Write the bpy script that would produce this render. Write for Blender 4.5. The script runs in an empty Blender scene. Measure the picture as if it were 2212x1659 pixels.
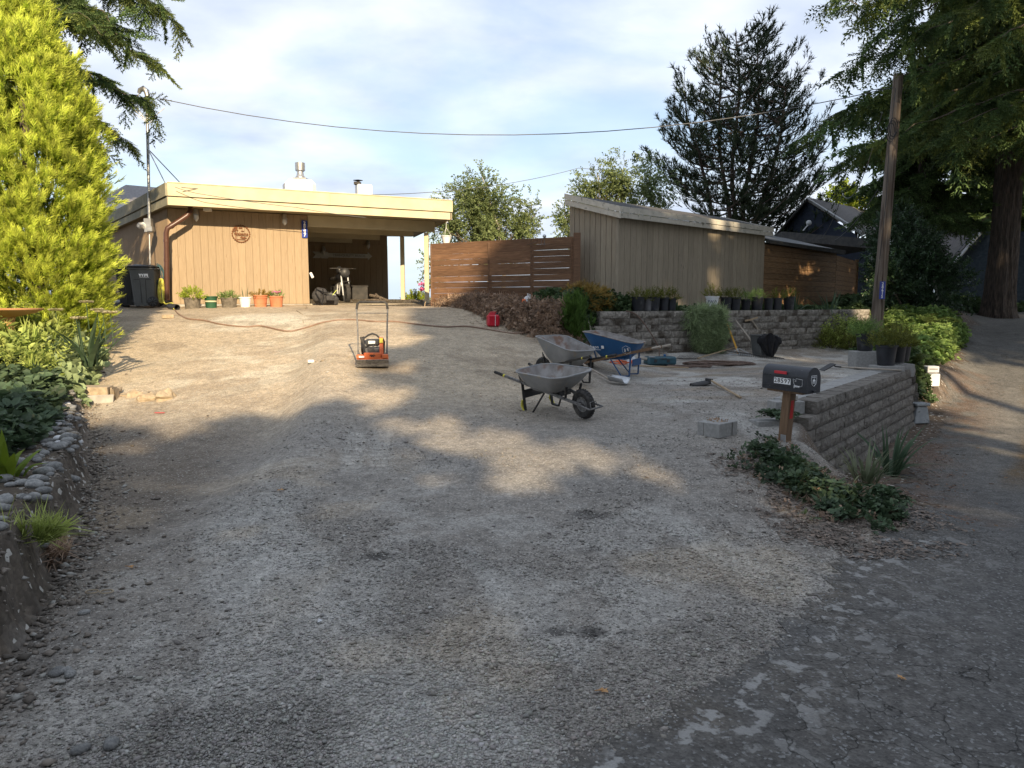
import bpy, math, random
import numpy as np
from mathutils import Vector, Matrix, Euler
random.seed(7); RS = np.random.RandomState(11)
R = math.radians
SC = bpy.context.scene; COL = SC.collection
# ---------------------------------------------------------------- camera, world, sun, exposure
PITCH = R(6.41); EYE = 1.6; F = 1597.0
cam = bpy.data.cameras.new('camera'); camo = bpy.data.objects.new('camera', cam); COL.objects.link(camo)
camo.location = (0, 0, EYE); camo.rotation_euler = (R(90) - PITCH, 0, 0)
cam.sensor_width = 36; cam.lens = F / 2212 * 36; cam.clip_start = .05; cam.clip_end = 9000
SC.camera = camo
SUN_EL = R(25); SUN_H = np.array([.30, -.954]); SUN_H /= np.linalg.norm(SUN_H)
SDIR = np.array([SUN_H[0] * math.cos(SUN_EL), SUN_H[1] * math.cos(SUN_EL), math.sin(SUN_EL)])
world = bpy.data.worlds.new('World'); SC.world = world; world.use_nodes = True
def build_world():
    nt = world.node_tree; N = nt.nodes; Lk = nt.links; N.clear()
    out = N.new('ShaderNodeOutputWorld'); bg = N.new('ShaderNodeBackground'); bg.inputs['Strength'].default_value = .09
    sky = N.new('ShaderNodeTexSky'); sky.sky_type = 'NISHITA'; sky.sun_disc = False
    sky.sun_elevation = SUN_EL; sky.sun_rotation = math.atan2(SUN_H[0], SUN_H[1]); sky.air_density = 1.0; sky.dust_density = 1.2
    tc = N.new('ShaderNodeTexCoord')
    sep = N.new('ShaderNodeSeparateXYZ'); Lk.new(tc.outputs['Generated'], sep.inputs[0])
    # clouds as a flat deck: direction divided by its height
    mx = N.new('ShaderNodeMath'); mx.operation = 'MAXIMUM'; mx.inputs[1].default_value = 0.0; Lk.new(sep.outputs[2], mx.inputs[0])
    ad = N.new('ShaderNodeMath'); ad.operation = 'ADD'; ad.inputs[1].default_value = .22; Lk.new(mx.outputs[0], ad.inputs[0])
    dv = N.new('ShaderNodeVectorMath'); dv.operation = 'DIVIDE'; Lk.new(tc.outputs['Generated'], dv.inputs[0])
    cb = N.new('ShaderNodeCombineXYZ')
    for i in range(3): Lk.new(ad.outputs[0], cb.inputs[i])
    Lk.new(cb.outputs[0], dv.inputs[1])
    mp = N.new('ShaderNodeMapping'); mp.inputs['Scale'].default_value = (.9, 1.05, .0); mp.inputs['Location'].default_value = (3.1, 1.9, 0)
    mp.inputs['Rotation'].default_value = (0, 0, R(-18)); Lk.new(dv.outputs[0], mp.inputs[0])
    n1 = N.new('ShaderNodeTexNoise'); n1.inputs['Scale'].default_value = 1.15; n1.inputs['Detail'].default_value = 9; n1.inputs['Roughness'].default_value = .52
    n1.inputs['Distortion'].default_value = .35
    Lk.new(mp.outputs[0], n1.inputs['Vector'])
    r1 = N.new('ShaderNodeMapRange'); r1.interpolation_type = 'SMOOTHSTEP'; r1.inputs[1].default_value = .36; r1.inputs[2].default_value = .6; r1.inputs[3].default_value = .36; r1.inputs[4].default_value = .98
    Lk.new(n1.outputs[0], r1.inputs[0])
    n2 = N.new('ShaderNodeTexNoise'); n2.inputs['Scale'].default_value = 2.9; n2.inputs['Detail'].default_value = 7; Lk.new(mp.outputs[0], n2.inputs['Vector'])
    cr = N.new('ShaderNodeValToRGB'); cr.color_ramp.elements[0].position = .33; cr.color_ramp.elements[0].color = (4.3, 4.9, 6.0, 1)
    cr.color_ramp.elements[1].position = .68; cr.color_ramp.elements[1].color = (6.7, 7.1, 7.8, 1)
    Lk.new(n2.outputs[0], cr.inputs[0])
    skm = N.new('ShaderNodeMix'); skm.data_type = 'RGBA'; skm.blend_type = 'MULTIPLY'; skm.inputs[0].default_value = 1
    Lk.new(sky.outputs[0], skm.inputs[6]); skm.inputs[7].default_value = (1.15, 1.15, 1.15, 1)
    m = N.new('ShaderNodeMix'); m.data_type = 'RGBA'; Lk.new(r1.outputs[0], m.inputs[0]); Lk.new(skm.outputs[2], m.inputs[6]); Lk.new(cr.outputs[0], m.inputs[7])
    # pale blue sea haze near the horizon
    hz = N.new('ShaderNodeMapRange'); hz.interpolation_type = 'SMOOTHSTEP'; hz.inputs[1].default_value = 0.0; hz.inputs[2].default_value = .10; hz.inputs[3].default_value = .8; hz.inputs[4].default_value = 0
    Lk.new(sep.outputs[2], hz.inputs[0])
    m2 = N.new('ShaderNodeMix'); m2.data_type = 'RGBA'; Lk.new(hz.outputs[0], m2.inputs[0]); Lk.new(m.outputs[2], m2.inputs[6]); m2.inputs[7].default_value = (4.8, 5.8, 7.0, 1)
    Lk.new(m2.outputs[2], bg.inputs[0]); Lk.new(bg.outputs[0], out.inputs[0])
build_world()
sl = bpy.data.lights.new('sun', 'SUN'); sl.energy = 4.6; sl.angle = R(.55); sl.color = (1, .80, .53)
so = bpy.data.objects.new('sun', sl); COL.objects.link(so)
so.rotation_euler = Vector(SDIR).to_track_quat('Z', 'Y').to_euler(); so.location = (8, -25, 20)
SC.view_settings.view_transform = 'Standard'; SC.view_settings.look = 'None'; SC.view_settings.exposure = .86; SC.view_settings.gamma = 1
SC.view_settings.use_curve_mapping = False
try:
    SC.cycles.max_bounces = 6; SC.cycles.transparent_max_bounces = 8; SC.cycles.use_denoising = True
except Exception: pass

def P(px, py, d):
    """world point seen at pixel (px,py) of the 2212-wide photograph, d metres ahead (world y)"""
    cx = (px - 1106) / F; cz = -(py - 829.5) / F
    y = math.cos(PITCH) + math.sin(PITCH) * cz; z = -math.sin(PITCH) + math.cos(PITCH) * cz
    k = d / y
    return Vector((cx * k, d, EYE + z * k))
def sst(t):
    t = np.clip(t, 0, 1); return t * t * (3 - 2 * t)
# ---------------------------------------------------------------- numpy value noise
_perm = RS.rand(256, 256).astype(np.float32)
def vnoise(x, y):
    xi = np.floor(x).astype(int); yi = np.floor(y).astype(int); fx = sst(x - xi); fy = sst(y - yi)
    a = _perm[xi & 255, yi & 255]; b = _perm[(xi + 1) & 255, yi & 255]; c = _perm[xi & 255, (yi + 1) & 255]; d = _perm[(xi + 1) & 255, (yi + 1) & 255]
    return (a * (1 - fx) + b * fx) * (1 - fy) + (c * (1 - fx) + d * fx) * fy
def fbm(x, y, o=4):
    s = 0; a = .5; t = 0
    for i in range(o):
        s = s + a * vnoise(x * 2 ** i + 17.3 * i, y * 2 ** i + 5.1 * i); t += a; a *= .5
    return s / t
# ---------------------------------------------------------------- terrain height
CP = np.array([(-2,0,0),(-2,3,0),(-2,5,.03),(-2,7,.10),(-2,9,.27),(-2,11.3,.6),(-2,13,.83),(-2,15,1.08),(-2,17,1.33),(-2,19,1.44),(-2,21,1.46),
 (-6,5,.05),(-6,9,.22),(-6,11.3,.55),(-6,13,.8),(-7,15,1.08),(-8,17,1.3),(-8,19,1.45),(-11,21,1.48),(-12,15,1.15),(-12,10,.6),(-9,5,.2),
 (.6,8.8,.2),(1,11.6,.3),(.2,12.6,.58),(.8,14,.78),(-.5,16,1.08),(.5,17.5,1.33),
 (2.1,7.5,.18),(2,13,.31),(3,9,.28),(4.5,10,.34),(6,12.3,.36),(3,12,.31),(5,14,.33),(2.5,15.6,.36),(5,17,.35),(8,18.5,.33),(7.5,14,.35),(9,16,.35),
 (3.1,7.3,.1),(1,5,0),(3,3,-.03),(2.5,5.5,-.02),(6,0,0),(-6,0,.05),(0,-8,.05),(-10,-8,.1),(10,-8,.0),(6,22,1.3),(12,24,1.3)], float)
def _tps(r2): return np.where(r2 > 0, r2 * np.log(np.maximum(r2, 1e-12)) * .5, 0)
def _fit():
    n = len(CP); X = CP[:, :2]; d2 = ((X[:, None] - X[None]) ** 2).sum(-1)
    A = np.zeros((n + 3, n + 3)); A[:n, :n] = _tps(d2) + np.eye(n) * .12; A[:n, n] = 1; A[:n, n + 1:] = X; A[n, :n] = 1; A[n + 1:, :n] = X.T
    return np.linalg.solve(A, np.r_[CP[:, 2], 0, 0, 0])
_W = _fit()
def h_base(x, y):
    x = np.clip(np.asarray(x, float), -13, 13); y = np.clip(np.asarray(y, float), -9, 24)
    s = _W[-3] + _W[-2] * x + _W[-1] * y
    for i in range(len(CP)): s = s + _W[i] * _tps((x - CP[i, 0]) ** 2 + (y - CP[i, 1]) ** 2)
    return s
WALLB = [(1.78, 15.95), (9.75, 20.3)]      # back retaining wall
WALLF = [(3.42, 8.62), (6.62, 12.62)]      # front retaining wall
def lane_x(y): return np.interp(y, [-9, 0, 5, 7, 7.7, 8.62, 12.62, 15, 19, 26, 36, 60], [3, 3, 2.95, 2.8, 2.98, 3.42, 6.62, 8.1, 10.8, 15.0, 22, 40])
def lane_z(y): return np.interp(y, [-10, 0, 3, 5, 7, 9, 12.6, 15, 19, 26, 35, 60], [0, 0, -.05, -.24, -.50, -.62, -.54, -.14, .36, .95, 1.2, 1.3])
def bank_x(y): return np.interp(y, [-9, 0, 2.4, 3.6, 4.84, 6.8, 9.7, 11.5, 15, 20], [-1.6, -1.8, -2.08, -2.42, -2.98, -4.03, -5.75, -6.75, -8.2, -10.5])
def bank_h(y): return np.interp(y, [-9, 2, 5, 8, 10.5, 12.5, 15], [.46, .46, .42, .35, .24, .13, .05])
DEAD = [(1.9, 16.05), (1.35, 14.3), (.75, 14.0), (.1, 15.2), (-.6, 16.6), (-1.95, 19.4), (-2.2, 20.3), (1.6, 18.0), (2.8, 17.3)]
def poly_d(x, y, poly):
    """signed distance, positive inside"""
    x = np.asarray(x, float); y = np.asarray(y, float); best = np.full(x.shape, 1e9); ins = np.zeros(x.shape, bool); n = len(poly)
    for i in range(n):
        x1, y1 = poly[i]; x2, y2 = poly[(i + 1) % n]; dx, dy = x2 - x1, y2 - y1
        t = np.clip(((x - x1) * dx + (y - y1) * dy) / (dx * dx + dy * dy), 0, 1)
        best = np.minimum(best, (x - x1 - t * dx) ** 2 + (y - y1 - t * dy) ** 2)
        c = ((y1 > y) != (y2 > y)) & (x < (x2 - x1) * (y - y1) / ((y2 - y1) if y2 != y1 else 1e-9) + x1)
        ins ^= c
    return np.where(ins, 1, -1) * np.sqrt(best)
def lane_w(x, y):
    wd = np.interp(y, [0, 7.0, 8.3, 8.62, 12.62, 13.4, 15, 60], [3.0, 1.25, .5, .06, .06, .5, 1.7, 1.7])
    return sst((x - lane_x(y)) / wd)
def hgt(x, y, detail=True):
    x = np.asarray(x, float); y = np.asarray(y, float)
    z = h_base(x, y)
    xr = np.interp(y, [3, 5, 8.7, 15, 17], [-1.9, -2.0, -2.45, -3.75, -4.2])          # crest of the raised gravel
    z = z - .27 * sst((xr - x) / .8 + .3) * np.interp(y, [3.5, 6, 8.5, 14, 16.5], [0, .45, 1, .7, 0]) * np.interp(x, [-8, -6.5], [0, 1])
    z = z + .10 * np.exp(-((x - xr - .15) / .45) ** 2) * np.interp(y, [5, 7, 9, 12, 14], [0, .6, 1, .5, 0])
    # behind the back wall
    (ax, ay), (bx, by) = WALLB; ux, uy = (bx - ax), (by - ay); L = math.hypot(ux, uy); ux /= L; uy /= L
    sd = (y - ay) * ux - (x - ax) * uy; al = (x - ax) * ux + (y - ay) * uy
    u = sst((sd + .02) / .12) * sst((al + .1) / .3) * sst((L + .8 - al) / .7)
    up = 1.33 - .006 * np.clip(al, 0, 12)
    z = z * (1 - u) + up * u
    far = sst((sd - .2) / 2.5) * sst((x - 1) / 2); z = np.where(sd > 0, z * (1 - far) + 1.33 * far, z)
    dd = poly_d(x, y, DEAD)
    k = sst((dd + .05) / .55); z = z * (1 - k) + np.maximum(z, 1.36) * k
    # garden bed on the left
    bn = bank_x(y) + (.10 * (fbm(x * 0 + 3.3, y * 2.1, 3) - .5) * 2 + .09 * (fbm(x * 9 + z * 9, y * 8.0, 3) - .5) if detail else 0)
    z = z + bank_h(y) * sst((bn - x) / .11)
    lw = lane_w(x, y); z = z * (1 - lw) + lane_z(y) * lw
    # bluff behind the house
    z = z - 30 * sst((y - 31) / 26) * sst((9 - x) / 6)
    z = z + .9 * sst((x - 16) / 25)
    if detail:
        z = z + .035 * (fbm(x * 1.3, y * 1.3, 4) - .5) + .016 * (fbm(x * 6, y * 6, 3) - .5)
    return z
def hz(x, y): return float(hgt(np.array([x]), np.array([y]))[0])
def G(px, py, dz=0.0):
    """where the ray through (px,py) meets the terrain"""
    d = np.arange(1.2, 45, .03); a = P(px, py, 1.0)
    xs = a.x * d; zs = EYE + (a.z - EYE) * d; hh = hgt(xs, d)
    i = np.argmax(zs <= hh)
    return Vector((xs[i], d[i], hh[i] + dz))
# ---------------------------------------------------------------- objects
def tag(o, label=None, cat=None, group=None, kind=None):
    if label: o['label'] = label
    if cat: o['category'] = cat
    if group: o['group'] = group
    if kind: o['kind'] = kind
    return o
def thing(name, label, cat, loc=(0, 0, 0), rz=0, group=None, rot=None):
    o = bpy.data.objects.new(name, None); COL.objects.link(o); o.empty_display_size = .1
    o.location = loc; o.rotation_euler = rot if rot else (0, 0, rz)
    return tag(o, label, cat, group)
def copy_tree(o, parent=None):
    c = o.copy(); COL.objects.link(c)
    c.parent = parent
    for ch in list(o.children): copy_tree(ch, c)
    return c
class MB:
    """collects geometry for one mesh"""
    def __init__(s): s.v = []; s.f = []; s.M = Matrix.Identity(4); s.mi = []; s.m = 0
    def at(s, loc=(0, 0, 0), rot=(0, 0, 0)): s.M = Matrix.Translation(loc) @ Euler(rot).to_matrix().to_4x4(); return s
    def add(s, vs, fs):
        b = len(s.v); s.v += [tuple(s.M @ Vector(v)) for v in vs]; s.f += [tuple(b + i for i in f) for f in fs]; s.mi += [s.m] * len(fs); return s
    def box(s, c, d, j=0, bev=0):
        x, y, z = d[0] / 2, d[1] / 2, d[2] / 2
        if bev:
            b = min(bev, x * .45, y * .45, z * .45); vs = []; 
            for (X, Y, Z) in ((x, y - b, z - b), (x - b, y, z - b), (x - b, y - b, z)):
                for i in (-1, 1):
                    for k in (-1, 1):
                        for l in (-1, 1): vs.append((c[0] + i * X, c[1] + k * Y, c[2] + l * Z))
            def q(g, i, k, l): return g * 8 + (i > 0) * 4 + (k > 0) * 2 + (l > 0)
            fs = []
            for t in (-1, 1):
                a = [q(0, t, -1, -1), q(0, t, 1, -1), q(0, t, 1, 1), q(0, t, -1, 1)]; fs.append(a if t > 0 else a[::-1])
                a = [q(1, -1, t, -1), q(1, -1, t, 1), q(1, 1, t, 1), q(1, 1, t, -1)]; fs.append(a if t > 0 else a[::-1])
                a = [q(2, -1, -1, t), q(2, 1, -1, t), q(2, 1, 1, t), q(2, -1, 1, t)]; fs.append(a if t > 0 else a[::-1])
            for i in (-1, 1):
                for k in (-1, 1):
                    fs.append([q(0, i, k, -1), q(1, i, k, -1), q(1, i, k, 1), q(0, i, k, 1)])
                    fs.append([q(0, i, -1, k), q(0, i, 1, k), q(2, i, 1, k), q(2, i, -1, k)])
                    fs.append([q(1, -1, i, k), q(1, 1, i, k), q(2, 1, i, k), q(2, -1, i, k)])
                    for l in (-1, 1): fs.append([q(0, i, k, l), q(1, i, k, l), q(2, i, k, l)])
            return s.add(vs, fs)
        vs = [(c[0] + i * x, c[1] + k * y, c[2] + l * z) for i in (-1, 1) for k in (-1, 1) for l in (-1, 1)]
        if j: vs = [(a + random.uniform(-j, j), b + random.uniform(-j, j), e + random.uniform(-j, j)) for a, b, e in vs]
        return s.add(vs, [(0, 1, 3, 2), (4, 6, 7, 5), (0, 4, 5, 1), (2, 3, 7, 6), (0, 2, 6, 4), (1, 5, 7, 3)])
    def beam(s, a, b, w, h, up=(0, 0, 1)):
        a = Vector(a); b = Vector(b); d = (b - a).normalized(); sd = d.cross(Vector(up)).normalized(); u = sd.cross(d)
        vs = [p + sd * (i * w / 2) + u * (k * h / 2) for p in (a, b) for i, k in ((-1, -1), (1, -1), (1, 1), (-1, 1))]
        return s.add(vs, [(0, 1, 2, 3), (7, 6, 5, 4), (0, 4, 5, 1), (1, 5, 6, 2), (2, 6, 7, 3), (3, 7, 4, 0)])
    def tube(s, pts, r, n=8, cap=True, closed=False):
        pts = [Vector(p) for p in pts]; m = len(pts); rs = r if isinstance(r, (list, tuple)) else [r] * m
        vs = []; up = None
        for i, p in enumerate(pts):
            a = pts[(i - 1) % m] if (closed or i > 0) else p; b = pts[(i + 1) % m] if (closed or i < m - 1) else p
            t = (b - a).normalized()
            if up is None: up = t.orthogonal().normalized()
            up = (up - t * up.dot(t)); up = up.normalized() if up.length > 1e-5 else t.orthogonal().normalized()
            w = t.cross(up)
            for k in range(n):
                an = 2 * math.pi * k / n; vs.append(p + (up * math.cos(an) + w * math.sin(an)) * rs[i])
        fs = []
        for i in range(m if closed else m - 1):
            for k in range(n):
                a = i * n + k; b = i * n + (k + 1) % n; i2 = (i + 1) % m; fs.append((a, b, i2 * n + (k + 1) % n, i2 * n + k))
        if cap and not closed: fs.append(tuple(range(n))[::-1]); fs.append(tuple((m - 1) * n + k for k in range(n)))
        return s.add(vs, fs)
    def lathe(s, prof, n=20, c=(0, 0, 0), capb=True, capt=False):
        vs = [(c[0] + r * math.cos(2 * math.pi * k / n), c[1] + r * math.sin(2 * math.pi * k / n), c[2] + z) for r, z in prof for k in range(n)]
        fs = [(i * n + k, i * n + (k + 1) % n, (i + 1) * n + (k + 1) % n, (i + 1) * n + k) for i in range(len(prof) - 1) for k in range(n)]
        if capb: fs.append(tuple(range(n))[::-1])
        if capt: fs.append(tuple((len(prof) - 1) * n + k for k in range(n)))
        return s.add(vs, fs)
    def prism(s, poly, z0, z1):
        n = len(poly); vs = [(x, y, z0) for x, y in poly] + [(x, y, z1) for x, y in poly]
        return s.add(vs, [tuple(range(n))[::-1], tuple(range(n, 2 * n))] + [(i, (i + 1) % n, n + (i + 1) % n, n + i) for i in range(n)])
    def ext(s, pts, nrm):
        """extrude a planar 3D polygon by the vector nrm"""
        n = len(pts); vs = [Vector(p) for p in pts]; vs += [v + Vector(nrm) for v in vs]
        return s.add(vs, [tuple(range(n))[::-1], tuple(range(n, 2 * n))] + [(i, (i + 1) % n, n + (i + 1) % n, n + i) for i in range(n)])
    def ball(s, c, r, n=8, m=6, sq=(1, 1, 1)):
        vs = []; 
        for i in range(1, m):
            t = math.pi * i / m
            for k in range(n): a = 2 * math.pi * k / n; vs.append((c[0] + r * sq[0] * math.sin(t) * math.cos(a), c[1] + r * sq[1] * math.sin(t) * math.sin(a), c[2] + r * sq[2] * math.cos(t)))
        vs += [(c[0], c[1], c[2] + r * sq[2]), (c[0], c[1], c[2] - r * sq[2])]; a = len(vs) - 2
        fs = [(i * n + k, (i + 1) * n + k, (i + 1) * n + (k + 1) % n, i * n + (k + 1) % n) for i in range(m - 2) for k in range(n)]
        fs += [(a, k, (k + 1) % n) for k in range(n)] + [(a + 1, (m - 2) * n + (k + 1) % n, (m - 2) * n + k) for k in range(n)]
        return s.add(vs, fs)
    def mesh(s, name='m', smooth=False):
        me = bpy.data.meshes.new(name); me.from_pydata(s.v, [], s.f); me.update()
        if smooth: me.polygons.foreach_set('use_smooth', [True] * len(me.polygons))
        return me
    def build(s, name, mat, parent=None, smooth=False, world=False, bev=0, kind=None):
        if world and parent is not None:
            o = parent.location; s.v = [(a - o.x, b - o.y, c - o.z) for a, b, c in s.v]
        me = s.mesh(name, smooth)
        mats = mat if isinstance(mat, (list, tuple)) else [mat]
        for mm in mats: me.materials.append(mm)
        if len(mats) > 1: me.polygons.foreach_set('material_index', s.mi)
        ob = bpy.data.objects.new(name, me); COL.objects.link(ob); ob.parent = parent
        if smooth:
            try: me.set_sharp_from_angle(angle=R(38))
            except Exception: pass
        if bev:
            b = ob.modifiers.new('b', 'BEVEL'); b.width = bev; b.segments = 2; b.limit_method = 'ANGLE'; b.angle_limit = R(40)
        if kind: ob['kind'] = kind
        return ob
def inst(me, name, parent, loc, rz=0, sc=(1, 1, 1), rot=None):
    o = bpy.data.objects.new(name, me); COL.objects.link(o); o.parent = parent; o.location = loc; o.rotation_euler = rot if rot else (0, 0, rz); o.scale = sc; return o
_fc = {}
def text_mb(mb, body, size, M, depth=.002, bold=0, align='CENTER', mod=None):
    key = (body, align, bold)
    if key not in _fc:
        cu = bpy.data.curves.new('t', 'FONT'); cu.body = body; cu.size = 1; cu.align_x = align; cu.align_y = 'CENTER'; cu.extrude = .5; cu.offset = bold; cu.resolution_u = 2
        o = bpy.data.objects.new('t', cu); COL.objects.link(o); dg = bpy.context.evaluated_depsgraph_get(); dg.update()
        me = bpy.data.meshes.new_from_object(o.evaluated_get(dg)); _fc[key] = ([tuple(v.co) for v in me.vertices], [tuple(p.vertices) for p in me.polygons])
        bpy.data.objects.remove(o); bpy.data.curves.remove(cu); bpy.data.meshes.remove(me)
    vs, fs = _fc[key]; old = mb.M; mb.M = M
    vs = [(v[0] * size, v[1] * size, v[2] * depth) for v in vs]
    if mod: vs = [mod(v) for v in vs]
    mb.add(vs, fs); mb.M = old
def frame(o, x, y, z):
    """matrix with columns x,y,z at o"""
    M = Matrix.Identity(4)
    for i, c in enumerate((x, y, z)):
        for k in range(3): M[k][i] = c[k]
    for k in range(3): M[k][3] = o[k]
    return M
# ---------------------------------------------------------------- materials
def mat(name, c1, c2=None, rough=.8, scale=8, bump=.0, bscale=None, stretch=(1, 1, 1), rand=0, metal=0, coord='Object', spots=None, detail=5, lo=.35, hi=.65, spec=.5, attr=None, bdist=.01, dirt=None, trans=0, vary=False):
    m = bpy.data.materials.new(name); m.use_nodes = True; nt = m.node_tree; N = nt.nodes; L = nt.links
    b = N['Principled BSDF']; b.inputs['Roughness'].default_value = rough; b.inputs['Metallic'].default_value = metal; b.inputs['Specular IOR Level'].default_value = spec
    tc = N.new('ShaderNodeTexCoord'); mp = N.new('ShaderNodeMapping'); mp.inputs['Scale'].default_value = stretch
    if coord == 'World':
        g = N.new('ShaderNodeNewGeometry'); L.new(g.outputs['Position'], mp.inputs[0])
    else: L.new(tc.outputs[coord], mp.inputs[0])
    oi = N.new('ShaderNodeObjectInfo')
    if rand and coord != 'World':
        mm = N.new('ShaderNodeMath'); mm.operation = 'MULTIPLY'; mm.inputs[1].default_value = 37.7; L.new(oi.outputs['Random'], mm.inputs[0]); L.new(mm.outputs[0], mp.inputs['Location'])
    n = N.new('ShaderNodeTexNoise'); n.inputs['Scale'].default_value = scale; n.inputs['Detail'].default_value = detail; L.new(mp.outputs[0], n.inputs['Vector'])
    if c2 is None: c2 = tuple(min(1, c * 1.25) for c in c1)
    r = N.new('ShaderNodeValToRGB'); r.color_ramp.elements[0].position = lo; r.color_ramp.elements[1].position = hi
    r.color_ramp.elements[0].color = (*c1, 1); r.color_ramp.elements[1].color = (*c2, 1); L.new(n.outputs[0], r.inputs[0])
    col = r.outputs[0]
    if attr:      # second colour pair mixed in by a mesh attribute
        at = N.new('ShaderNodeAttribute'); at.attribute_name = attr[0]
        mx = N.new('ShaderNodeMix'); mx.data_type = 'RGBA'; L.new(at.outputs['Fac'], mx.inputs[0]); L.new(col, mx.inputs[6]); mx.inputs[7].default_value = (*attr[1], 1); col = mx.outputs[2]
    if spots:     # (scale, threshold, colour, softness)
        n2 = N.new('ShaderNodeTexNoise'); n2.inputs['Scale'].default_value = spots[0]; n2.inputs['Detail'].default_value = 3; L.new(mp.outputs[0], n2.inputs['Vector'])
        mr = N.new('ShaderNodeMapRange'); mr.inputs[1].default_value = spots[1]; mr.inputs[2].default_value = spots[1] + spots[3]; L.new(n2.outputs[0], mr.inputs[0])
        mx = N.new('ShaderNodeMix'); mx.data_type = 'RGBA'; L.new(mr.outputs[0], mx.inputs[0]); L.new(col, mx.inputs[6]); mx.inputs[7].default_value = (*spots[2], 1); col = mx.outputs[2]
    if rand:
        mr = N.new('ShaderNodeMapRange'); mr.inputs[3].default_value = 1 - rand; mr.inputs[4].default_value = 1 + rand; av = N.new('ShaderNodeAttribute'); av.attribute_name = 'vary'; L.new(av.outputs['Fac'] if vary else oi.outputs['Random'], mr.inputs[0])
        mx = N.new('ShaderNodeMix'); mx.data_type = 'RGBA'; mx.blend_type = 'MULTIPLY'; mx.inputs[0].default_value = 1; L.new(col, mx.inputs[6]); L.new(mr.outputs[0], mx.inputs[7]); col = mx.outputs[2]
    L.new(col, b.inputs['Base Color'])
    if bump:
        bn = N.new('ShaderNodeTexNoise'); bn.inputs['Scale'].default_value = bscale or scale * 3; bn.inputs['Detail'].default_value = 6; L.new(mp.outputs[0], bn.inputs['Vector'])
        bb = N.new('ShaderNodeBump'); bb.inputs['Strength'].default_value = bump; bb.inputs['Distance'].default_value = bdist; L.new(bn.outputs[0], bb.inputs['Height']); L.new(bb.outputs[0], b.inputs['Normal'])
    if trans:     # leaves let light through
        t = N.new('ShaderNodeBsdfTranslucent'); L.new(col, t.inputs[0]); ms = N.new('ShaderNodeMixShader'); ms.inputs[0].default_value = trans
        L.new(b.outputs[0], ms.inputs[1]); L.new(t.outputs[0], ms.inputs[2]); L.new(ms.outputs[0], N['Material Output'].inputs[0])
    return m
M = {}
def mk(k, *a, **kw): M[k] = mat(k, *a, **kw); return M[k]
WOODST = (14, 14, .9)
mk('tan_siding', (.315, .235, .15), (.36, .272, .178), .82, 6, .25, 30, (6, 6, .5), rand=.05, spots=(9, .66, (.24, .165, .095), .08))
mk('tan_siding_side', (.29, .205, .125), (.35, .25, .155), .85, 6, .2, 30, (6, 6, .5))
mk('cream', (.53, .465, .31), (.60, .53, .36), .7, 3, .12, 40, spots=(14, .72, (.5, .42, .27), .1))
mk('cream_olive', (.26, .25, .18), (.36, .33, .23), .8, 5, .2, 40)  # duller olive cream for the left side fascia
mk('soffit', (.30, .25, .15), (.36, .30, .19), .8, 4)
mk('roof_grit', (.055, .054, .055), (.09, .088, .086), .95, 60, .5, 160)
mk('roof_grey', (.16, .15, .15), (.24, .225, .22), .95, 9, .4, 60)
mk('shed_siding', (.29, .245, .18), (.37, .31, .23), .85, 7, .3, 34, (6, 6, .45), rand=.09, spots=(7, .68, (.13, .11, .085), .05))
mk('shed_trim', (.50, .47, .40), (.62, .58, .50), .75, 5, .15, 40, spots=(11, .60, (.16, .16, .12), .16))
mk('fence_wood', (.125, .065, .034), (.20, .108, .058), .75, 5, .35, 30, (.8, 8, 8), rand=.22, spots=(5, .70, (.34, .20, .12), .05))
mk('deck_wood', (.18, .10, .045), (.28, .17, .085), .75, 5, .3, 30, (.8, 8, 8), rand=.18, spots=(3.2, .62, (.26, .20, .14), .12))
mk('concrete', (.32, .30, .27), (.42, .395, .35), .92, 12, .4, 60, spots=(3, .62, (.22, .2, .18), .1))
mk('slab', (.42, .36, .27), (.52, .45, .34), .92, 18, .5, 90)
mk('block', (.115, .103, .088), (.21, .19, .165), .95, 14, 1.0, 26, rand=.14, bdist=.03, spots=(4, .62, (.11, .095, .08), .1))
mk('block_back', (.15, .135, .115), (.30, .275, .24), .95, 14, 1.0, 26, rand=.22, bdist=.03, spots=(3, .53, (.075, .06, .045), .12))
mk('block_cut', (.26, .255, .245), (.33, .325, .31), .9, 30, .3, 90, rand=.05)
mk('galv', (.42, .43, .44), (.55, .56, .57), .42, 6, .05, 30, metal=.75)
mk('galv_dull', (.26, .28, .29), (.36, .38, .39), .85, 8, .3, 40, spots=(9, .6, (.08, .08, .07), .1))
mk('white_paint', (.72, .72, .70), (.82, .82, .80), .6, 5)
mk('chimney_white', (.70, .72, .74), (.82, .83, .85), .7, 4, .2, 30, spots=(3, .62, (.5, .5, .5), .1))
mk('brown_pipe', (.075, .032, .021), (.095, .042, .028), .38, 4)
mk('black_plastic', (.012, .012, .014), (.02, .02, .022), .45, 8, rand=.1)
mk('dark_plastic', (.030, .031, .034), (.045, .046, .05), .5, 8, .1, 80)
mk('grey_bin', (.085, .09, .09), (.11, .115, .115), .55, 5, .1, 90)
mk('pot_black', (.010, .011, .014), (.022, .024, .03), .55, 6, rand=.3, spots=(5, .62, (.06, .06, .06), .12))
mk('pot_dusty', (.10, .10, .105), (.16, .16, .165), .75, 8)
mk('bucket_white', (.72, .73, .74), (.80, .80, .80), .45, 5)
mk('blue_print', (.05, .06, .12), None, .5)
mk('terracotta', (.46, .16, .075), (.56, .22, .11), .75, 5, .2, 40, spots=(6, .66, (.62, .36, .25), .1))
mk('terracotta_pale', (.50, .24, .11), (.60, .33, .17), .8, 4, .2, 40)
mk('green_pot', (.018, .075, .038), (.03, .10, .05), .4, 4)
mk('old_pot', (.10, .085, .065), (.19, .165, .13), .85, 14, .4, 40)
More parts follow.
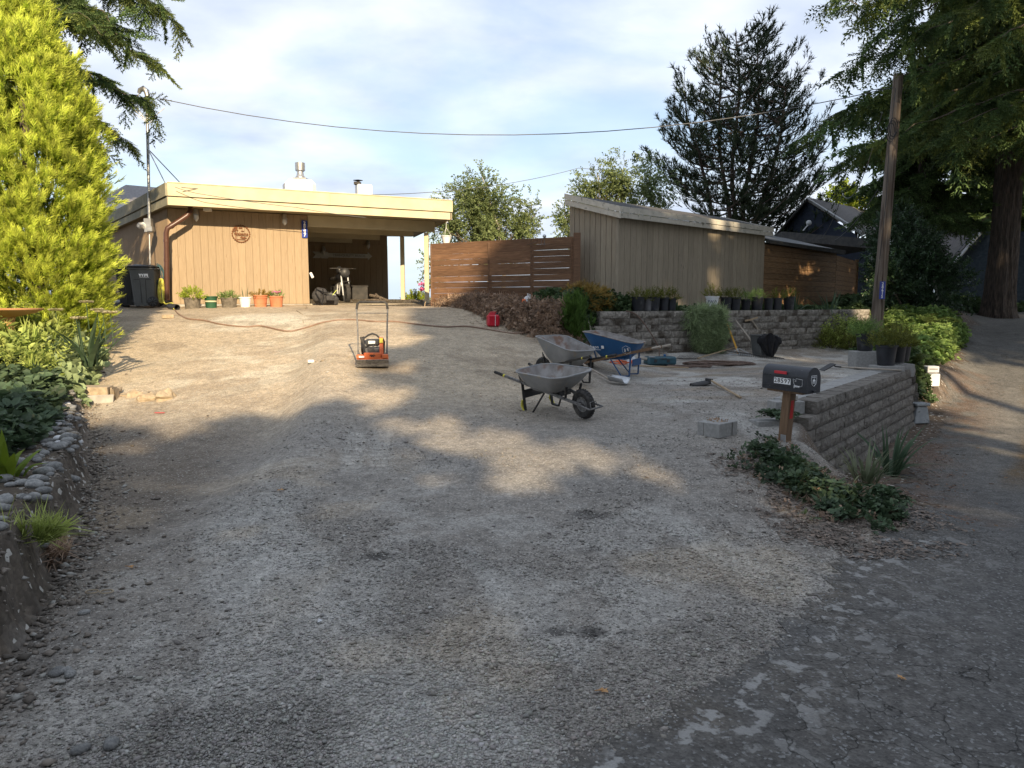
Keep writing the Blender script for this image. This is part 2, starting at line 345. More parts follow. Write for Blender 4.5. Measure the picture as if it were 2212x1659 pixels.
mk('soil', (.035, .025, .018), (.07, .05, .035), .95, 20, .6, 50)
mk('sign_blue', (.012, .035, .26), (.016, .045, .30), .35, 3)
mk('white_flat', (.80, .80, .80), None, .5)
mk('rust_metal', (.12, .042, .014), (.20, .075, .025), .8, 20)
mk('glass_lamp', (.55, .55, .53), (.8, .8, .78), .25, 8)
mk('mail_black', (.014, .016, .022), (.024, .026, .034), .42, 14, .05, 60, spots=(40, .68, (.10, .10, .10), .05))
mk('red', (.55, .022, .035), (.62, .03, .05), .4, 4)
mk('red_dark', (.42, .012, .012), None, .35)
mk('gas_red', (.52, .012, .03), (.60, .02, .045), .35, 3)
mk('post_wood', (.135, .078, .042), (.22, .135, .075), .8, 4, .4, 30, (18, 18, .8))
mk('pole_wood', (.115, .085, .062), (.25, .205, .165), .85, 3, .9, 12, (9, 9, .35), bdist=.03, spots=(2.2, .56, (.07, .045, .032), .12))
mk('handle_wood', (.30, .215, .13), (.42, .315, .20), .7, 6, .1, 40, (10, 10, 1))
mk('handle_grey', (.33, .285, .235), (.44, .385, .32), .8, 6, .2, 40)
mk('handle_yellow', (.72, .36, .035), (.80, .44, .06), .55, 6)
mk('tray_grey', (.24, .245, .25), (.31, .31, .31), .6, 5, .1, 60, spots=(7, .60, (.34, .29, .23), .15))
mk('tray_inside', (.22, .20, .185), (.36, .345, .33), .8, 6, .3, 50, spots=(5, .52, (.20, .12, .085), .15))
mk('tray_blue', (.014, .085, .22), (.02, .11, .27), .5, 4, .05, 60, spots=(4, .64, (.10, .20, .32), .12))
mk('blue_metal', (.012, .065, .18), (.018, .085, .22), .5, 5, spots=(14, .68, (.2, .22, .25), .08))
mk('black_metal', (.012, .012, .013), (.028, .026, .025), .55, 10, spots=(9, .62, (.12, .10, .08), .1))
mk('rubber', (.022, .021, .020), (.045, .042, .040), .85, 20, .2, 60, spots=(5, .55, (.10, .09, .078), .2))
mk('yellow_plastic', (.70, .62, .05), (.78, .70, .12), .5, 6)
mk('orange', (.72, .145, .035), (.78, .19, .06), .5, 6, .05, 40, spots=(8, .66, (.35, .16, .08), .1))
mk('engine_grey', (.09, .09, .09), (.22, .21, .20), .6, 25, .4, 60)
mk('steel', (.50, .51, .52), (.66, .67, .68), .35, 10, .05, 40, metal=.8)
mk('alum', (.42, .44, .46), (.60, .62, .64), .45, 6, .05, 40, metal=.5)
mk('hose_tan', (.20, .125, .085), (.28, .18, .125), .55, 20)
mk('hose_brown', (.10, .065, .048), (.16, .105, .08), .6, 20)
mk('hose_yellow', (.62, .60, .07), (.70, .68, .16), .45, 20)
mk('rope_teal', (.015, .05, .065), (.05, .11, .13), .6, 30)
mk('cord_orange', (.60, .13, .05), None, .5)
mk('case_teal', (.022, .07, .095), (.035, .10, .13), .5, 6)
mk('fabric_dark', (.030, .029, .031), (.055, .053, .055), .9, 14, .4, 60)
mk('fabric_black', (.006, .006, .008), (.012, .012, .015), .95, 14, .4, 60)
mk('strap_lime', (.55, .65, .12), None, .6)
mk('wire', (.10, .105, .11), (.14, .14, .15), .6)
mk('wire_white', (.55, .55, .53), None, .5)
mk('sign_grey', (.52, .53, .50), (.60, .60, .57), .8, 8)
mk('sign_text', (.22, .22, .21), None, .8)
mk('navy_siding', (.018, .026, .045), (.028, .038, .062), .8, 5, .2, 30)
mk('navy_shingle', (.06, .085, .115), (.095, .125, .16), .85, 9, .3, 30)
mk('trim_white', (.60, .61, .62), (.70, .71, .72), .6, 4)
mk('dark_trim', (.03, .03, .03), (.06, .055, .05), .8, 8, .2, 30)
mk('window_glass', (.03, .035, .04), (.05, .055, .06), .08, 3)
mk('metal_roof', (.10, .105, .11), (.15, .155, .16), .5, 6, metal=.3)
mk('bark', (.045, .035, .028), (.12, .092, .072), .95, 5, 1.0, 9, (5, 5, .6), bdist=.06)
mk('bark_pine', (.09, .065, .05), (.17, .12, .09), .95, 6, .8, 12, (3, 3, .8), bdist=.04)
mk('bark_birch', (.30, .28, .25), (.50, .47, .43), .9, 6, .4, 20)
mk('twig', (.08, .06, .04), (.14, .11, .08), .9, 10)
mk('cobble', (.15, .152, .15), (.27, .265, .25), .8, 4, .25, 40, rand=.35)
mk('cobble_white', (.55, .56, .57), (.70, .70, .70), .8, 4, .4, 30)
mk('stone_tan', (.30, .235, .16), (.42, .34, .235), .92, 14, .9, 40, spots=(9, .62, (.28, .2, .13), .1))
mk('leaf_dry', (.55, .30, .12), (.65, .40, .20), .8, 6, trans=.3)
mk('sea_water', (.10, .17, .24), (.12, .19, .26), .15, .02)
# foliage: attribute tip brightens towards shoot tips
def leafm(k, c1, c2, tip, tr=.25, rand=.25, rough=.6): M[k] = mat(k, c1, c2, rough, 3, rand=rand, attr=('tip', tip), trans=tr, spec=.3, vary=True)
leafm('f_gold', (.12, .20, .02), (.20, .29, .03), (.74, .80, .13), .35, .5)
leafm('f_fir', (.042, .085, .032), (.08, .13, .045), (.17, .24, .075), .35, .55)
leafm('f_firwarm', (.07, .105, .026), (.115, .155, .04), (.26, .30, .08), .35, .45)  # yellower fir green, sunlit tone of the boughs put into the needle colour
leafm('f_pine', (.022, .042, .022), (.044, .064, .032), (.095, .112, .055), .2, .5)
leafm('f_birch', (.12, .17, .06), (.18, .23, .09), (.27, .32, .14), .45, .4)
leafm('f_holly', (.018, .042, .018), (.035, .068, .028), (.06, .10, .045), .1, .5, .28)
leafm('f_ivy', (.08, .16, .04), (.15, .25, .065), (.30, .40, .12), .35, .4)
leafm('f_ivydark', (.028, .06, .022), (.05, .09, .034), (.085, .13, .05), .25, .4)
leafm('f_dead', (.17, .115, .078), (.29, .20, .14), (.38, .27, .19), .3, .5)
leafm('f_deep', (.026, .055, .028), (.048, .082, .042), (.085, .125, .065), .25, .5, .5)
leafm('f_meadow', (.17, .24, .055), (.27, .34, .08), (.50, .56, .16), .4, .45)
leafm('f_iris', (.075, .13, .07), (.13, .20, .11), (.19, .26, .13), .3, .25)
leafm('f_irisvar', (.16, .20, .11), (.30, .33, .20), (.42, .44, .30), .3, .3)
leafm('f_fern', (.055, .085, .018), (.095, .125, .025), (.17, .18, .04), .35, .3)
leafm('f_box', (.05, .075, .012), (.09, .11, .018), (.20, .20, .035), .3, .3)
leafm('f_lime', (.16, .24, .018), (.25, .34, .03), (.42, .46, .06), .35, .25)
leafm('f_cypress', (.045, .11, .018), (.075, .15, .025), (.12, .20, .04), .3, .25)
leafm('f_bronze', (.17, .115, .025), (.26, .17, .04), (.36, .24, .06), .3, .25)
leafm('f_gray', (.15, .21, .10), (.24, .31, .16), (.34, .42, .22), .35, .4)
leafm('f_pink', (.50, .06, .22), (.62, .10, .30), (.7, .2, .4), .3, .2)
leafm('f_cream', (.50, .46, .28), (.62, .56, .36), (.62, .56, .36), .3, .2)
# ================================================================ GROUND
def seg(a, b, s): return list(np.arange(a, b, s))
GY = np.array(seg(-16, 1, .7) + seg(1, 2, .1) + seg(2, 7.5, .04) + seg(7.5, 14, .075) + seg(14, 24, .16) + seg(24, 60.01, .8))
GX = np.array(seg(-40, -14, 2) + seg(-14, -7, .25) + seg(-7, -4.4, .1) + seg(-4.4, 5, .048) + seg(5, 9, .08) + seg(9, 16, .2) + seg(16, 52.01, 1.2))
XX, YY = np.meshgrid(GX, GY, indexing='ij'); ZZ = hgt(XX, YY)
ASPH = [G(px, py) for px, py in ((1190, 1658), (1330, 1610), (1480, 1530), (1585, 1462), (1660, 1400), (1740, 1330), (1775, 1265), (1830, 1205), (1905, 1165))]
ASPH = [(2.2, -20), (.2, -2), (ASPH[0].x - .4, 1.2)] + [(p.x, p.y) for p in ASPH] + [(4.25, 7.2), (4.55, 8.4), (5.6, 10.2), (7.3, 12.4), (8.6, 14.6), (9.6, 16), (11.8, 19.4), (16.3, 26), (23, 35), (41, 60), (60, 60), (60, -20)]
wob = (fbm(XX * 5, YY * 5, 4) - .5) * np.interp(YY, [1, 3, 6], [.14, .22, .5])
DA = poly_d(XX, YY, ASPH) + wob * .9
isroad = DA > 0
isbed = (XX < bank_x(YY) + .02) & (YY < 21)
def cells(mask):
    """mask on grid corners -> mask on cells"""
    return mask[:-1, :-1]
isdrive = (~isroad) & (~isbed) & (YY < 20.8) & (XX < lane_x(YY) + .3) & (XX > -12) & (YY > -15)
kind = np.where(isroad, 2, np.where(isdrive, 1, 0)); ck = cells(kind)
def tint_map(x, y, z):
    """albedo of the loose surface (stone, dust, soil), upper drive lifted for sun"""
    n = fbm(x * .9, y * .9, 4); n2 = fbm(x * 2.7 + 9, y * 2.7, 4); n3 = fbm(x * .35 + 4, y * .35, 3)
    g = np.stack([.272 + 0 * x, .250 + 0 * x, .222 + 0 * x], -1)
    tan = np.array([.50, .405, .285]); pale = np.array([.47, .455, .42]); dirt = np.array([.155, .128, .102]); dark = np.array([.205, .19, .172])
    def mixin(c, w): 
        nonlocal g
        w = np.clip(w, 0, 1)[..., None]; g = g * (1 - w) + c * w
    up = sst((y - 7.5) / 3.5) * sst((2.2 - x) / 2.5); mixin(tan, up * .85)  # compacted tan gravel, with the upper drive's sunlit tone put into it
    # pale crushed rock: left of the compacted strip and on the terrace
    mixin(np.array([.55, .49, .38]), sst((n2 - .47) / .12) * np.exp(-((x + 4.2 + .25 * (y - 15) * -.4) / 1.3) ** 2) * sst((y - 8.6) / 2) * sst((19 - y) / 2) * .8)
    ter = sst((x - 1.2) / 1.5) * sst((y - 6.2) / 2.5); mixin(pale, ter * sst((n + .3 * n2 - .52) / .2) * .75)
    mixin(dirt, ter * sst((.44 - n2) / .1) * .5)
    lf = sst((-1.7 - x - .16 * (y - 3)) / .9) * sst((11 - y) / 3); mixin(dirt, lf * (.55 + .6 * n))
    mixin(pale, sst((n2 - .52) / .07) * sst((3.2 - np.abs(x + .3)) / 2) * sst((8 - y) / 3) * .34); mixin(pale, sst((fbm(x * 1.5 + y * .5, y * .45 + 7, 3) - .55) / .06) * sst((3 - np.abs(x + .2)) / 1.5) * sst((8.5 - y) / 3) * .4)
    mixin(tan, sst((n - .55) / .12) * sst((8 - y) / 2) * .30)
    mixin(dark, sst((.47 - n) / .12) * sst((9 - y) / 3) * .38)
    # soil and chips beside the mailbox planting
    mb = np.exp(-((x - 2.9) / .9) ** 2 - ((y - 5.9) / 1.3) ** 2); mixin(np.array([.16, .125, .095]), mb * .9)
    for (sx, sy, rr, st) in ((1278, 1373, .055, .9), (1208, 1371, .05, .8), (1350, 1368, .03, .6), (812, 1205, .07, .8), (1270, 1190, .06, .5), (1275, 1112, .13, .6), (1690, 1265, .05, .4)):
        q = SP[(sx, sy)]; mixin(np.array([.06, .055, .05]), st * sst(1.6 - 1.3 * np.hypot((x - q.x) / 1.5, y - q.y) / rr + .8 * (n2 - .5)))
    q = SP[(1278, 1373)]; q = PITQ; mixin(np.array([.62, .58, .48]), .75 * sst(1.5 - np.hypot((x - q.x) / 1.05, (y - q.y) / .8) + 1.1 * (n2 - .5))); mixin(np.array([.28, .22, .155]), .5 * sst((fbm(x * 1.2 + 3, y * 2.2, 4) - .53) / .08) * sst((y - 9) / 2))
    return g * (.82 + .36 * n3)[..., None]
SP = {(a, b): G(a, b) for a, b in ((1278, 1373), (1208, 1371), (1350, 1368), (812, 1205), (1270, 1190), (1275, 1112), (1690, 1265))}
PITQ = G(545, 692)
TM = tint_map(XX, YY, ZZ)
bedc = np.array([.075, .058, .042]) * (.7 + .7 * fbm(XX * 5, YY * 5, 4))[..., None]
TM = np.where(isbed[..., None], bedc, TM)
# the cut face of the bank is raw soil
face = np.exp(-((XX - bank_x(YY) + .06) / .13) ** 2) * (YY < 11.5); TM = TM * (1 - face[..., None]) + np.array([.085, .070, .055]) * (.7 + .8 * fbm(XX * 9, YY * 9, 3))[..., None] * face[..., None]
wild = (~isdrive) & (~isroad) & (~isbed); wc = np.array([.10, .080, .055]) * (.7 + .7 * fbm(XX * 3, YY * 3, 4))[..., None]; TM = np.where(wild[..., None], wc, TM)
dfr = sst((poly_d(XX, YY, DEAD) + .1) / .3)[..., None]; TM = TM * (1 - dfr) + np.array([.09, .065, .045]) * dfr
lv = (sst((XX - lane_x(YY) + .05) / .15) * (YY > 7.6))[..., None]; TM = TM * (1 - lv) + np.array([.12, .092, .07]) * (.6 + .8 * fbm(XX * 7, YY * 7, 4))[..., None] * lv
# road albedo
rn = fbm(XX * 1.1, YY * 1.1, 4); rn2 = fbm(XX * 4, YY * 4, 4)
RT = np.array([.097, .094, .090]) * (.85 + .35 * rn)[..., None]
edge = np.exp(-np.clip(DA, 0, 9) / .55); w = np.clip(edge * (.2 + .9 * (rn2 - .35)) * (YY < 9), 0, .7)[..., None]; RT = RT * (1 - w) + np.array([.135, .115, .09]) * w
CH = np.exp(-np.clip(DA - .15, 0, 9) / .3) * sst((DA - .02) / .08) * (YY < 5)
mo = (sst((XX - lane_x(YY) - 2.25 - .25 * (fbm(YY * .9, XX, 3) - .5)) / .25) * sst((YY - 8) / 1.6) * sst((19 - YY) / 4) * (.55 + .5 * rn2))[..., None]
RT = RT * (1 - mo) + np.array([.125, .078, .03]) * mo
ln = (sst((YY - 7) / 4) * .8)[..., None]; RT = RT * (1 - ln) + (np.array([.17, .16, .142]) * (.6 + .6 * rn2)[..., None] * (1 - mo) + RT * mo) * ln
w = (np.exp(-((XX - lane_x(YY) - 1.1) / .55) ** 2) * (YY > 6.5) * (YY < 16) * sst((rn2 - .3) / .3) * .8)[..., None]; RT = RT * (1 - w) + np.array([.13, .085, .06]) * w
def sheet(name, code, cols, mt, dz):
    I, J = np.nonzero(ck == code) if code else np.nonzero(ck >= 0); ny = len(GY)
    a = I * ny + J; quads = np.stack([a, a + ny, a + ny + 1, a + 1], 1)
    used, inv = np.unique(quads, return_inverse=True); inv = inv.reshape(-1, 4)
    vs = np.stack([XX.ravel()[used], YY.ravel()[used], ZZ.ravel()[used] + (dz if np.isscalar(dz) else dz.ravel()[used])], 1).astype(np.float32)
    me = bpy.data.meshes.new(name); me.vertices.add(len(vs)); me.vertices.foreach_set('co', vs.ravel())
    me.loops.add(inv.size); me.loops.foreach_set('vertex_index', inv.ravel().astype(np.int32)); me.polygons.add(len(inv))
    me.polygons.foreach_set('loop_start', np.arange(0, inv.size, 4, dtype=np.int32)); me.polygons.foreach_set('loop_total', np.full(len(inv), 4, np.int32))
    me.polygons.foreach_set('use_smooth', np.ones(len(inv), bool)); me.update(calc_edges=True)
    at = me.color_attributes.new('tint', 'FLOAT_COLOR', 'POINT'); c = np.ones((len(vs), 4), np.float32); c[:, :3] = cols.reshape(-1, 3)[used]; c[:, 3] = CH.ravel()[used]; at.data.foreach_set('color', c.ravel())
    me.materials.append(mt); o = bpy.data.objects.new(name, me); COL.objects.link(o); o['kind'] = 'structure'; return o
def ground_mat(name, sc, cells_b, asphalt=False):
    m = bpy.data.materials.new(name); m.use_nodes = True; nt = m.node_tree; N = nt.nodes; L = nt.links; b = N['Principled BSDF']; b.inputs['Roughness'].default_value = .92; b.inputs['Specular IOR Level'].default_value = .3
    g = N.new('ShaderNodeNewGeometry'); at = N.new('ShaderNodeAttribute'); at.attribute_name = 'tint'
    v = N.new('ShaderNodeTexVoronoi'); v.inputs['Scale'].default_value = sc; L.new(g.outputs['Position'], v.inputs['Vector'])
    sp = N.new('ShaderNodeSeparateColor'); L.new(v.outputs['Color'], sp.inputs[0])
    n = N.new('ShaderNodeTexNoise'); n.inputs['Scale'].default_value = sc * .28; n.inputs['Detail'].default_value = 8; n.inputs['Roughness'].default_value = .7; L.new(g.outputs['Position'], n.inputs['Vector'])
    mr = N.new('ShaderNodeMapRange'); mr.inputs[3].default_value = 1 - cells_b; mr.inputs[4].default_value = 1 + cells_b; L.new(sp.outputs[0], mr.inputs[0])
    mr2 = N.new('ShaderNodeMapRange'); mr2.inputs[1].default_value = .3; mr2.inputs[2].default_value = .7; mr2.inputs[3].default_value = .72; mr2.inputs[4].default_value = 1.28; L.new(n.outputs[0], mr2.inputs[0])
    n9 = N.new('ShaderNodeTexNoise'); n9.inputs['Scale'].default_value = 7; n9.inputs['Detail'].default_value = 6; n9.inputs['Roughness'].default_value = .75; L.new(g.outputs['Position'], n9.inputs['Vector'])
    mr9 = N.new('ShaderNodeMapRange'); mr9.inputs[1].default_value = .3; mr9.inputs[2].default_value = .7; mr9.inputs[3].default_value = .70; mr9.inputs[4].default_value = 1.30; L.new(n9.outputs[0], mr9.inputs[0])
    mu0 = N.new('ShaderNodeMath'); mu0.operation = 'MULTIPLY'; L.new(mr.outputs[0], mu0.inputs[0]); L.new(mr9.outputs[0], mu0.inputs[1])
    mu = N.new('ShaderNodeMath'); mu.operation = 'MULTIPLY'; L.new(mu0.outputs[0], mu.inputs[0]); L.new(mr2.outputs[0], mu.inputs[1])
    mx = N.new('ShaderNodeMix'); mx.data_type = 'RGBA'; mx.blend_type = 'MULTIPLY'; mx.inputs[0].default_value = 1; L.new(at.outputs['Color'], mx.inputs[6]); L.new(mu.outputs[0], mx.inputs[7]); col = mx.outputs[2]
    # some stones are pale
    th = N.new('ShaderNodeMath'); th.operation = 'GREATER_THAN'; th.inputs[1].default_value = .955 if not asphalt else .93; L.new(sp.outputs[1], th.inputs[0])
    mx2 = N.new('ShaderNodeMix'); mx2.data_type = 'RGBA'; L.new(th.outputs[0], mx2.inputs[0]); L.new(col, mx2.inputs[6]); mx2.inputs[7].default_value = (.42, .40, .36, 1) if not asphalt else (.19, .19, .185, 1); col = mx2.outputs[2]
    h = v.outputs['Distance']
    if asphalt:    # worn pale patches near the broken edge
        n5 = N.new('ShaderNodeTexNoise'); n5.inputs['Scale'].default_value = 10; n5.inputs['Detail'].default_value = 6; n5.inputs['Roughness'].default_value = .55; L.new(g.outputs['Position'], n5.inputs['Vector'])
        m5 = N.new('ShaderNodeMapRange'); m5.inputs[1].default_value = .55; m5.inputs[2].default_value = .60; m5.inputs[4].default_value = .8; L.new(n5.outputs[0], m5.inputs[0])
        m6 = N.new('ShaderNodeMath'); m6.operation = 'MULTIPLY'; L.new(m5.outputs[0], m6.inputs[0]); L.new(at.outputs['Alpha'], m6.inputs[1])
        x5 = N.new('ShaderNodeMix'); x5.data_type = 'RGBA'; L.new(m6.outputs[0], x5.inputs[0]); L.new(col, x5.inputs[6]); x5.inputs[7].default_value = (.34, .335, .32, 1); col = x5.outputs[2]
    if asphalt:
        nd = N.new('ShaderNodeTexNoise'); nd.inputs['Scale'].default_value = 2.2; nd.inputs['Detail'].default_value = 9; L.new(g.outputs['Position'], nd.inputs['Vector'])
        ma = N.new('ShaderNodeVectorMath'); ma.operation = 'MULTIPLY_ADD'; ma.inputs[1].default_value = (.6, .6, .6); L.new(nd.outputs['Color'], ma.inputs[0]); L.new(g.outputs['Position'], ma.inputs[2])
        vc = N.new('ShaderNodeTexVoronoi'); vc.feature = 'DISTANCE_TO_EDGE'; vc.inputs['Scale'].default_value = 4.2; L.new(ma.outputs[0], vc.inputs['Vector'])
        cr = N.new('ShaderNodeMapRange'); cr.inputs[1].default_value = .0; cr.inputs[2].default_value = .012; cr.inputs[3].default_value = .35; cr.inputs[4].default_value = 1; L.new(vc.outputs[0], cr.inputs[0])
        nm = N.new('ShaderNodeTexNoise'); nm.inputs['Scale'].default_value = .9; L.new(g.outputs['Position'], nm.inputs['Vector'])
        nr = N.new('ShaderNodeMapRange'); nr.inputs[1].default_value = .42; nr.inputs[2].default_value = .55; L.new(nm.outputs[0], nr.inputs[0])
        ml = N.new('ShaderNodeMix'); ml.data_type = 'FLOAT'; L.new(nr.outputs[0], ml.inputs[0]); ml.inputs[2].default_value = 1; L.new(cr.outputs[0], ml.inputs[3])
        mx3 = N.new('ShaderNodeMix'); mx3.data_type = 'RGBA'; mx3.blend_type = 'MULTIPLY'; mx3.inputs[0].default_value = 1; L.new(col, mx3.inputs[6]); L.new(ml.outputs[0], mx3.inputs[7]); col = mx3.outputs[2]
        hm = N.new('ShaderNodeMath'); hm.operation = 'MULTIPLY_ADD'; hm.inputs[1].default_value = 2.0; L.new(ml.outputs[0], hm.inputs[0]); L.new(v.outputs['Distance'], hm.inputs[2]); h = hm.outputs[0]
    L.new(col, b.inputs['Base Color'])
    ad = N.new('ShaderNodeMath'); ad.operation = 'SUBTRACT'; L.new(n.outputs[0], ad.inputs[0]); L.new(h, ad.inputs[1]) if not asphalt else L.new(h, ad.inputs[0])
    if asphalt: L.new(n.outputs[0], ad.inputs[1])
    bb = N.new('ShaderNodeBump'); bb.inputs['Strength'].default_value = .9; bb.inputs['Distance'].default_value = .008 if not asphalt else .006; L.new(ad.outputs[0], bb.inputs['Height']); L.new(bb.outputs[0], b.inputs['Normal'])
    return m
M['gravel_ground'] = ground_mat('gravel_ground', 88, .26); M['soil_ground'] = ground_mat('soil_ground', 30, .2); M['asphalt'] = ground_mat('asphalt', 85, .25, True)
# compacted wheel marks pressed into the gravel: pale ribbed strips
for (a, b, wd) in (((770, 925), (757, 1015), .21), ((827, 925), (819, 1015), .20)):
    p, q = G(*a), G(*b); dx, dy = q.x - p.x, q.y - p.y; l2 = dx * dx + dy * dy
    t = ((XX - p.x) * dx + (YY - p.y) * dy) / l2; dd = np.abs((XX - p.x) * dy - (YY - p.y) * dx) / math.sqrt(l2)
    w = (sst((wd / 2 - dd) / .03 + .5) * sst(t / .1) * sst((1.25 - t) / .5)); rib = .5 + .5 * np.sign(np.sin(t * math.sqrt(l2) * 2 * math.pi / .13))
    ZZ = ZZ - w * (.012 + .008 * rib); TM = TM * (1 - (w * .8)[..., None]) + (np.array([.40, .375, .335]) * (.85 + .25 * rib)[..., None]) * (w * .8)[..., None]
for (x0, y0, x1, y1, nn) in ((225, 960, 205, 1080, 5), (620, 1640, 470, 1658, 2)):     # older tread marks on the left
    p, q = G(x0, y0), G(x1, y1); dx, dy = q.x - p.x, q.y - p.y; l = math.hypot(dx, dy)
    t = ((XX - p.x) * dx + (YY - p.y) * dy) / l; dd = np.abs((XX - p.x) * dy - (YY - p.y) * dx) / l
    w = sst((.45 - dd) / .1) * sst((t + .3) / .3) * sst((l + .4 - t) / .4); ZZ = ZZ - .012 * w * (.5 + .5 * np.sin(t * 2 * math.pi / .15 + dd * 4)) * (fbm(XX * 2, YY * 2, 2) > .45)
und = np.full(XX.shape, -.035); z0m = ck == 0
for di in (0, 1):      # soil carries on underneath the gravel and the asphalt
    for dj in (0, 1): und[di:di + z0m.shape[0], dj:dj + z0m.shape[1]][z0m] = 0
ground = sheet('ground', 0, TM, M['soil_ground'], und)
driveway = sheet('driveway', 1, TM, M['gravel_ground'], 0)
road = sheet('road', 2, RT, M['asphalt'], .004)
# seams between the sheets are hidden by a skirt: ground continues 4 cm below the others
def skirt():
    m = MB(); s = 1.6
    return m
sea = MB(); sea.add([(-4000, 58, -28.6), (4000, 58, -28.6), (4000, 8000, -28.6), (-4000, 8000, -28.6)], [(0, 1, 2, 3)]); so_ = sea.build('sea', M['sea_water']); so_['kind'] = 'structure'
far = MB(); far.add([(-4000, -4000, -1.2), (4000, -4000, -1.2), (4000, -15.6, -1.2), (-4000, -15.6, -1.2)], [(0, 1, 2, 3)])
far.add([(52, -15.6, .5), (4000, -15.6, -1.2), (4000, 58, -1.2), (52, 58, .5)], [(0, 1, 2, 3)]); far.add([(-4000, -15.6, -1.2), (-40, -15.6, .1), (-40, 40, -1), (-4000, 40, -1.2)], [(0, 1, 2, 3)])
far.build('land', M['soil_ground'])['kind'] = 'structure'
# ================================================================ SCATTERED GEOMETRY
def mesh_np(name, V, Fq, mt, cols=None, attr='tint', parent=None, kindv=None, smooth=False):
    """V (n,3), Fq (m,3|4)"""
    k = Fq.shape[1]; me = bpy.data.meshes.new(name); me.vertices.add(len(V)); me.vertices.foreach_set('co', V.astype(np.float32).ravel())
    me.loops.add(Fq.size); me.loops.foreach_set('vertex_index', Fq.astype(np.int32).ravel()); me.polygons.add(len(Fq))
    me.polygons.foreach_set('loop_start', np.arange(0, Fq.size, k, dtype=np.int32)); me.polygons.foreach_set('loop_total', np.full(len(Fq), k, np.int32))
    if smooth: me.polygons.foreach_set('use_smooth', np.ones(len(Fq), bool))
    me.update(calc_edges=True)
    if cols is not None:
        if cols.ndim == 2:
            at = me.color_attributes.new(attr, 'FLOAT_COLOR', 'POINT'); c = np.ones((len(V), 4), np.float32); c[:, :3] = cols; at.data.foreach_set('color', c.ravel())
        else:
            at = me.attributes.new(attr, 'FLOAT', 'POINT'); at.data.foreach_set('value', cols.astype(np.float32))
    me.materials.append(mt); o = bpy.data.objects.new(name, me); COL.objects.link(o); o.parent = parent
    if kindv: o['kind'] = kindv
    return o
m = bpy.data.materials.new('pebble'); m.use_nodes = True; _n = m.node_tree.nodes.new('ShaderNodeAttribute'); _n.attribute_name = 'tint'
m.node_tree.links.new(_n.outputs['Color'], m.node_tree.nodes['Principled BSDF'].inputs['Base Color']); m.node_tree.nodes['Principled BSDF'].inputs['Roughness'].default_value = .85; M['pebble'] = m
OCT = np.array([(1, 0, 0), (0, 1, 0), (-1, 0, 0), (0, -1, 0), (.15, .1, .8), (-.1, 0, -.8)], float)
OF = np.array([(0, 1, 4), (1, 2, 4), (2, 3, 4), (3, 0, 4), (1, 0, 5), (2, 1, 5), (3, 2, 5), (0, 3, 5)])
def pebbles(name, x, y, r, cols, flat=.62, sink=.25):
    n = len(x); z = hgt(x, y); v = OCT[None] * (1 + RS.uniform(-.28, .28, (n, 6, 3))); a = RS.uniform(0, 6.28, n); c, s = np.cos(a), np.sin(a)
    sx = r * RS.uniform(.8, 1.35, n); sy = r * RS.uniform(.65, 1.05, n); X = v[..., 0] * sx[:, None]; Y = v[..., 1] * sy[:, None]; Zv = v[..., 2] * (r * flat)[:, None] + .35 * X * RS.uniform(-1, 1, n)[:, None]
    V = np.stack([x[:, None] + X * c[:, None] - Y * s[:, None], y[:, None] + X * s[:, None] + Y * c[:, None], (z + r * sink)[:, None] + Zv], -1).reshape(-1, 3)
    Fc = (OF[None] + (np.arange(n) * 6)[:, None, None]).reshape(-1, 3)
    o = mesh_np(name, V, Fc, M['pebble'], np.repeat(cols, 6, 0)); o['kind'] = 'stuff'; return o
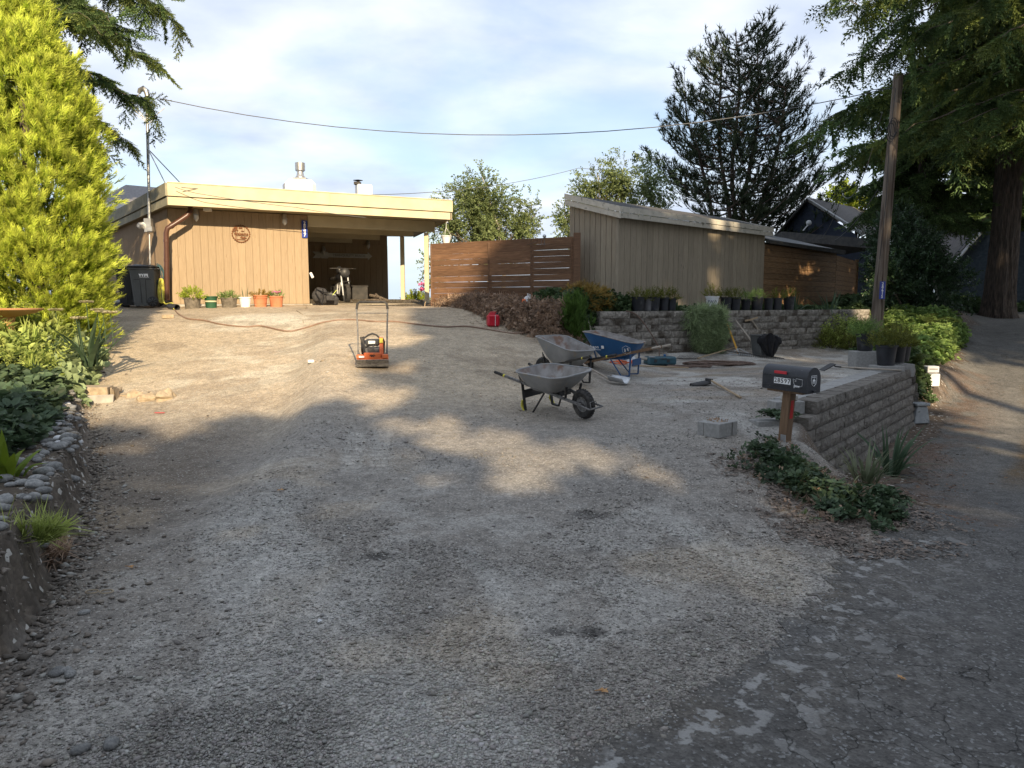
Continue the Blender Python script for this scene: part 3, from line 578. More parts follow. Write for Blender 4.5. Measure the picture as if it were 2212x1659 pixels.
def scatter_gravel():
    # candidate positions: roughly even in the picture
    n = 190000; y = 1 / RS.uniform(1 / 12.5, 1 / 1.9, n) ; x = RS.uniform(-.78, .80, n) * y * 1.0
    ok = (x > bank_x(y) + .03) & (x < lane_x(y) + np.interp(y, [6.5, 8.3], [1.2, -.3])) & (poly_d(x, y, ASPH) + (fbm(x * 5, y * 5, 4) - .5) * .2 < .035 * RS.exponential(1, n) * np.interp(y, [2, 5, 8], [.8, 2, 4])); x, y = x[ok], y[ok]
    dn = fbm(x * 1.6 + 3, y * 1.6, 4); near = poly_d(x, y, ASPH)
    dens = .10 + .85 * sst((dn - .47) / .10) + 1.0 * np.exp(-(np.clip(-near, 0, 9) / .45) ** 2) + .7 * np.exp(-((x + .9) / 1.0) ** 2) * sst((5 - y) / 2)
    dens *= np.interp(x + .16 * (y - 3), [-4, -2.2, -1.2], [.10, .16, 1]) * np.interp(y, [2, 6, 8, 12], [1, 1, .55, .25])
    dens += .5 * sst((x - 1.4) / 1) * sst((y - 6.5) / 1)
    ok = RS.rand(len(x)) < np.clip(dens, 0, 1); x, y = x[ok][:78000], y[ok][:78000]; n = len(x)
    r = np.clip(RS.lognormal(math.log(.0054), .42, n), .0025, .022) * np.interp(y, [2, 5, 9, 12], [.85, 1.05, 1.35, 1.6])
    base = tint_map(x, y, 0 * x); c = base * RS.uniform(.6, 1.3, (n, 1)) * (1 + RS.uniform(-.04, .04, (n, 3))); pw = RS.rand(n) < .035; c[pw] = np.array([.46, .45, .42]) * RS.uniform(.7, 1.1, (pw.sum(), 1))
    tag(pebbles('gravel', x, y, r, np.clip(c, .03, .62)), 'loose grey crushed gravel strewn over the driveway', 'gravel')
    # clods and stones on the raw cut and along its foot
    n = 5200; y = RS.uniform(1.8, 12, n); x = bank_x(y) + RS.normal(.02, .13, n); x[: n // 3] = bank_x(y[: n // 3]) + RS.exponential(.22, n // 3)
    r = np.clip(RS.lognormal(math.log(.010), .55, n), .004, .032); c = np.array([.17, .145, .12]) * RS.uniform(.5, 1.6, (n, 1)); pw = RS.rand(n) < .12; c[pw] = np.array([.33, .32, .29])
    tag(pebbles('rubble', x, y, r, c), 'clods and small stones along the foot of the dug bank', 'rubble')
    n = 2600; x = RS.uniform(-.2, 8, n); y = RS.uniform(2.1, 14, n); ok = poly_d(x, y, ASPH) > 0; x, y = x[ok], y[ok]; ok = RS.rand(len(x)) < .12 + np.exp(-poly_d(x, y, ASPH) / .4); x, y = x[ok], y[ok]; n = len(x)
    r = np.clip(RS.lognormal(math.log(.006), .4, n), .003, .02); tag(pebbles('grit', x, y, r, np.array([.22, .21, .20]) * RS.uniform(.5, 1.7, (n, 1))), 'loose grit scattered on the asphalt edge', 'grit')
scatter_gravel()
# ================================================================ FOLIAGE
class Sp:
    """one sprig: blades with a 0..1 tip value, growing along +X, length about 1"""
    def __init__(s): s.v = []; s.t = []; s.f = []
    def tri(s, a, b, c, ta, tb, tc): i = len(s.v); s.v += [tuple(a), tuple(b), tuple(c)]; s.t += [ta, tb, tc]; s.f.append((i, i + 1, i + 2))
    def blade(s, p, d, w, side, t0=0, t1=1):
        p = Vector(p); d = Vector(d); w_ = Vector(side).normalized() * w / 2
        s.tri(p - w_, p + w_, p + d, t0, t0, t1)
    def leaf(s, p, d, w, n, t=.5, fold=.25):
        p = Vector(p); d = Vector(d); sd = d.cross(Vector(n)).normalized() * w / 2; nn = Vector(n).normalized()
        m = p + d * .45; up = nn * w * fold
        s.tri(p, m + sd + up, p + d, t * .6, t, min(1, t + .3)); s.tri(p, p + d, m - sd + up, t * .6, min(1, t + .3), t)
    def leaf4(s, p, d, w, n, t=.5):   # rounder leaf
        p = Vector(p); d = Vector(d); nn = Vector(n).normalized(); sd = d.cross(nn).normalized() * w / 2; a = p + d * .3; b = p + d * .72; up = nn * w * .16
        s.tri(p, a + sd + up, p + d, t * .6, t, t + .2); s.tri(a + sd + up, b + sd * .8 + up, p + d, t, t, t + .2); s.tri(p, p + d, a - sd + up, t * .6, t + .2, t); s.tri(a - sd + up, p + d, b - sd * .8 + up, t, t + .2, t)
    def obj(s, name, mt):
        me = bpy.data.meshes.new(name); me.from_pydata(s.v, [], s.f); at = me.attributes.new('tip', 'FLOAT', 'POINT'); at.data.foreach_set('value', np.array(s.t, np.float32)); me.materials.append(mt)
        return bpy.data.objects.new(name, me)
U = random.uniform
def sp_spray(n=20, up=.12):
    s = Sp(); n = int(n * .75)
    for i in range(n):
        t = (i + .5) / n; p = (t * .75, 0, up * t * t); a = (1 if i % 2 else -1) * U(.25, .75); L = U(.30, .46) * (1.15 - .5 * abs(t - .4)); e = U(-.35, .5)
        d = Vector((math.cos(a) * math.cos(e), math.sin(a) * math.cos(e), math.sin(e))) * L; s.blade(p, d, .062, (-d.y, d.x, U(-.3, .3)), .1 + .4 * t, .55 + .45 * t)
        if random.random() < .4: q = Vector(p) + d * .4; d2 = Vector((d.x * .8 - d.y * .5, d.y * .8 + d.x * .5, d.z + .05)) * .6; s.blade(q, d2, .05, (-d2.y, d2.x, 0), .3 + .3 * t, 1)
    s.blade((0, 0, 0), (1, 0, up + .05), .05, (0, 1, 0), 0, 1); s.blade((0, 0, 0), (.9, 0, up), .05, (0, 0, 1), 0, .9)
    return s
def sp_fir(hang=0., nt=7, w=.085, fine=2, bw=.10, dn=1.0):
    s = Sp()
    def twig(p, d, nn, w):
        p = Vector(p); d = Vector(d); l = d.length; u = d.normalized(); sd = u.orthogonal().normalized()
        for i in range(nn):
            t = (i + .3) / nn; q = p + d * t
            for k in range(fine):
                a = 2 * math.pi * (k / fine + i * .21) + U(-.4, .4); r = (sd * math.cos(a) + u.cross(sd) * math.sin(a)); nd = (r * .8 + u * 1.0) * w * U(.8, 1.2) * (1.15 - .4 * t)
                s.blade(q, nd, bw, u.cross(r) + r * U(-.4, .4), .1 + .2 * t, .3 + .7 * t * t)
    twig((0, 0, 0), (1, 0, -hang), int(8 * dn), w * 1.25)
    for i in range(nt):
        t = .06 + .8 * i / nt; a = (1 if i % 2 else -1) * U(.6, 1.0); l = .52 * (1 - t * .7) * U(.8, 1.1)
        twig((t, 0, -hang * t), (math.cos(a) * l, math.sin(a) * l, -hang * l * U(.4, 1.3)), max(2, int(l * 10 * dn)), w * 1.1)
    return s
def sp_coarse():
    s = Sp()
    for i in range(7): a = U(-1.2, 1.2); e = U(-.7, .5); t = U(0, .6); s.blade((t, U(-.1, .1), 0), (.62 * math.cos(a), .62 * math.sin(a), .4 * e), .36, (U(-1, 1), U(-1, 1), U(-1, 1)), .1, .6)
    return s
def sp_tuft(n=46):
    s = Sp(); n = int(n * .42)
    for i in range(n):
        t = random.random(); a = U(0, 6.283); e = U(.15, 1.15); d = Vector((math.cos(e), math.sin(e) * math.cos(a), math.sin(e) * math.sin(a))) * U(.35, .55)
        s.blade((t * .6, 0, 0), d, .08, (U(-1, 1), U(-1, 1), U(-1, 1)), .1, .4 + .6 * t)
    s.blade((-.1, 0, 0), (.8, 0, 0), .05, (0, 1, 0), 0, 0); return s
def sp_leaves(n=9, w=.16, l=.28, round_=False, hang=0, spread=1.0):
    s = Sp(); s.blade((0, 0, 0), (.9, 0, -hang * .4), .025, (0, 1, 0), 0, 0)
    for i in range(n):
        t = (i + .6) / n; a = (1 if i % 2 else -1) * U(.4, 1.3) * spread; e = U(-.7, .6) - hang; d = Vector((math.cos(a) * math.cos(e), math.sin(a) * math.cos(e), math.sin(e))) * l * U(.75, 1.2)
        nn = Vector((U(-.5, .5), U(-.5, .5), 1)); p = (t * .85, U(-.05, .05), U(-.08, .08) - hang * .4 * t)
        (s.leaf4 if round_ else s.leaf)(p, d, w * U(.8, 1.2), nn, random.random() * .8)
    return s
def sp_rosette(n=7, w=.36, l=.5, rise=.35, lob=False):
    s = Sp()        # leaves facing up around a point; +X is up
    for i in range(n):
        a = i * 2.4 + U(-.3, .3); e = U(.1, .9) * rise * 2; r0 = U(.05, .4); h = U(0, .5)
        p = (h, r0 * math.cos(a), r0 * math.sin(a)); d = Vector((math.sin(e) * .5, math.cos(a), math.sin(a))) * l * U(.7, 1.15)
        nn = Vector((1, U(-.5, .5), U(-.5, .5))); t = random.random() * .9
        if lob:
            for q in (-.75, 0, .75): c, ss = math.cos(q), math.sin(q); dd = Vector((d.x, d.y * c - d.z * ss, d.y * ss + d.z * c)) * (1 if q == 0 else .75); s.leaf(p, dd, w * .75, nn, t)
        else: s.leaf4(p, d, w * U(.8, 1.2), nn, t)
    return s
def sp_grass(n=14, bend=.5):
    s = Sp()
    for i in range(n):
        a = U(0, 6.283); sp = U(.05, bend); o = Vector((0, U(-.12, .12), U(-.12, .12))); p1 = o + Vector((.5, math.cos(a) * sp * .3, math.sin(a) * sp * .3)); p2 = p1 + Vector((U(.15, .45), math.cos(a) * sp, math.sin(a) * sp)) * U(.6, 1)
        w = Vector((0, -math.sin(a), math.cos(a))) * .02; s.tri(o - w, o + w, p1 + w, 0, 0, .5); s.tri(o - w, p1 + w, p1 - w, 0, .5, .5); s.tri(p1 - w, p1 + w, p2, .5, .5, 1)
    return s
_coll = {}
def coll(key, makers, mt):
    if key not in _coll: _coll[key] = ([(np.array(f.v, float), np.array(f.t, float)) for f in makers], mt)
    return _coll[key]
NTRI = [0]
def cloud(name, c, pts, dirs, scl, roll=None, parent=None, upv=(0, 0, 1), kindv='stuff', jit=0.):
    """foliage: sprigs of family c standing on pts, pointing along dirs, baked into one mesh"""
    sprs, mt = c; pts = np.asarray(pts, float); dirs = np.asarray(dirs, float); n = len(pts); scl = np.asarray(scl, float)
    if parent is not None: pts = pts - np.array(parent.location)[None]
    dirs = dirs + RS.normal(0, 1, (n, 3)) * jit; X = dirs / np.linalg.norm(dirs, axis=1, keepdims=True)
    up = np.tile(np.array(upv, float), (n, 1)) + RS.normal(0, .25, (n, 3)); Y = np.cross(up, X); Y /= np.maximum(np.linalg.norm(Y, axis=1, keepdims=True), 1e-6); Z = np.cross(X, Y)
    if roll is not None:
        r = RS.uniform(-roll, roll, n)[:, None]; Y, Z = Y * np.cos(r) + Z * np.sin(r), Z * np.cos(r) - Y * np.sin(r)
    pick = RS.randint(0, len(sprs), n); VV, TT, RR_ = [], [], []
    for k, (sv, stp) in enumerate(sprs):
        q = pick == k
        if not q.any(): continue
        s_ = scl[q][:, None, None]; V = pts[q][:, None] + s_ * (sv[None, :, 0:1] * X[q][:, None] + sv[None, :, 1:2] * Y[q][:, None] + sv[None, :, 2:3] * Z[q][:, None])
        VV.append(V.reshape(-1, 3)); TT.append(np.tile(stp, q.sum())); RR_.append(np.repeat(RS.rand(q.sum()), len(sv)))
    V = np.concatenate(VV); m = len(V) // 3; NTRI[0] += m
    o = mesh_np(name, V, np.arange(m * 3).reshape(-1, 3), mt, np.concatenate(TT), 'tip', parent); at = o.data.attributes.new('vary', 'FLOAT', 'POINT'); at.data.foreach_set('value', np.concatenate(RR_).astype(np.float32))
    o['kind'] = kindv; return o
_cf = coll('fir', [sp_fir(.0, 7, .11, 2, .07), sp_fir(.15, 7, .12, 2, .07), sp_fir(.3, 6, .12, 2, .07)], M['f_fir']); _cw = coll('firwarm', [sp_fir(.1, 7, .11, 2, .07), sp_fir(.4, 7, .12, 2, .07), sp_fir(.6, 6, .12, 2, .07)], M['f_firwarm']); _cn = coll('firnear', [sp_fir(.0, 8, .085, 3, .045, 1.6), sp_fir(.2, 8, .085, 3, .045, 1.6)], M['f_fir']); _cnw = coll('firnearwarm', [sp_fir(.15, 8, .085, 3, .045, 1.6), sp_fir(.5, 8, .085, 3, .045, 1.6)], M['f_firwarm']); _cc = coll('fircoarse', [sp_coarse() for _ in range(4)], M['f_fir'])
def C_fir(): return _cf
def C_firwarm(): return _cw
def conifer(name, label, cat, base, H, R0, z0, nb, parent_group=None, droop=.25, sc=.55, seed=1, hang=.3, col=None, tr=.3, fill=1.0, az=None, shape=.8, warm=0., lean=(0, 0), step=.30, thin=1.0):
    rs = np.random.RandomState(seed); root = thing(name, label, cat, base, group=parent_group); b = np.array(base, float)
    tk = MB(); zz = np.linspace(0, H, 12) ** 1.0; tk.tube([(lean[0] * (z / H) ** 1.3, lean[1] * (z / H) ** 1.3, z - (.3 if z == 0 else 0)) for z in zz], [tr * (1.35 if z == 0 else 1.05 - .98 * z / H) + .02 for z in zz], 14)
    br = MB(); P_ = []; D_ = []; S_ = []
    for i in range(nb):
        t = (i + rs.rand()) / nb; z = z0 + (H - z0) * t ** 1.05; prof = (1 - t) ** shape * (min(1, .55 + t * 3)); L = R0 * prof * rs.uniform(.72, 1.1) + .15
        a = rs.uniform(0, 6.283) if az is None else rs.uniform(*az); ou = np.array([math.cos(a), math.sin(a), 0]); sd = np.array([-ou[1], ou[0], 0]); up0 = .25 + .35 * t
        c0 = b + np.array([lean[0] * (z / H) ** 1.3, lean[1] * (z / H) ** 1.3, z]); pts = []
        m = max(4, int(L / step)); cv = rs.uniform(-.15, .15)
        for k in range(m + 1):
            q = k / m; pts.append(c0 + ou * L * q + sd * cv * L * q * q + np.array([0, 0, L * (up0 * q - (droop + up0) * q * q * rs.uniform(.9, 1.0) + .12 * q ** 4)]))
        br.tube([tuple(p - b) for p in pts], [.012 * H ** .5 * (1 - .9 * k / m) * (L / R0 + .3) for k in range(m + 1)], 5, cap=False)
        for k in range(1, m + 1):
            q = k / m
            if q < .12 + .1 * (1 - t): continue
            tp = pts[k] - pts[k - 1]; tp /= np.linalg.norm(tp)
            for s_ in (-1, 1):
                for r in range(int(fill * 2) + (rs.rand() < .6)):
                    if rs.rand() > thin: continue
                    p = pts[k - 1] + (pts[k] - pts[k - 1]) * rs.rand(); d = tp * rs.uniform(.3, .8) + sd * s_ * rs.uniform(.5, 1.1) + np.array([0, 0, -hang * rs.uniform(.2, 1.6)]); P_.append(p); D_.append(d); S_.append(sc * rs.uniform(.7, 1.25) * (1.15 - .45 * q))
            if rs.rand() < hang * 1.2: P_.append(pts[k]); D_.append(np.array([rs.normal(0, .2), rs.normal(0, .2), -1])); S_.append(sc * rs.uniform(.8, 1.4))
        P_.append(pts[-1] - tp * .1); D_.append(tp); S_.append(sc * 1.1)
    P_ = np.array(P_); D_ = np.array(D_); S_ = np.array(S_)
    if tr > .4:        # furrowed bark: ridges run up the trunk
        tk = MB(); K, J = 64, 60; vs = []
        for j in range(J + 1):
            z = -.3 + (H * .6) * (j / J) ** 1.2; r0 = tr * (1.05 - .9 * z / H) + .02 + .35 * tr * math.exp(-max(z, 0) / .5)
            for k in range(K):
                a = 2 * math.pi * k / K; rg = math.sin(a * 13 + 2.2 * math.sin(z * .8) + 1.3 * math.sin(z * 2.3 + 3 * a)) ; r = r0 * (1 + .055 * rg + .05 * math.sin(3 * a + z) + .03 * math.sin(a * 29 + z * 4)); q = max(z, 0) / H
                vs.append((lean[0] * q ** 1.3 + r * math.cos(a), lean[1] * q ** 1.3 + r * math.sin(a), z))
        tk.add(vs, [(j * K + k, j * K + (k + 1) % K, (j + 1) * K + (k + 1) % K, (j + 1) * K + k) for j in range(J) for k in range(K)]); tk.tube([(0, 0, H * .55), (0, 0, H)], [tr * .5, .03], 10)
    tk.build('trunk', M['bark'], root, smooth=True); br.build('branches', M['twig'], root)
    wm = rs.rand(len(P_)) < warm
    th_ = (P_[:, 2] - EYE) / np.maximum(P_[:, 1], .1); off = (P_[:, 1] < 2) | (np.abs(P_[:, 0] / np.maximum(P_[:, 1], .1)) > .86) | (th_ > .52)
    if col is not _cc and off.any():      # far outside the view: the same twigs, drawn coarser
        thin_ = rs.rand(off.sum()) < .5; cloud('needles', _cc, P_[off][thin_], D_[off][thin_], S_[off][thin_] * 1.5, .5, root)
        P_, D_, S_, wm = P_[~off], D_[~off], S_[~off], wm[~off]
    if len(P_) == 0: return root
    if warm > 0 and wm.any(): cloud('needles', _cnw if col is _cn else C_firwarm(), P_[wm], D_[wm], S_[wm], .5, root)
    cloud('needles', col or C_fir(), P_[~wm], D_[~wm], S_[~wm], .5, root); return root
def broadleaf(name, label, cat, base, blobs, c, n, sc, tr=.12, seed=3, group=None, trunks=1, barkm='bark_birch', hang=.0, hull=.55):
    """trunk and limbs reaching every blob (centre, radii), leaves through the blobs' volume"""
    rs = np.random.RandomState(seed); root = thing(name, label, cat, base, group=group); b = np.array(base, float); tk = MB(); br = MB(); P_ = []; D_ = []; S_ = []
    top = np.array(blobs[0][0], float); w = np.array([x[1][0] * x[1][1] * x[1][2] for x in blobs]); w = w ** .8; w /= w.sum()
    for q in range(trunks):
        o = np.array([rs.normal(0, .25 * (q > 0)), rs.normal(0, .25 * (q > 0)), 0]); e = np.array(blobs[q % len(blobs)][0]) - b; tk.tube([tuple(o - (0, 0, .3)), tuple(o + e * .35 + rs.normal(0, .1, 3)), tuple(o + e * .7 + rs.normal(0, .12, 3)), tuple(e + (0, 0, blobs[q % len(blobs)][1][2] * .6))], [tr * 1.2, tr * .9, tr * .6, tr * .15], 9)
    for (cc, rr), ww in zip(blobs, w):
        cc = np.array(cc, float); rr = np.array(rr, float); a = (b + (top - b) * .45); nl = 7
        for k in range(nl):
            v = rs.normal(0, 1, 3); v /= np.linalg.norm(v); e = cc + v * rr * .85; mid = (a + cc) / 2 + rs.normal(0, .2, 3); br.tube([tuple(a - b), tuple(mid - b), tuple((cc * .6 + e * .4) - b), tuple(e - b)], [tr * .35, tr * .25, tr * .12, .008], 5, cap=False)
        m = int(n * ww); v = rs.normal(0, 1, (m, 3)); v /= np.linalg.norm(v, axis=1, keepdims=True); r = (hull + (1 - hull) * rs.rand(m)) ; p = cc + v * rr * r[:, None]
        kn = fbm(p[:, 0] * 1.6 + p[:, 2], p[:, 1] * 1.6 + p[:, 2] * 1.3, 3); ok = kn > .40; p, v = p[ok], v[ok]
        P_.append(p); D_.append(v + np.array([0, 0, .15 - hang])); S_.append(sc * rs.uniform(.7, 1.3, len(p)))
    tk.build('trunk', M[barkm], root, smooth=True); br.build('branches', M['twig'], root)
    cloud('leaves', c, np.concatenate(P_), np.concatenate(D_), np.concatenate(S_), 1.5, root, kindv='stuff', jit=.5); return root
def tuft_plant(parent, name, c, centre, rr, n, sc, seed=0, flat=.8, base=None):
    """dome of sprigs: points over the upper hemisphere, all leaving outwards"""
    rs = np.random.RandomState(seed); v = rs.normal(0, 1, (n, 3)); v[:, 2] = np.abs(v[:, 2]); v /= np.linalg.norm(v, axis=1, keepdims=True); r = rs.uniform(.25, 1, n) ** .6
    cc = np.array(centre) + (np.array(parent.location) if base is None else 0); p = cc + v * np.array(rr) * r[:, None]
    return cloud(name, c, p, v * np.array([1, 1, 1.3]) + np.array([0, 0, .3]), sc * rs.uniform(.7, 1.25, n), 3.1, parent, jit=.25)
def blades(mb, base, n, L, w, spread, rs, droop=.5, tw=.0, az=None):
    """sword leaves from a point"""
    for i in range(n):
        a = rs.uniform(0, 6.283) if az is None else rs.uniform(*az); s = rs.uniform(.08, spread); l = L * rs.uniform(.6, 1.1); dr = droop * rs.uniform(0, 1) * s; o = Vector(base) + Vector((math.cos(a), math.sin(a), 0)) * .04 * rs.rand() * 3; ww = w * rs.uniform(.7, 1.1)
        sd = Vector((-math.sin(a), math.cos(a), 0)); pr = []
        for k in range(6):
            q = k / 5; pr.append((o + Vector((math.cos(a) * s * l * q * (.6 + .6 * q), math.sin(a) * s * l * q * (.6 + .6 * q), l * (q * math.sqrt(max(.05, 1 - s * s * .5)) - dr * 1.5 * q * q))), ww * (1 - q ** 2.2) * (.6 + .6 * min(1, 3 * q))))
        vs = []
        for p, h in pr: vs += [p - sd * h / 2, p + sd * h / 2]
        mb.add(vs, [(2 * k, 2 * k + 1, 2 * k + 3, 2 * k + 2) for k in range(5)])
def fern(mb, base, n, L, rs, az=None, el=.9):
    for i in range(n):
        a = rs.uniform(0, 6.283) if az is None else rs.uniform(*az); l = L * rs.uniform(.7, 1.1); ou = Vector((math.cos(a), math.sin(a), 0)); sd = Vector((-ou.y, ou.x, 0)); e = el * rs.uniform(.7, 1.2); prev = None; m = 22
        for k in range(m):
            q = k / (m - 1); p = Vector(base) + ou * l * q * (.5 + .45 * q) + Vector((0, 0, l * (e * q - e * 1.0 * q * q * q)))
            if prev is not None:
                t = (p - prev).normalized(); w = l * .17 * math.sin(math.pi * min(1, .12 + q * .9)) ** .7
                for s_ in (-1, 1): e1 = p + sd * s_ * w + t * w * .35 + Vector((0, 0, -w * .2)); mb.add([p - t * .014 * l, p + t * .016 * l, e1], [(0, 1, 2)])
            prev = p
# ================================================================ HOUSE
V2 = lambda a: Vector((a[0], a[1], 0))
def online(p0, u, px, py=650):
    """parameter along the plan line p0+u*t seen at pixel px"""
    k = P(px, py, 1.0).x; return (k * p0[1] - p0[0]) / (u[0] - k * u[1])
def bvec(a, b, z=0): return Vector((a[0], a[1], z)), Vector((b[0], b[1], z))
UX = Vector((.894, .447, 0)).normalized(); NX = Vector((UX.y, -UX.x, 0))      # along the facade / towards the street
RA = P(361, 402, 18.5); RA.z = 0; tC = online(RA, UX, 975, 442); RC = RA + UX * tC
ZT, ZF = 4.47, 1.50
WA = RA - NX * .85 + UX * .02; tB = online(WA, UX, 667, 600); tP = online(WA, UX, 922, 600); WB = WA + UX * tB
SL = Vector((-.6, .8, 0)); RR = Vector((-.30, .954, 0)).normalized()
house = thing('house', 'tan board house with cream flat roof and open carport', 'house', (WA.x, WA.y, ZF))
def HB(mb, name, m, **k): return mb.build(name, m, house, world=True, **k)
def quad_wall(mb, a, b, z0, z1, th, nrm):
    """solid wall along a->b, thickness th away from nrm"""
    mb.ext([(a.x, a.y, z0), (b.x, b.y, z0), (b.x, b.y, z1), (a.x, a.y, z1)], -nrm * th)
def wall_boards(parent, p0, u, nrm, length, n, z0, z1, mt, name='siding_board', th=.022, gap=.004, ztop=None, wj=0):
    """vertical boards, one object each; boards of one height share a mesh"""
    w = length / n; cache = {}; ang = math.atan2(u.y, u.x)
    for i in range(n):
        zt = z1 if ztop is None else ztop((i + .5) * w); key = round(zt - z0, 3)
        if key not in cache:
            m = MB(); m.box((0, 0, (zt - z0) / 2), (w - gap, th, zt - z0), bev=.006); me = m.mesh(name); me.materials.append(mt); cache[key] = me
        c = p0 + u * ((i + .5) * w) + nrm * (th / 2 + random.uniform(0, .005)); lo = parent.location
        inst(cache[key], name, parent, (c.x - lo.x, c.y - lo.y, z0 - lo.z), ang)
# enclosed room: solid core behind the boards
m = MB(); quad_wall(m, WA, WB, ZF - .25, 3.96, .12, NX)
SLn = Vector((-SL.y, SL.x, 0)) * 1   # outward of the side wall (to the left)
if SLn.x > 0: SLn = -SLn
WS = WA + SL * 9.5
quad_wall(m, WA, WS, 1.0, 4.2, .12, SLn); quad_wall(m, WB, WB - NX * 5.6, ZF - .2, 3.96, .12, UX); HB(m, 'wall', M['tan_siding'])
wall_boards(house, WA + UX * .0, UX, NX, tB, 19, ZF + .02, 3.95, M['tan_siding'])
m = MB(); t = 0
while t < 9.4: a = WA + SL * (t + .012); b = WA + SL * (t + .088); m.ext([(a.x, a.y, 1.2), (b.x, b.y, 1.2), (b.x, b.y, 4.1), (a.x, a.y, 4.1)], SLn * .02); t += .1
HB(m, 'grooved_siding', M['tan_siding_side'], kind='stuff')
m = MB(); m.box((0, 0, 0), (.001, .001, .001))
# roof slab, gravelled top, fascia boards
EB = RC + RR * 6.4; EA = RA + SL * 10
m = MB(); rp = [(RA.x, RA.y), (RC.x, RC.y), (EB.x, EB.y), (EA.x, EA.y)]; ce = Vector((sum(p[0] for p in rp) / 4, sum(p[1] for p in rp) / 4, 0))
ins = [(p[0] + (ce.x - p[0]) * .012, p[1] + (ce.y - p[1]) * .012) for p in rp]
m.prism(ins, ZT - .12, ZT - .03); HB(m, 'roof', M['roof_grit'])
m = MB(); m.prism(ins, 3.97, ZT - .122); HB(m, 'soffit', M['soffit'])
def fascia(name, a, b, z0, z1, out, th, mt):
    m = MB(); m.ext([(a.x, a.y, z0), (b.x, b.y, z0), (b.x, b.y, z1), (a.x, a.y, z1)], out * th); return HB(m, name, mt)
mid = RA + UX * (tC * .53)
fascia('fascia_board', RA, mid, ZT - .31, ZT, NX, .04, M['cream']); fascia('fascia_board', mid + UX * .004, RC, ZT - .31, ZT, NX, .04, M['cream'])
fascia('fascia_board', RA, RC - UX * .04, ZT - .53, ZT - .335, NX, .015, M['cream'])
RRn = Vector((RR.y, -RR.x, 0)); fascia('fascia_board', RC, EB, ZT - .31, ZT, RRn, .04, M['cream']); fascia('fascia_board', RC, EB, ZT - .53, ZT - .335, RRn, .015, M['cream'])
fascia('fascia_board', RA, EA, ZT - .31, ZT, SLn, .05, M['cream_olive']); fascia('fascia_board', RA, EA, ZT - .53, ZT - .335, SLn, .02, M['cream_olive'])
m = MB(); m.ext([(RA.x, RA.y, ZT + .001), (RC.x, RC.y, ZT + .001), (RC.x, RC.y, ZT + .025), (RA.x, RA.y, ZT + .025)], NX * .055); HB(m, 'drip_edge', M['cream'])
# carport: slab, beams, posts, back wall
S0 = WB + NX * .10; S1 = WA + UX * (tP + .35) + NX * .10; m = MB(); S2 = S1 - NX * 6; S3 = S0 - NX * 6; m.prism([(S0.x, S0.y), (S1.x, S1.y), (S2.x, S2.y), (S3.x, S3.y)], ZF - .32, ZF + .02); HB(m, 'carport_slab', M['slab'], bev=.01)
m = MB(); a = WA + NX * .03; b = WB + NX * .03; quad_wall(m, a, b, ZF - .4, ZF + .015, .1, NX); HB(m, 'foundation', M['concrete'])
tR = online(WA, UX, 968, 500)
for k, off in enumerate((.06, 1.75, 3.6, 5.3)):
    a = WB - NX * off + UX * .02; tt = tR - tB - .30 * off - (.42 if k == 0 else 0); b = a + UX * tt; m = MB(); m.beam((a.x, a.y, 3.965 - .16), (b.x, b.y, 3.965 - .16), .09, .31); HB(m, 'beam', M['cream'])
for px, off, w in ((922, .06, .13), (870, 1.75, .125)):
    q = WA - NX * off; t = online(q, UX, px, 600); p = q + UX * t; m = MB(); m.box((p.x, p.y, (ZF + 3.63) / 2), (w, w, 3.63 - ZF), bev=.008); HB(m, 'post', M['cream'])
BWp = WA - NX * 5.5; tL = online(BWp, UX, 610, 600); tRr = online(BWp, UX, 838, 600); BW0 = BWp + UX * tL
m = MB(); quad_wall(m, BW0, BWp + UX * tRr, ZF, 3.96, .1, NX); HB(m, 'wall', M['tan_siding'])
wall_boards(house, BW0, UX, NX, tRr - tL, 17, ZF + .02, 3.62, M['tan_siding'])
# chimneys
def chim(px0, px1, ytop, d, rounded):
    a = P(px0, ytop, d); b = P(px1, ytop, d); w = b.x - a.x; c = Vector(((a.x + b.x) / 2, d, 0)); m = MB(); m.at((c.x, c.y, 0), (0, 0, R(24)))
    m.box((0, 0, (ZT - .2 + a.z) / 2), (w * .92, w * .8, a.z - ZT + .2), bev=.14 if rounded else .03); return HB(m, 'chimney', M['chimney_white']), c, a.z, w
ch, c, zt, w = chim(611, 681, 390, 26.5, True)
m = MB(); m.lathe([(.17, zt), (.17, zt + .12), (.13, zt + .16), (.11, zt + .30), (.17, zt + .34), (.17, zt + .60), (.02, zt + .62)], 16, (c.x + .05, c.y, 0)); m.box((c.x + .05, c.y, zt + .02), (.5, .42, .1)); o = HB(m, 'chimney_cap', M['galv'], smooth=True)
for k in range(8): a = k * .785; m = MB(); m.box((c.x + .05 + .172 * math.cos(a), c.y + .172 * math.sin(a), zt + .47), (.018, .018, .24)); 
ch, c, zt, w = chim(768, 803, 400, 27.5, False)
m = MB(); m.box((c.x - .22, c.y, zt + .06), (.22, .26, .1)); m.lathe([(.05, zt + .08), (.05, zt + .14), (.18, zt + .17), (.02, zt + .2)], 14, (c.x - .2, c.y, 0)); HB(m, 'chimney_cap', M['dark_trim'])
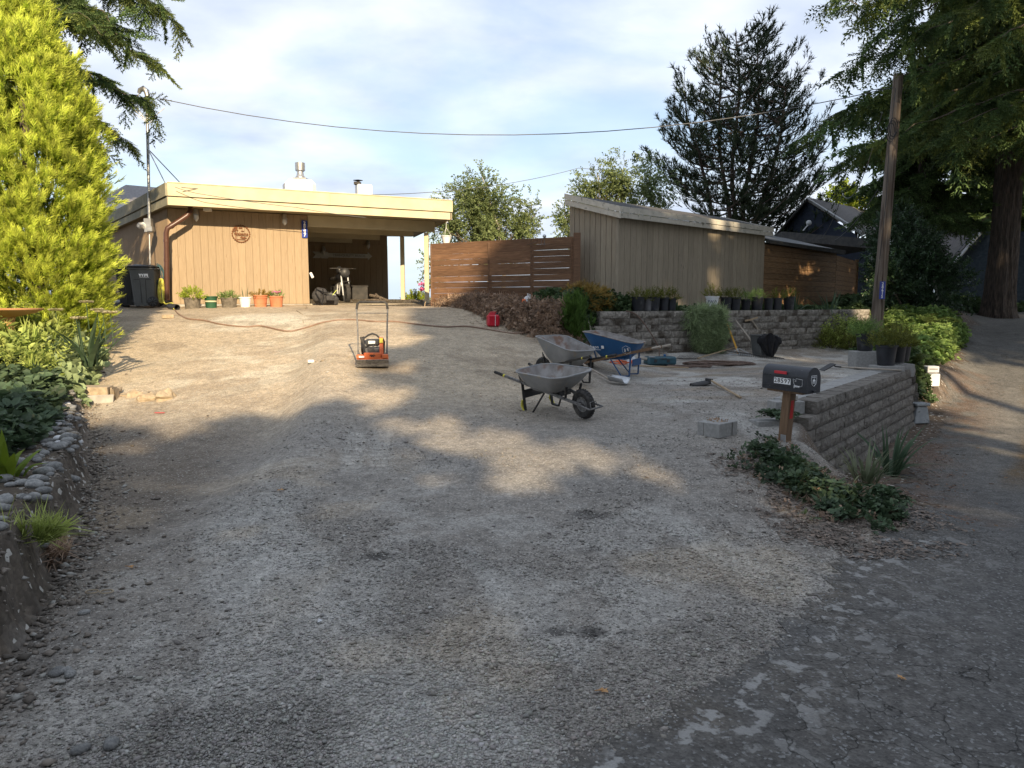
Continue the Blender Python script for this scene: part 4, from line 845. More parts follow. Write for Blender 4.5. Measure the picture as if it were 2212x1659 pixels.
# downpipe at the corner
q = P(411, 452, 18.98); r_ = .062
pts = [P(411, 446, 19.15), P(411, 456, 19.05), P(404, 466, 19.0), P(372, 487, 18.85), P(362, 493, 18.8), P(359, 503, 18.8), P(360, 560, 18.8), P(361, 648, 18.85)]
m = MB(); m.tube(pts, r_, 14); 
for i, t in ((3, .15), (5, .3), (6, 0.02)): p = pts[i] + (pts[i + 1 if i < 7 else 7] - pts[i]) * t; dd = (pts[min(i + 1, 7)] - pts[i - 1]).normalized(); m.tube([p - dd * .035, p + dd * .035], r_ * 1.13, 14)
HB(m, 'downpipe', M['brown_pipe'], smooth=True)
m = MB(); p = P(366, 661, 18.35); m.tube([p, p + Vector((.35, -.35, -.03))], .07, 14, cap=False); m.tube([p, p + Vector((.35, -.35, -.03))], .064, 14, cap=False); HB(m, 'drain_pipe', M['dark_plastic'], smooth=True)
# jelly-jar lamps
def wall_lamp(p, nr):
    m = MB(); z = p.z; m.lathe([(.045, z + .17), (.055, z + .15), (.06, z + .08), (.07, z + .06), (.07, z + .02)], 12, (p.x + nr.x * .11, p.y + nr.y * .11, 0), capb=True); m.beam(p + Vector((0, 0, .12)), p + nr * .11 + Vector((0, 0, .12)), .05, .05)
    o = HB(m, 'wall_lamp', M['galv'], smooth=True); g = MB(); g.lathe([(.05, z + .02), (.052, z - .06), (.035, z - .11), (.01, z - .125)], 12, (p.x + nr.x * .11, p.y + nr.y * .11, 0)); 
    for k in range(6): a = k * math.pi / 3; g.tube([(p.x + nr.x * .11 + .06 * math.cos(a), p.y + nr.y * .11 + .06 * math.sin(a), z + .02), (p.x + nr.x * .11 + .06 * math.cos(a), p.y + nr.y * .11 + .06 * math.sin(a), z - .07), (p.x + nr.x * .11, p.y + nr.y * .11, z - .14)], .005, 4)
    for v in g.v: pass
    og = g.build('lamp_glass', M['glass_lamp'], o, smooth=True); og.location = Vector((0, 0, 0)) - house.location
for px, py in ((423, 466), (613, 475)): t = online(WA, UX, px, py); p = WA + UX * t + NX * .03; k = P(px, py, p.y); wall_lamp(Vector((p.x, p.y, k.z - .02)), NX)
for px, py in ((697, 540), (793, 527)): t = online(BWp, UX, px, py); p = BWp + UX * t + NX * .03; k = P(px, py, p.y); wall_lamp(Vector((p.x, p.y, k.z - .05)), NX)
m = MB(); t = online(WA, UX, 446, 448); p = WA + UX * t + NX * .3; m.box((p.x, p.y, 3.93), (.16, .16, .07)); HB(m, 'eave_junction_box', M['white_paint'])
# ---- things on the house wall
def on_wall(p0, px, py, off=.035):
    t = online(p0, UX, px, py); p = p0 + UX * t + NX * off; return Vector((p.x, p.y, P(px, py, p.y).z))
def plate(name, label, p, u, nrm, w, h, body, size, mt, tm, vertical=True, bold=.02, step=None):
    o = thing(name, label, 'sign', p); m = MB(); Mx = frame((0, 0, 0), u, Vector((0, 0, 1)), nrm); m.M = Mx
    r = min(w, h) * .18; pl = []
    for cx, cy, a0 in ((w / 2 - r, h / 2 - r, 0), (-w / 2 + r, h / 2 - r, 90), (-w / 2 + r, -h / 2 + r, 180), (w / 2 - r, -h / 2 + r, 270)):
        for k in range(4): a = R(a0 + k * 30); pl.append((cx + r * math.cos(a), cy + r * math.sin(a)))
    m.prism(pl, -.004, .004); m.build('plate', mt, o)
    n = len(body); st = step or h * .86 / n
    for i, ch in enumerate(body):
        m = MB(); text_mb(m, ch, size, frame(Vector((0, 0, ((n - 1) / 2 - i) * st)) + nrm * .006, u, Vector((0, 0, 1)), nrm), .003, bold); m.build('digit', tm, o)
    return o
p = on_wall(WA, 657, 495, .06); plate('house_number_sign', 'blue vertical number plate 28597 on tan house wall beside the carport', p, UX, NX, .155, .47, '28597', .125, M['sign_blue'], M['white_flat'], bold=.03)
# welcome plaque: cut rusty metal disc
p = on_wall(WA, 520, 505, .05); o = thing('welcome_plaque', 'round rusty cut metal welcome plaque on the tan siding', 'plaque', p); m = MB(); fr = frame((0, 0, 0), UX, Vector((0, 0, 1)), NX)
m.M = fr; Rr = .215
ring = [(Rr * math.cos(k * math.pi / 24), Rr * math.sin(k * math.pi / 24), 0) for k in range(48)]; m.tube(ring, .010, 4, closed=True)
for k in range(24): a = k * math.pi / 12; m.ball((Rr * 1.03 * math.cos(a), Rr * 1.03 * math.sin(a), 0), .021, 6, 4, (1, 1, .3))
m.build('ring', M['rust_metal'], o); m = MB(); text_mb(m, 'Welcome', .092, frame(NX * .004, UX, Vector((0, 0, 1)), NX), .008, .03); m.build('lettering', M['rust_metal'], o)
m = MB(); m.M = fr; m.box((-.13, -.04, 0), (.022, .27, .006))
for x0, y0, x1, y1 in ((-.13, .09, -.19, .06), (-.13, .12, -.07, .08), (-.13, .15, -.18, .12), (-.13, .16, -.08, .14)): m.beam((x0, y0, 0), (x1, y1, 0), .03, .006)
m.prism([(0, .07), (.03, .09), (.09, .07), (.04, .055)], -.003, .003); m.prism([(-.06, .13), (-.03, .18), (-.01, .15), (.02, .18), (.05, .13), (0, .14)], -.003, .003)
m.prism([(-.03, -.10), (.02, -.06), (.05, -.09), (.09, -.07), (.15, -.11), (.06, -.125), (.02, -.12)], -.003, .003); m.box((0, -.15, 0), (.22, .016, .006)); m.box((.02, -.045, 0), (.3, .01, .006)); m.build('cutout', M['rust_metal'], o)
# arrow sign in the carport
p = on_wall(BWp, 740, 552, .05); s = P(1, 1, 1); L_ = .5 * (P(796, 552, p.y).x - P(684, 552, p.y).x) / UX.x * 1.03
o = thing('arrow_sign', 'pale wooden arrow sign with lettering on the dark back wall of the carport', 'sign', p); m = MB(); m.M = frame((0, 0, 0), UX, Vector((0, 0, 1)), NX); h = .075
m.prism([(-L_ + .28, -h), (L_ - .16, -h), (L_ - .16, h), (-L_ + .28, h)], -.012, .012); m.prism([(L_ - .16, -h * 1.9), (L_, 0), (L_ - .16, h * 1.9)], -.013, .014)
m.prism([(-L_, -h * 1.5), (-L_ + .24, -h * 1.5), (-L_ + .34, 0), (-L_ + .24, h * 1.5), (-L_, h * 1.5), (-L_ + .10, 0)], -.013, .014); m.prism([(-L_ + .27, -h * 1.5), (-L_ + .52, -h * 1.5), (-L_ + .62, 0), (-L_ + .52, h * 1.5), (-L_ + .27, h * 1.5), (-L_ + .37, 0)], -.016, .018)
m.build('board', M['sign_grey'], o); m = MB(); text_mb(m, 'TRANQUILITY BEACH', .118, frame(NX * .02 + UX * .22, UX, Vector((0, 0, 1)), NX), .004, .01); m.build('lettering', M['sign_text'], o)
# service mast
p0 = P(323, 498, 19.9); o = thing('service_mast', 'galvanized electric service mast with meter on house side wall', 'service mast', (p0.x, p0.y, 1.5))
m = MB(); top = P(317, 205, 19.9); bot = P(323, 478, 19.9); m.tube([bot, top], .038, 12); m.tube([P(323, 505, 19.9), P(325, 600, 19.9)], .02, 8); m.build('conduit', M['galv'], o, smooth=True, world=True)
m = MB(); m.tube([top + Vector((.02, 0, -.05)), top + Vector((.0, 0, .09)), top + Vector((-.08, 0, .16)), top + Vector((-.17, 0, .12)), top + Vector((-.2, 0, .04))], [.06, .075, .075, .06, .045], 10); m.build('weatherhead', M['galv'], o, smooth=True, world=True)
a = P(320, 322, 19.9); m = MB(); m.tube([a, P(360, 402, 18.9)], .014, 6); m.build('guy_rod', M['galv'], o, world=True); m = MB(); m.tube([a, P(396, 402, 20.6)], .014, 6); m.build('guy_rod', M['galv'], o, world=True)
c = P(321, 487, 19.85); m = MB(); m.box(c, (.19, .14, .36), bev=.01); m.box(c + Vector((.06, -.02, -.1)), (.14, .14, .13), bev=.01); m.build('meter_box', M['galv'], o, world=True)
c = P(308, 488, 19.8); m = MB(); m.at(tuple(c), (R(90), 0, R(-28))); m.lathe([(.10, -.10), (.10, 0), (.085, .02), (.08, .10), (.05, .13), (.0, .135)], 18); m.build('meter', M['trim_white'], o, smooth=True, world=True)
for ph in (0, .8, 1.6): m = MB(); pp = [top + Vector((-.18 - .12 * math.sin(k / 9 * 3.1) * (1 + ph * .5), 0, .05 - .55 * (k / 9) * (1 + ph * .25))) for k in range(7)]; pp += [top + Vector((-.02 + ph * .04, -.05, -.66 - .05 * ph)), top + Vector((.25, -.03, -.5)), top + Vector((.45, 0, -.33))]; m.tube(pp, .009, 5); m.build('service_loop', M['wire_white'], o, world=True)
# overhead wires
def wire(name, label, pts, r=.013, sag=0, mt='wire'):
    m = MB(); out = []
    for i in range(len(pts) - 1):
        a, b = Vector(pts[i]), Vector(pts[i + 1])
        for k in range(16): t = k / 16; out.append(a.lerp(b, t) - Vector((0, 0, 4 * sag * t * (1 - t))))
    out.append(Vector(pts[-1])); m.tube(out, r, 5); o = m.build(name, M[mt]); tag(o, label, 'cable'); return o
PT = P(1933, 188, 18.6)
wire('service_cable', 'twisted service cable running from the mast to the utility pole', [P(345, 213, 19.9), PT], .011, 1.02)
wire('roof_cable', 'thin cable leaving the roof corner towards the right', [P(392, 405, 18.45), P(1250, 363, 32), P(1700, 330, 48)], .010, .55)
wire('roof_lead_cable', 'thin dark lead drooping across the cream fascia', [P(378, 404, 18.4), P(440, 420, 18.55), P(640, 448, 19.6), P(790, 470, 20.6)], .008, .02)
wire('pole_drop_cable', 'thin cable hanging from the pole down to the dark blue gable house', [P(1905, 245, 18.8), P(1820, 420, 26), P(1745, 505, 33)], .012, .8)
wire('pole_side_cable', 'dark cable slanting down left from the middle of the pole', [P(1896, 410, 18.8), P(1800, 520, 30)], .010, .2)
# grey-roofed house far left
def roofq(parent, name, pts, th, mt): m = MB(); m.ext(pts, Vector((0, 0, -th))); return m.build(name, mt, parent, world=True)
o = thing('far_house', 'low neighbouring house with pale grey roof behind the yellow green conifer', 'house', P(300, 640, 36))
roofq(o, 'roof', [P(200, 438, 34), P(330, 438, 34), P(420, 412, 40), P(272, 399, 40)], .12, M['roof_grey']); m = MB(); m.ext([P(200, 438, 33.9), P(345, 438, 33.9), P(345, 452, 33.9), P(200, 452, 33.9)], (0, .2, 0)); m.build('gutter', M['trim_white'], o, world=True)
m = MB(); m.ext([P(200, 452, 34.2), P(340, 452, 34.2), P(340, 640, 34.2), P(200, 640, 34.2)], (0, 5, 0)); m.build('wall', M['tan_siding_side'], o, world=True); m = MB(); m.ext([P(247, 452, 34.1), P(252, 452, 34.1), P(252, 640, 34.1), P(247, 640, 34.1)], (0, -.15, 0)); m.build('post', M['trim_white'], o, world=True)
# ================================================================ FENCE between house and shed
FA = P(932, 600, 20.1); FB = P(1240, 600, 17.8); FA.z = FB.z = 0; fu = (FB - FA).normalized(); fl = (FB - FA).length; fn = Vector((fu.y, -fu.x, 0)); fang = math.atan2(fu.y, fu.x)
fence = thing('fence', 'brown stained fence of horizontal boards between house and shed', 'fence', (FA.x, FA.y, 1.35)); fn_ = 12; bh = 1.76 / fn_
cuts = [0, fl * .44, fl * .73, fl]
for s in range(3):
    L_ = cuts[s + 1] - cuts[s] - .01; ln = MB(); ln.box((L_ / 2, 0, 0), (L_, .02, bh - .003), bev=.003); me = ln.mesh('board'); me.materials.append(M['fence_wood'])
    for i in range(fn_):
        gp = random.choice((0, 0, 0, 1)) * .004; q = FA + fu * (cuts[s] + .005) + fn * (.022 if s == 1 else .02)
        z = 1.36 + bh * (i + .5); inst(me, 'board', fence, (q.x - FA.x, q.y - FA.y, z - 1.35), sc=(1, 1, .975 if (i in (3, 5, 8) and s != 1) or (s == 2 and i == 10) or (s == 1 and i == 5) else 1.012), rot=(0, R(random.uniform(-.18, .18)), fang))
for t in (0.03, cuts[1], cuts[2], fl - .03): q = FA + fu * t; m = MB(); m.box((q.x - FA.x, q.y - FA.y, .85), (.09, .07, 1.75)); m.build('post', M['fence_wood'], fence)
q = FA + fu * (fl + .07); m = MB(); m.box((q.x - FA.x, q.y - FA.y, .92), (.16, .12, 1.86)); m.build('end_post', M['fence_wood'], fence)
# wire ornament on top of fence
# ================================================================ SHED
SA = P(1334, 560, 17.5); SA.z = 0; su = Vector((.723, .691, 0)).normalized(); sn = Vector((su.y, -su.x, 0)); sb = -sn; SLEN = 6.95
shed = thing('shed', 'grey brown vertical board shed with pale trim and low sloping roof', 'shed', (SA.x, SA.y, 1.3)); ZS0 = 1.28; zf = lambda d: 3.60
sb2 = Vector((-.69, .723, 0)); DEP = 1.5; SD = SA + sb2 * DEP
m = MB(); b = SA + su * SLEN; m.ext([(SA.x, SA.y, ZS0), (b.x, b.y, ZS0), (b.x, b.y, 3.64), (SA.x, SA.y, 3.64)], sb2 * DEP * .97); m.build('core_wall', M['shed_siding'], shed, world=True)
wall_boards(shed, SA, su, sn, SLEN, 31, ZS0, 3.62, M['shed_siding'], gap=.012)
un = -sb2; nl = Vector((-su.x, -su.y, 0))
wall_boards(shed, SD, un, nl, DEP, 9, ZS0, 3.6, M['shed_siding'], gap=.012, ztop=lambda t: 4.06 - .46 * t / DEP)
m = MB(); m.box((SA.x - .02, SA.y - .03, (ZS0 + 3.5) / 2), (.07, .07, 3.5 - ZS0)); m.build('corner_board', M['shed_siding'], shed, world=True)
ov = .18; f0 = SA + sn * ov - su * .12; f1 = SA + su * (SLEN + .15) + sn * ov; g0 = SD - su * .12 + sb2 * .05; g1 = SD + su * (SLEN + .15) + sb2 * .05
m = MB(); m.ext([(f0.x, f0.y, 3.74), (f1.x, f1.y, 3.74), (g1.x, g1.y, 4.2), (g0.x, g0.y, 4.2)], (0, 0, -.05)); m.build('roof', M['roof_grit'], shed, world=True)
def sf(name, a, za, b, zb, h, out, th, mt='shed_trim'): m = MB(); m.ext([(a.x, a.y, za - h), (b.x, b.y, zb - h), (b.x, b.y, zb), (a.x, a.y, za)], out * th); m.build(name, M[mt], shed, world=True)
sf('fascia_board', f0, 3.755, f1, 3.755, .13, sn, .04); sf('fascia_board', f0, 3.615, f1, 3.615, .115, sn, .02)
sf('fascia_board', g0, 4.215, f0, 3.755, .13, nl, .04); sf('fascia_board', g0, 4.075, f0, 3.615, .13, nl, .02); sf('fascia_board', f1, 3.755, g1, 4.215, .13, su, .03)
# ================================================================ WOODEN BIN STORE with metal roof
EA_ = P(1646, 560, 22.5); EA_.z = 0; eu = Vector((.69, .724, 0)).normalized(); en = Vector((eu.y, -eu.x, 0)); tE = online(EA_, eu, 1803, 600); EB_ = EA_ + eu * tE
store = thing('garden_store', 'horizontal cedar board store with grey metal roof right of the shed', 'store', (EA_.x, EA_.y, 1.3))
def hboards(parent, a, u, nrm, L, n, z0, z1, mt, name='board', gap=.008, jit=.004):
    h = (z1 - z0) / n; ang = math.atan2(u.y, u.x); m = MB(); m.box((L / 2, 0, 0), (L, .022, h - gap), bev=.004); me = m.mesh(name); me.materials.append(mt); lo = parent.location
    for i in range(n): q = a + nrm * (.015 + random.uniform(0, jit)); inst(me, name, parent, (q.x - lo.x, q.y - lo.y, z0 + h * (i + .5) - lo.z), ang)
m = MB(); m.ext([(EA_.x, EA_.y, 1.2), (EB_.x, EB_.y, 1.2), (EB_.x, EB_.y, 3.28), (EA_.x, EA_.y, 3.36)], -en * .06); m.build('core_wall', M['dark_trim'], store, world=True)
hboards(store, EA_, eu, en, tE, 12, 1.22, 3.30, M['deck_wood'])
EC_ = P(1851, 560, 31); EC_.z = 0; ev = (EC_ - EB_); eL = ev.length; ev.normalize(); evn = Vector((ev.y, -ev.x, 0)); 
if evn.dot(Vector((0, -1, 0))) < 0: evn = -evn
side = thing('side_fence', 'short run of cedar fence angled away beside the garden store', 'fence', (EB_.x, EB_.y, 1.3)); hboards(side, EB_ + ev * .05, ev, evn, eL, 11, 1.3, 3.22, M['deck_wood'])
m = MB(); m.box((EC_.x, EC_.y, 2.3), (.12, .12, 2.0)); m.build('post', M['deck_wood'], side, world=True)
h0 = EA_ + en * .25 - eu * .1; h1 = EB_ + en * .25 + eu * .15; h2 = h1 - en * 2.2; h3 = h0 - en * 2.2
m = MB(); m.ext([(h0.x, h0.y, 3.42), (h1.x, h1.y, 3.36), (h2.x, h2.y, 3.95), (h3.x, h3.y, 4.0)], (0, 0, -.03)); m.build('roof', M['metal_roof'], store, world=True)
m = MB(); m.ext([(h0.x, h0.y, 3.30), (h1.x, h1.y, 3.24), (h1.x, h1.y, 3.385), (h0.x, h0.y, 3.385)], en * .03); m.build('gutter', M['dark_trim'], store, world=True)
# ================================================================ DARK BLUE HOUSES
o = thing('gable_house', 'dark navy house with white barge board behind the utility pole', 'house', P(1780, 640, 35))
pk = P(1739, 433, 36); lb = P(1690, 505, 37.5); rb = P(1848, 506, 33.5); pk2 = P(1880, 455, 46); rb2 = P(1985, 520, 43.5)
m = MB(); m.ext([pk, lb, P(1690, 640, 37.5), P(1848, 640, 33.5), rb], (0.1, .3, 0)); m.build('gable_wall', M['navy_siding'], o, world=True)
for i in range(9):    # lap siding courses
    y = 448 + i * 7.5; tl = (y - 433) / 72; a = P(1739 - 49 * tl + 3, y, 36 + 1.4 * tl); b = P(1739 + 109 * tl - 3, y, 36 - 2.4 * tl); m = MB(); m.ext([a, b, b + Vector((0, 0, -.15)), a + Vector((0, 0, -.15))], (-.03, -.04, 0)); m.build('siding_board', M['navy_siding'], o, world=True)
m = MB(); m.ext([pk + Vector((0, -.25, .12)), rb + Vector((.1, -.25, .12)), rb2, pk2], (0, 0, -.12)); m.build('roof', M['roof_grey'], o, world=True); m = MB(); m.ext([pk + Vector((0, -.25, .12)), lb + Vector((-.4, -.3, .0)), P(1725, 500, 47), pk2], (0, 0, -.12)); m.build('roof', M['roof_grey'], o, world=True)
m = MB(); m.beam(pk + Vector((0, -.3, .02)), rb + Vector((.1, -.35, .02)), .05, .22, (0, -1, 0)); m.build('barge_board', M['trim_white'], o, world=True); m = MB(); m.beam(pk + Vector((0, -.3, .02)), lb + Vector((-.4, -.35, -.05)), .05, .2, (0, -1, 0)); m.build('barge_board', M['dark_trim'], o, world=True)
m = MB(); c = P(1747, 484, 34.5); m.tube([c + Vector((-.25, 0, -.3)), c], .03, 6); m.ball(c + Vector((0, 0, .05)), .13, 8, 6); m.build('vent_globe', M['trim_white'], o, world=True)
m = MB(); a, b = P(1690, 500, 32), P(1895, 517, 27.5); m.ext([a, b, b + Vector((1, 5, .1)), a + Vector((1, 5, .1))], (0, 0, -.35)); m.build('canopy', M['dark_trim'], o, world=True)
m = MB(); m.ext([P(1805, 520, 34.4), P(1900, 520, 31), P(1900, 660, 31), P(1805, 650, 34.4)], (.1, .3, 0)); m.build('wall', M['navy_siding'], o, world=True)
m = MB(); m.ext([P(1878, 548, 30.9), P(1893, 548, 30.6), P(1893, 655, 30.6), P(1878, 650, 30.9)], (0, -.06, 0)); m.build('door', M['trim_white'], o, world=True)
o = thing('shingle_house', 'blue grey shingled house with white barge board behind the holly bush', 'house', P(2080, 660, 34))
pk, lo_ = P(2112, 500, 33), P(2028, 600, 33.5); m = MB(); m.ext([pk, lo_, P(2028, 672, 33.5), P(2240, 672, 31), P(2240, 500, 31)], (0, .3, 0)); m.build('wall', M['navy_shingle'], o, world=True)
for i in range(22):   # shingle courses
    y = 512 + i * 7.3; x0 = max(2028, 2112 - (y - 500) * .84); a = P(x0 + 2, y, 33 + (2112 - x0) / 168); b = P(2235, y, 31.05); m = MB(); m.ext([a, b, b + Vector((0, 0, -.145)), a + Vector((0, 0, -.145))], (0, -.025, 0)); m.build('shingle_course', M['navy_shingle'], o, world=True)
m = MB(); m.ext([pk + Vector((0, -.2, .1)), lo_ + Vector((-.1, -.2, .1)), P(1935, 600, 43), P(1990, 508, 43)], (0, 0, -.12)); m.build('roof', M['roof_grey'], o, world=True); m = MB(); m.beam(pk + Vector((0, -.3, .0)), lo_ + Vector((-.1, -.3, 0)), .05, .25, (0, -1, 0)); m.build('barge_board', M['trim_white'], o, world=True)
m = MB(); m.box(P(2102, 653, 31.6), (.3, .2, .3), bev=.03); m.ball(P(2106, 655, 31.45), .12, 8, 6); m.build('dryer_vent', M['trim_white'], o, world=True)
# ================================================================ RETAINING WALLS
def block_mesh(w, h, dp, seed, mt, rough=.012):
    """split-face block: front (-y) is rough"""
    rs = np.random.RandomState(seed); v = []; f = []; nx, nz = 6, 3
    for i in range(nx + 1):
        for k in range(nz + 1):
            e = (i in (0, nx)) or (k in (0, nz)); v.append((-w / 2 + w * i / nx, -dp / 2 + (.014 if e else rs.uniform(-rough, rough * .6)), -h / 2 + h * k / nz))
    for i in range(nx):
        for k in range(nz): a = i * (nz + 1) + k; f.append((a, a + nz + 1, a + nz + 2, a + 1))
    b = len(v); v += [(-w / 2 * .8, dp / 2, -h / 2), (w / 2 * .8, dp / 2, -h / 2), (w / 2 * .8, dp / 2, h / 2), (-w / 2 * .8, dp / 2, h / 2)]; l = nx * (nz + 1)
    f.append((b, b + 3, b + 2, b + 1)); f.append(tuple([b + 3] + [i * (nz + 1) + nz for i in range(nx + 1)] + [b + 2])); f.append(tuple([b + 1] + [i * (nz + 1) for i in range(nx, -1, -1)] + [b]))
    f.append(tuple([b] + list(range(0, nz + 1)) + [b + 3])); f.append(tuple([b + 2] + [l + k for k in range(nz, -1, -1)] + [b + 1]))
    me = bpy.data.meshes.new('block'); me.from_pydata(v, [], f); me.materials.append(mt); return me
wb = thing('back_retaining_wall', 'long weathered block retaining wall behind the tools and wheelbarrows', 'retaining wall', (WALLB[0][0], WALLB[0][1], .3))
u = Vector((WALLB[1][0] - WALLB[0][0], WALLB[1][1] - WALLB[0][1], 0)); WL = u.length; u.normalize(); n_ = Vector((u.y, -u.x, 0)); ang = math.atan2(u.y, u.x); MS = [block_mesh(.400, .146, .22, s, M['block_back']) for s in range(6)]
for c in range(8):
    z = .16 + .152 * c + .076; x = -(.2 if c % 2 else .0) + (.0, .04, .02, .0, .0, .0, .03, .25)[c]
    while x < WL - .2:
        q = Vector((WALLB[0][0], WALLB[0][1], 0)) + u * (x + .2) + n_ * (.02 + .012 * (7 - c) + random.uniform(-.004, .008)); inst(random.choice(MS), 'block', wb, (q.x - WALLB[0][0], q.y - WALLB[0][1], z - .3 + random.uniform(-.002, .002)), ang + random.uniform(-.01, .01)); x += .405
WBf = lambda t, out=0., z=0., u=u.copy(), n_=n_.copy(): Vector((WALLB[0][0], WALLB[0][1], 0)) + u * t + n_ * out + Vector((0, 0, z))
WBu, WBn = u.copy(), n_.copy(); WBTOP = .16 + .152 * 8
wf = thing('front_retaining_wall', 'split face block wall rising beside the lane, its near end stepped', 'retaining wall', (WALLF[0][0], WALLF[0][1], -.5))
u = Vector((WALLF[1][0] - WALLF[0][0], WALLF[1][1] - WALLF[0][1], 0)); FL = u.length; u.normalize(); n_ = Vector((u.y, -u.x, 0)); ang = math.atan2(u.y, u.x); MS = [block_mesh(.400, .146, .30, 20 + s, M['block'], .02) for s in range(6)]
WFf = lambda t, out=0., z=0., u=u.copy(), n_=n_.copy(): Vector((WALLF[0][0], WALLF[0][1], 0)) + u * t + n_ * out + Vector((0, 0, z)); FTOP = .44; WFu, WFn = u.copy(), n_.copy()
for c in range(8):      # c=0 is the top course
    z = FTOP - .076 - .152 * c; x = (-.02, -.34, -.52, -.75, -.5, -.6, -.5, -.4)[c]
    while x < FL + .15:
        q = u * (x + .2) + n_ * (.03 + .014 * c + random.uniform(-.006, .008)); inst(random.choice(MS), 'block', wf, (q.x, q.y, z + .5), ang + random.uniform(-.015, .015)); x += .405
MS2 = [block_mesh(.30, .146, .22, 40, M['block'], .02)]
for c in range(8):      # return of the wall at the far end
    for k in range(3): q = u * (FL + .28 + .05 * c * 0) + Vector((-.02, .25 + .36 * k, 0)) + n_ * .03 * c; inst(random.choice(MS), 'block', wf, (q.x + .16 + .03 * k, q.y, FTOP - .05 - .152 * c + .5), R(82) + random.uniform(-.03, .03))
cut = MB(); cut.box((0, 0, 0), (.36, .24, .15), bev=.006); cm = cut.mesh('block'); cm.materials.append(M['block_cut'])
def loose(name, label, cat, p, rz, sc=(1, 1, 1), me=None, group=None, tilt=(0, 0)):
    o = bpy.data.objects.new(name, me or cm); COL.objects.link(o); o.location = p; o.rotation_euler = (tilt[0], tilt[1], rz); o.scale = sc; return tag(o, label, cat, group)
q = WFf(-.02, .0, FTOP - .076) + Vector((-.19, -.0, 0)); inst(cm, 'end_block', wf, (q.x - WALLF[0][0], q.y - WALLF[0][1], q.z + .5), R(8), (1.0, .9, .99))
q = WFf(-.38, .0, FTOP - .228) + Vector((-.28, -.02, -.02)); inst(cm, 'end_block', wf, (q.x - WALLF[0][0], q.y - WALLF[0][1], q.z + .5), R(14), (1.0, .9, .9))
for k in range(8):     # flat capping slabs covered with dust
    q = WFf(.3 + k * .6, -.22, FTOP + .004); m = MB(); m.box((0, 0, 0), (.58, .26, .05), bev=.006); o2 = m.build('cap_slab', M['block_cut'], wf); o2.location = (q.x - WALLF[0][0], q.y - WALLF[0][1], q.z + .5 - .03); o2.rotation_euler = (0, 0, ang)
# ================================================================ TREES
def onG(p): return Vector((p.x, p.y, hz(p.x, p.y)))
# golden conifer on the left
def golden():
    b = P(84, 690, 12.6); b = Vector((b.x, b.y, 1.0)); root = thing('golden_conifer', 'tall yellow green conifer with feathery sprays left of the house', 'tree', b); rs = np.random.RandomState(5)
    m = MB(); m.tube([(0, 0, -.3), (0, 0, 2.5), (0, 0, 5.4)], [.14, .10, .02], 10); m.build('trunk', M['bark'], root, smooth=True)
    H = 5.75; prof = lambda z: np.interp(z, [0, .5, 1.2, 2.4, 3.1, 3.7, 4.2, 4.8, 5.3, 5.75], [.88, 1.0, 1.06, 1.08, 1.04, .93, .76, .52, .28, .03])
    n = 430; pz = H * (rs.rand(n) ** 1.05); pa = rs.uniform(0, 6.283, n); P_ = []; D_ = []; S_ = []
    lump = .86 + .24 * fbm(pa * 1.3 + 5, pz * 1.1, 3); cc = np.stack([lump * prof(pz) * np.cos(pa), lump * prof(pz) * np.sin(pa), pz], 1)          # lobes: drooping plumes of sprays
    for c, a, z in zip(cc, pa, pz):
        k = rs.randint(30, 42); o = np.array([math.cos(a), math.sin(a), 0]); L = rs.uniform(.35, .6) * (1.0 - .35 * z / H); t = rs.rand(k) ** .7; sd = np.array([-o[1], o[0], 0])
        el = .95 + .9 * (z / H) + rs.uniform(-.2, .2)
        ax = o * math.cos(el) + np.array([0, 0, math.sin(el)]); s0 = c - o * .22 - ax * L * .35
        wd = (.20 * (1 - t) + .04); off = rs.normal(0, 1, (k, 3)) * wd[:, None] * .75; p = s0 + ax * (L * t)[:, None] + off + o * (.10 * np.sin(3.1 * t))[:, None]
        d = ax * (.7 + .6 * t[:, None]) + off / wd[:, None] * .45 + o * .45; P_.append(p); D_.append(d); S_.append(rs.uniform(.19, .28, k) * (1.1 - .2 * t))
    P_ = np.concatenate(P_) + np.array(b); cloud('foliage', coll('gold', [sp_spray(), sp_spray(22, .25), sp_spray(30, .05)], M['f_gold']), P_, np.concatenate(D_), np.concatenate(S_), .8, root)
    n = 1100; z = rs.uniform(.1, 5.2, n); a = rs.uniform(0, 6.28, n); r = prof(z) * .62; cloud('inner_foliage', coll('goldin', [sp_spray(), sp_spray()], M['f_gold']), np.stack([r * np.cos(a), r * np.sin(a), z], 1) + np.array(b), np.stack([np.cos(a), np.sin(a), .8 + 0 * a], 1), np.full(n, .38), 3, root)
golden()
def gz(x, y): return Vector((x, y, hz(x, y)))
# big fir behind the golden conifer, only its boughs reach into the picture
c_ = P(-210, 600, 17); conifer('fir_tree', 'large green fir reaching over the golden conifer at the top left', 'tree', (c_.x, c_.y, 1.2), 20, 6.8, 4.4, 150, droop=.36, sc=.66, seed=21, hang=.4, warm=.35, tr=.42, step=.30, shape=.55, fill=1.5, col=_cn)
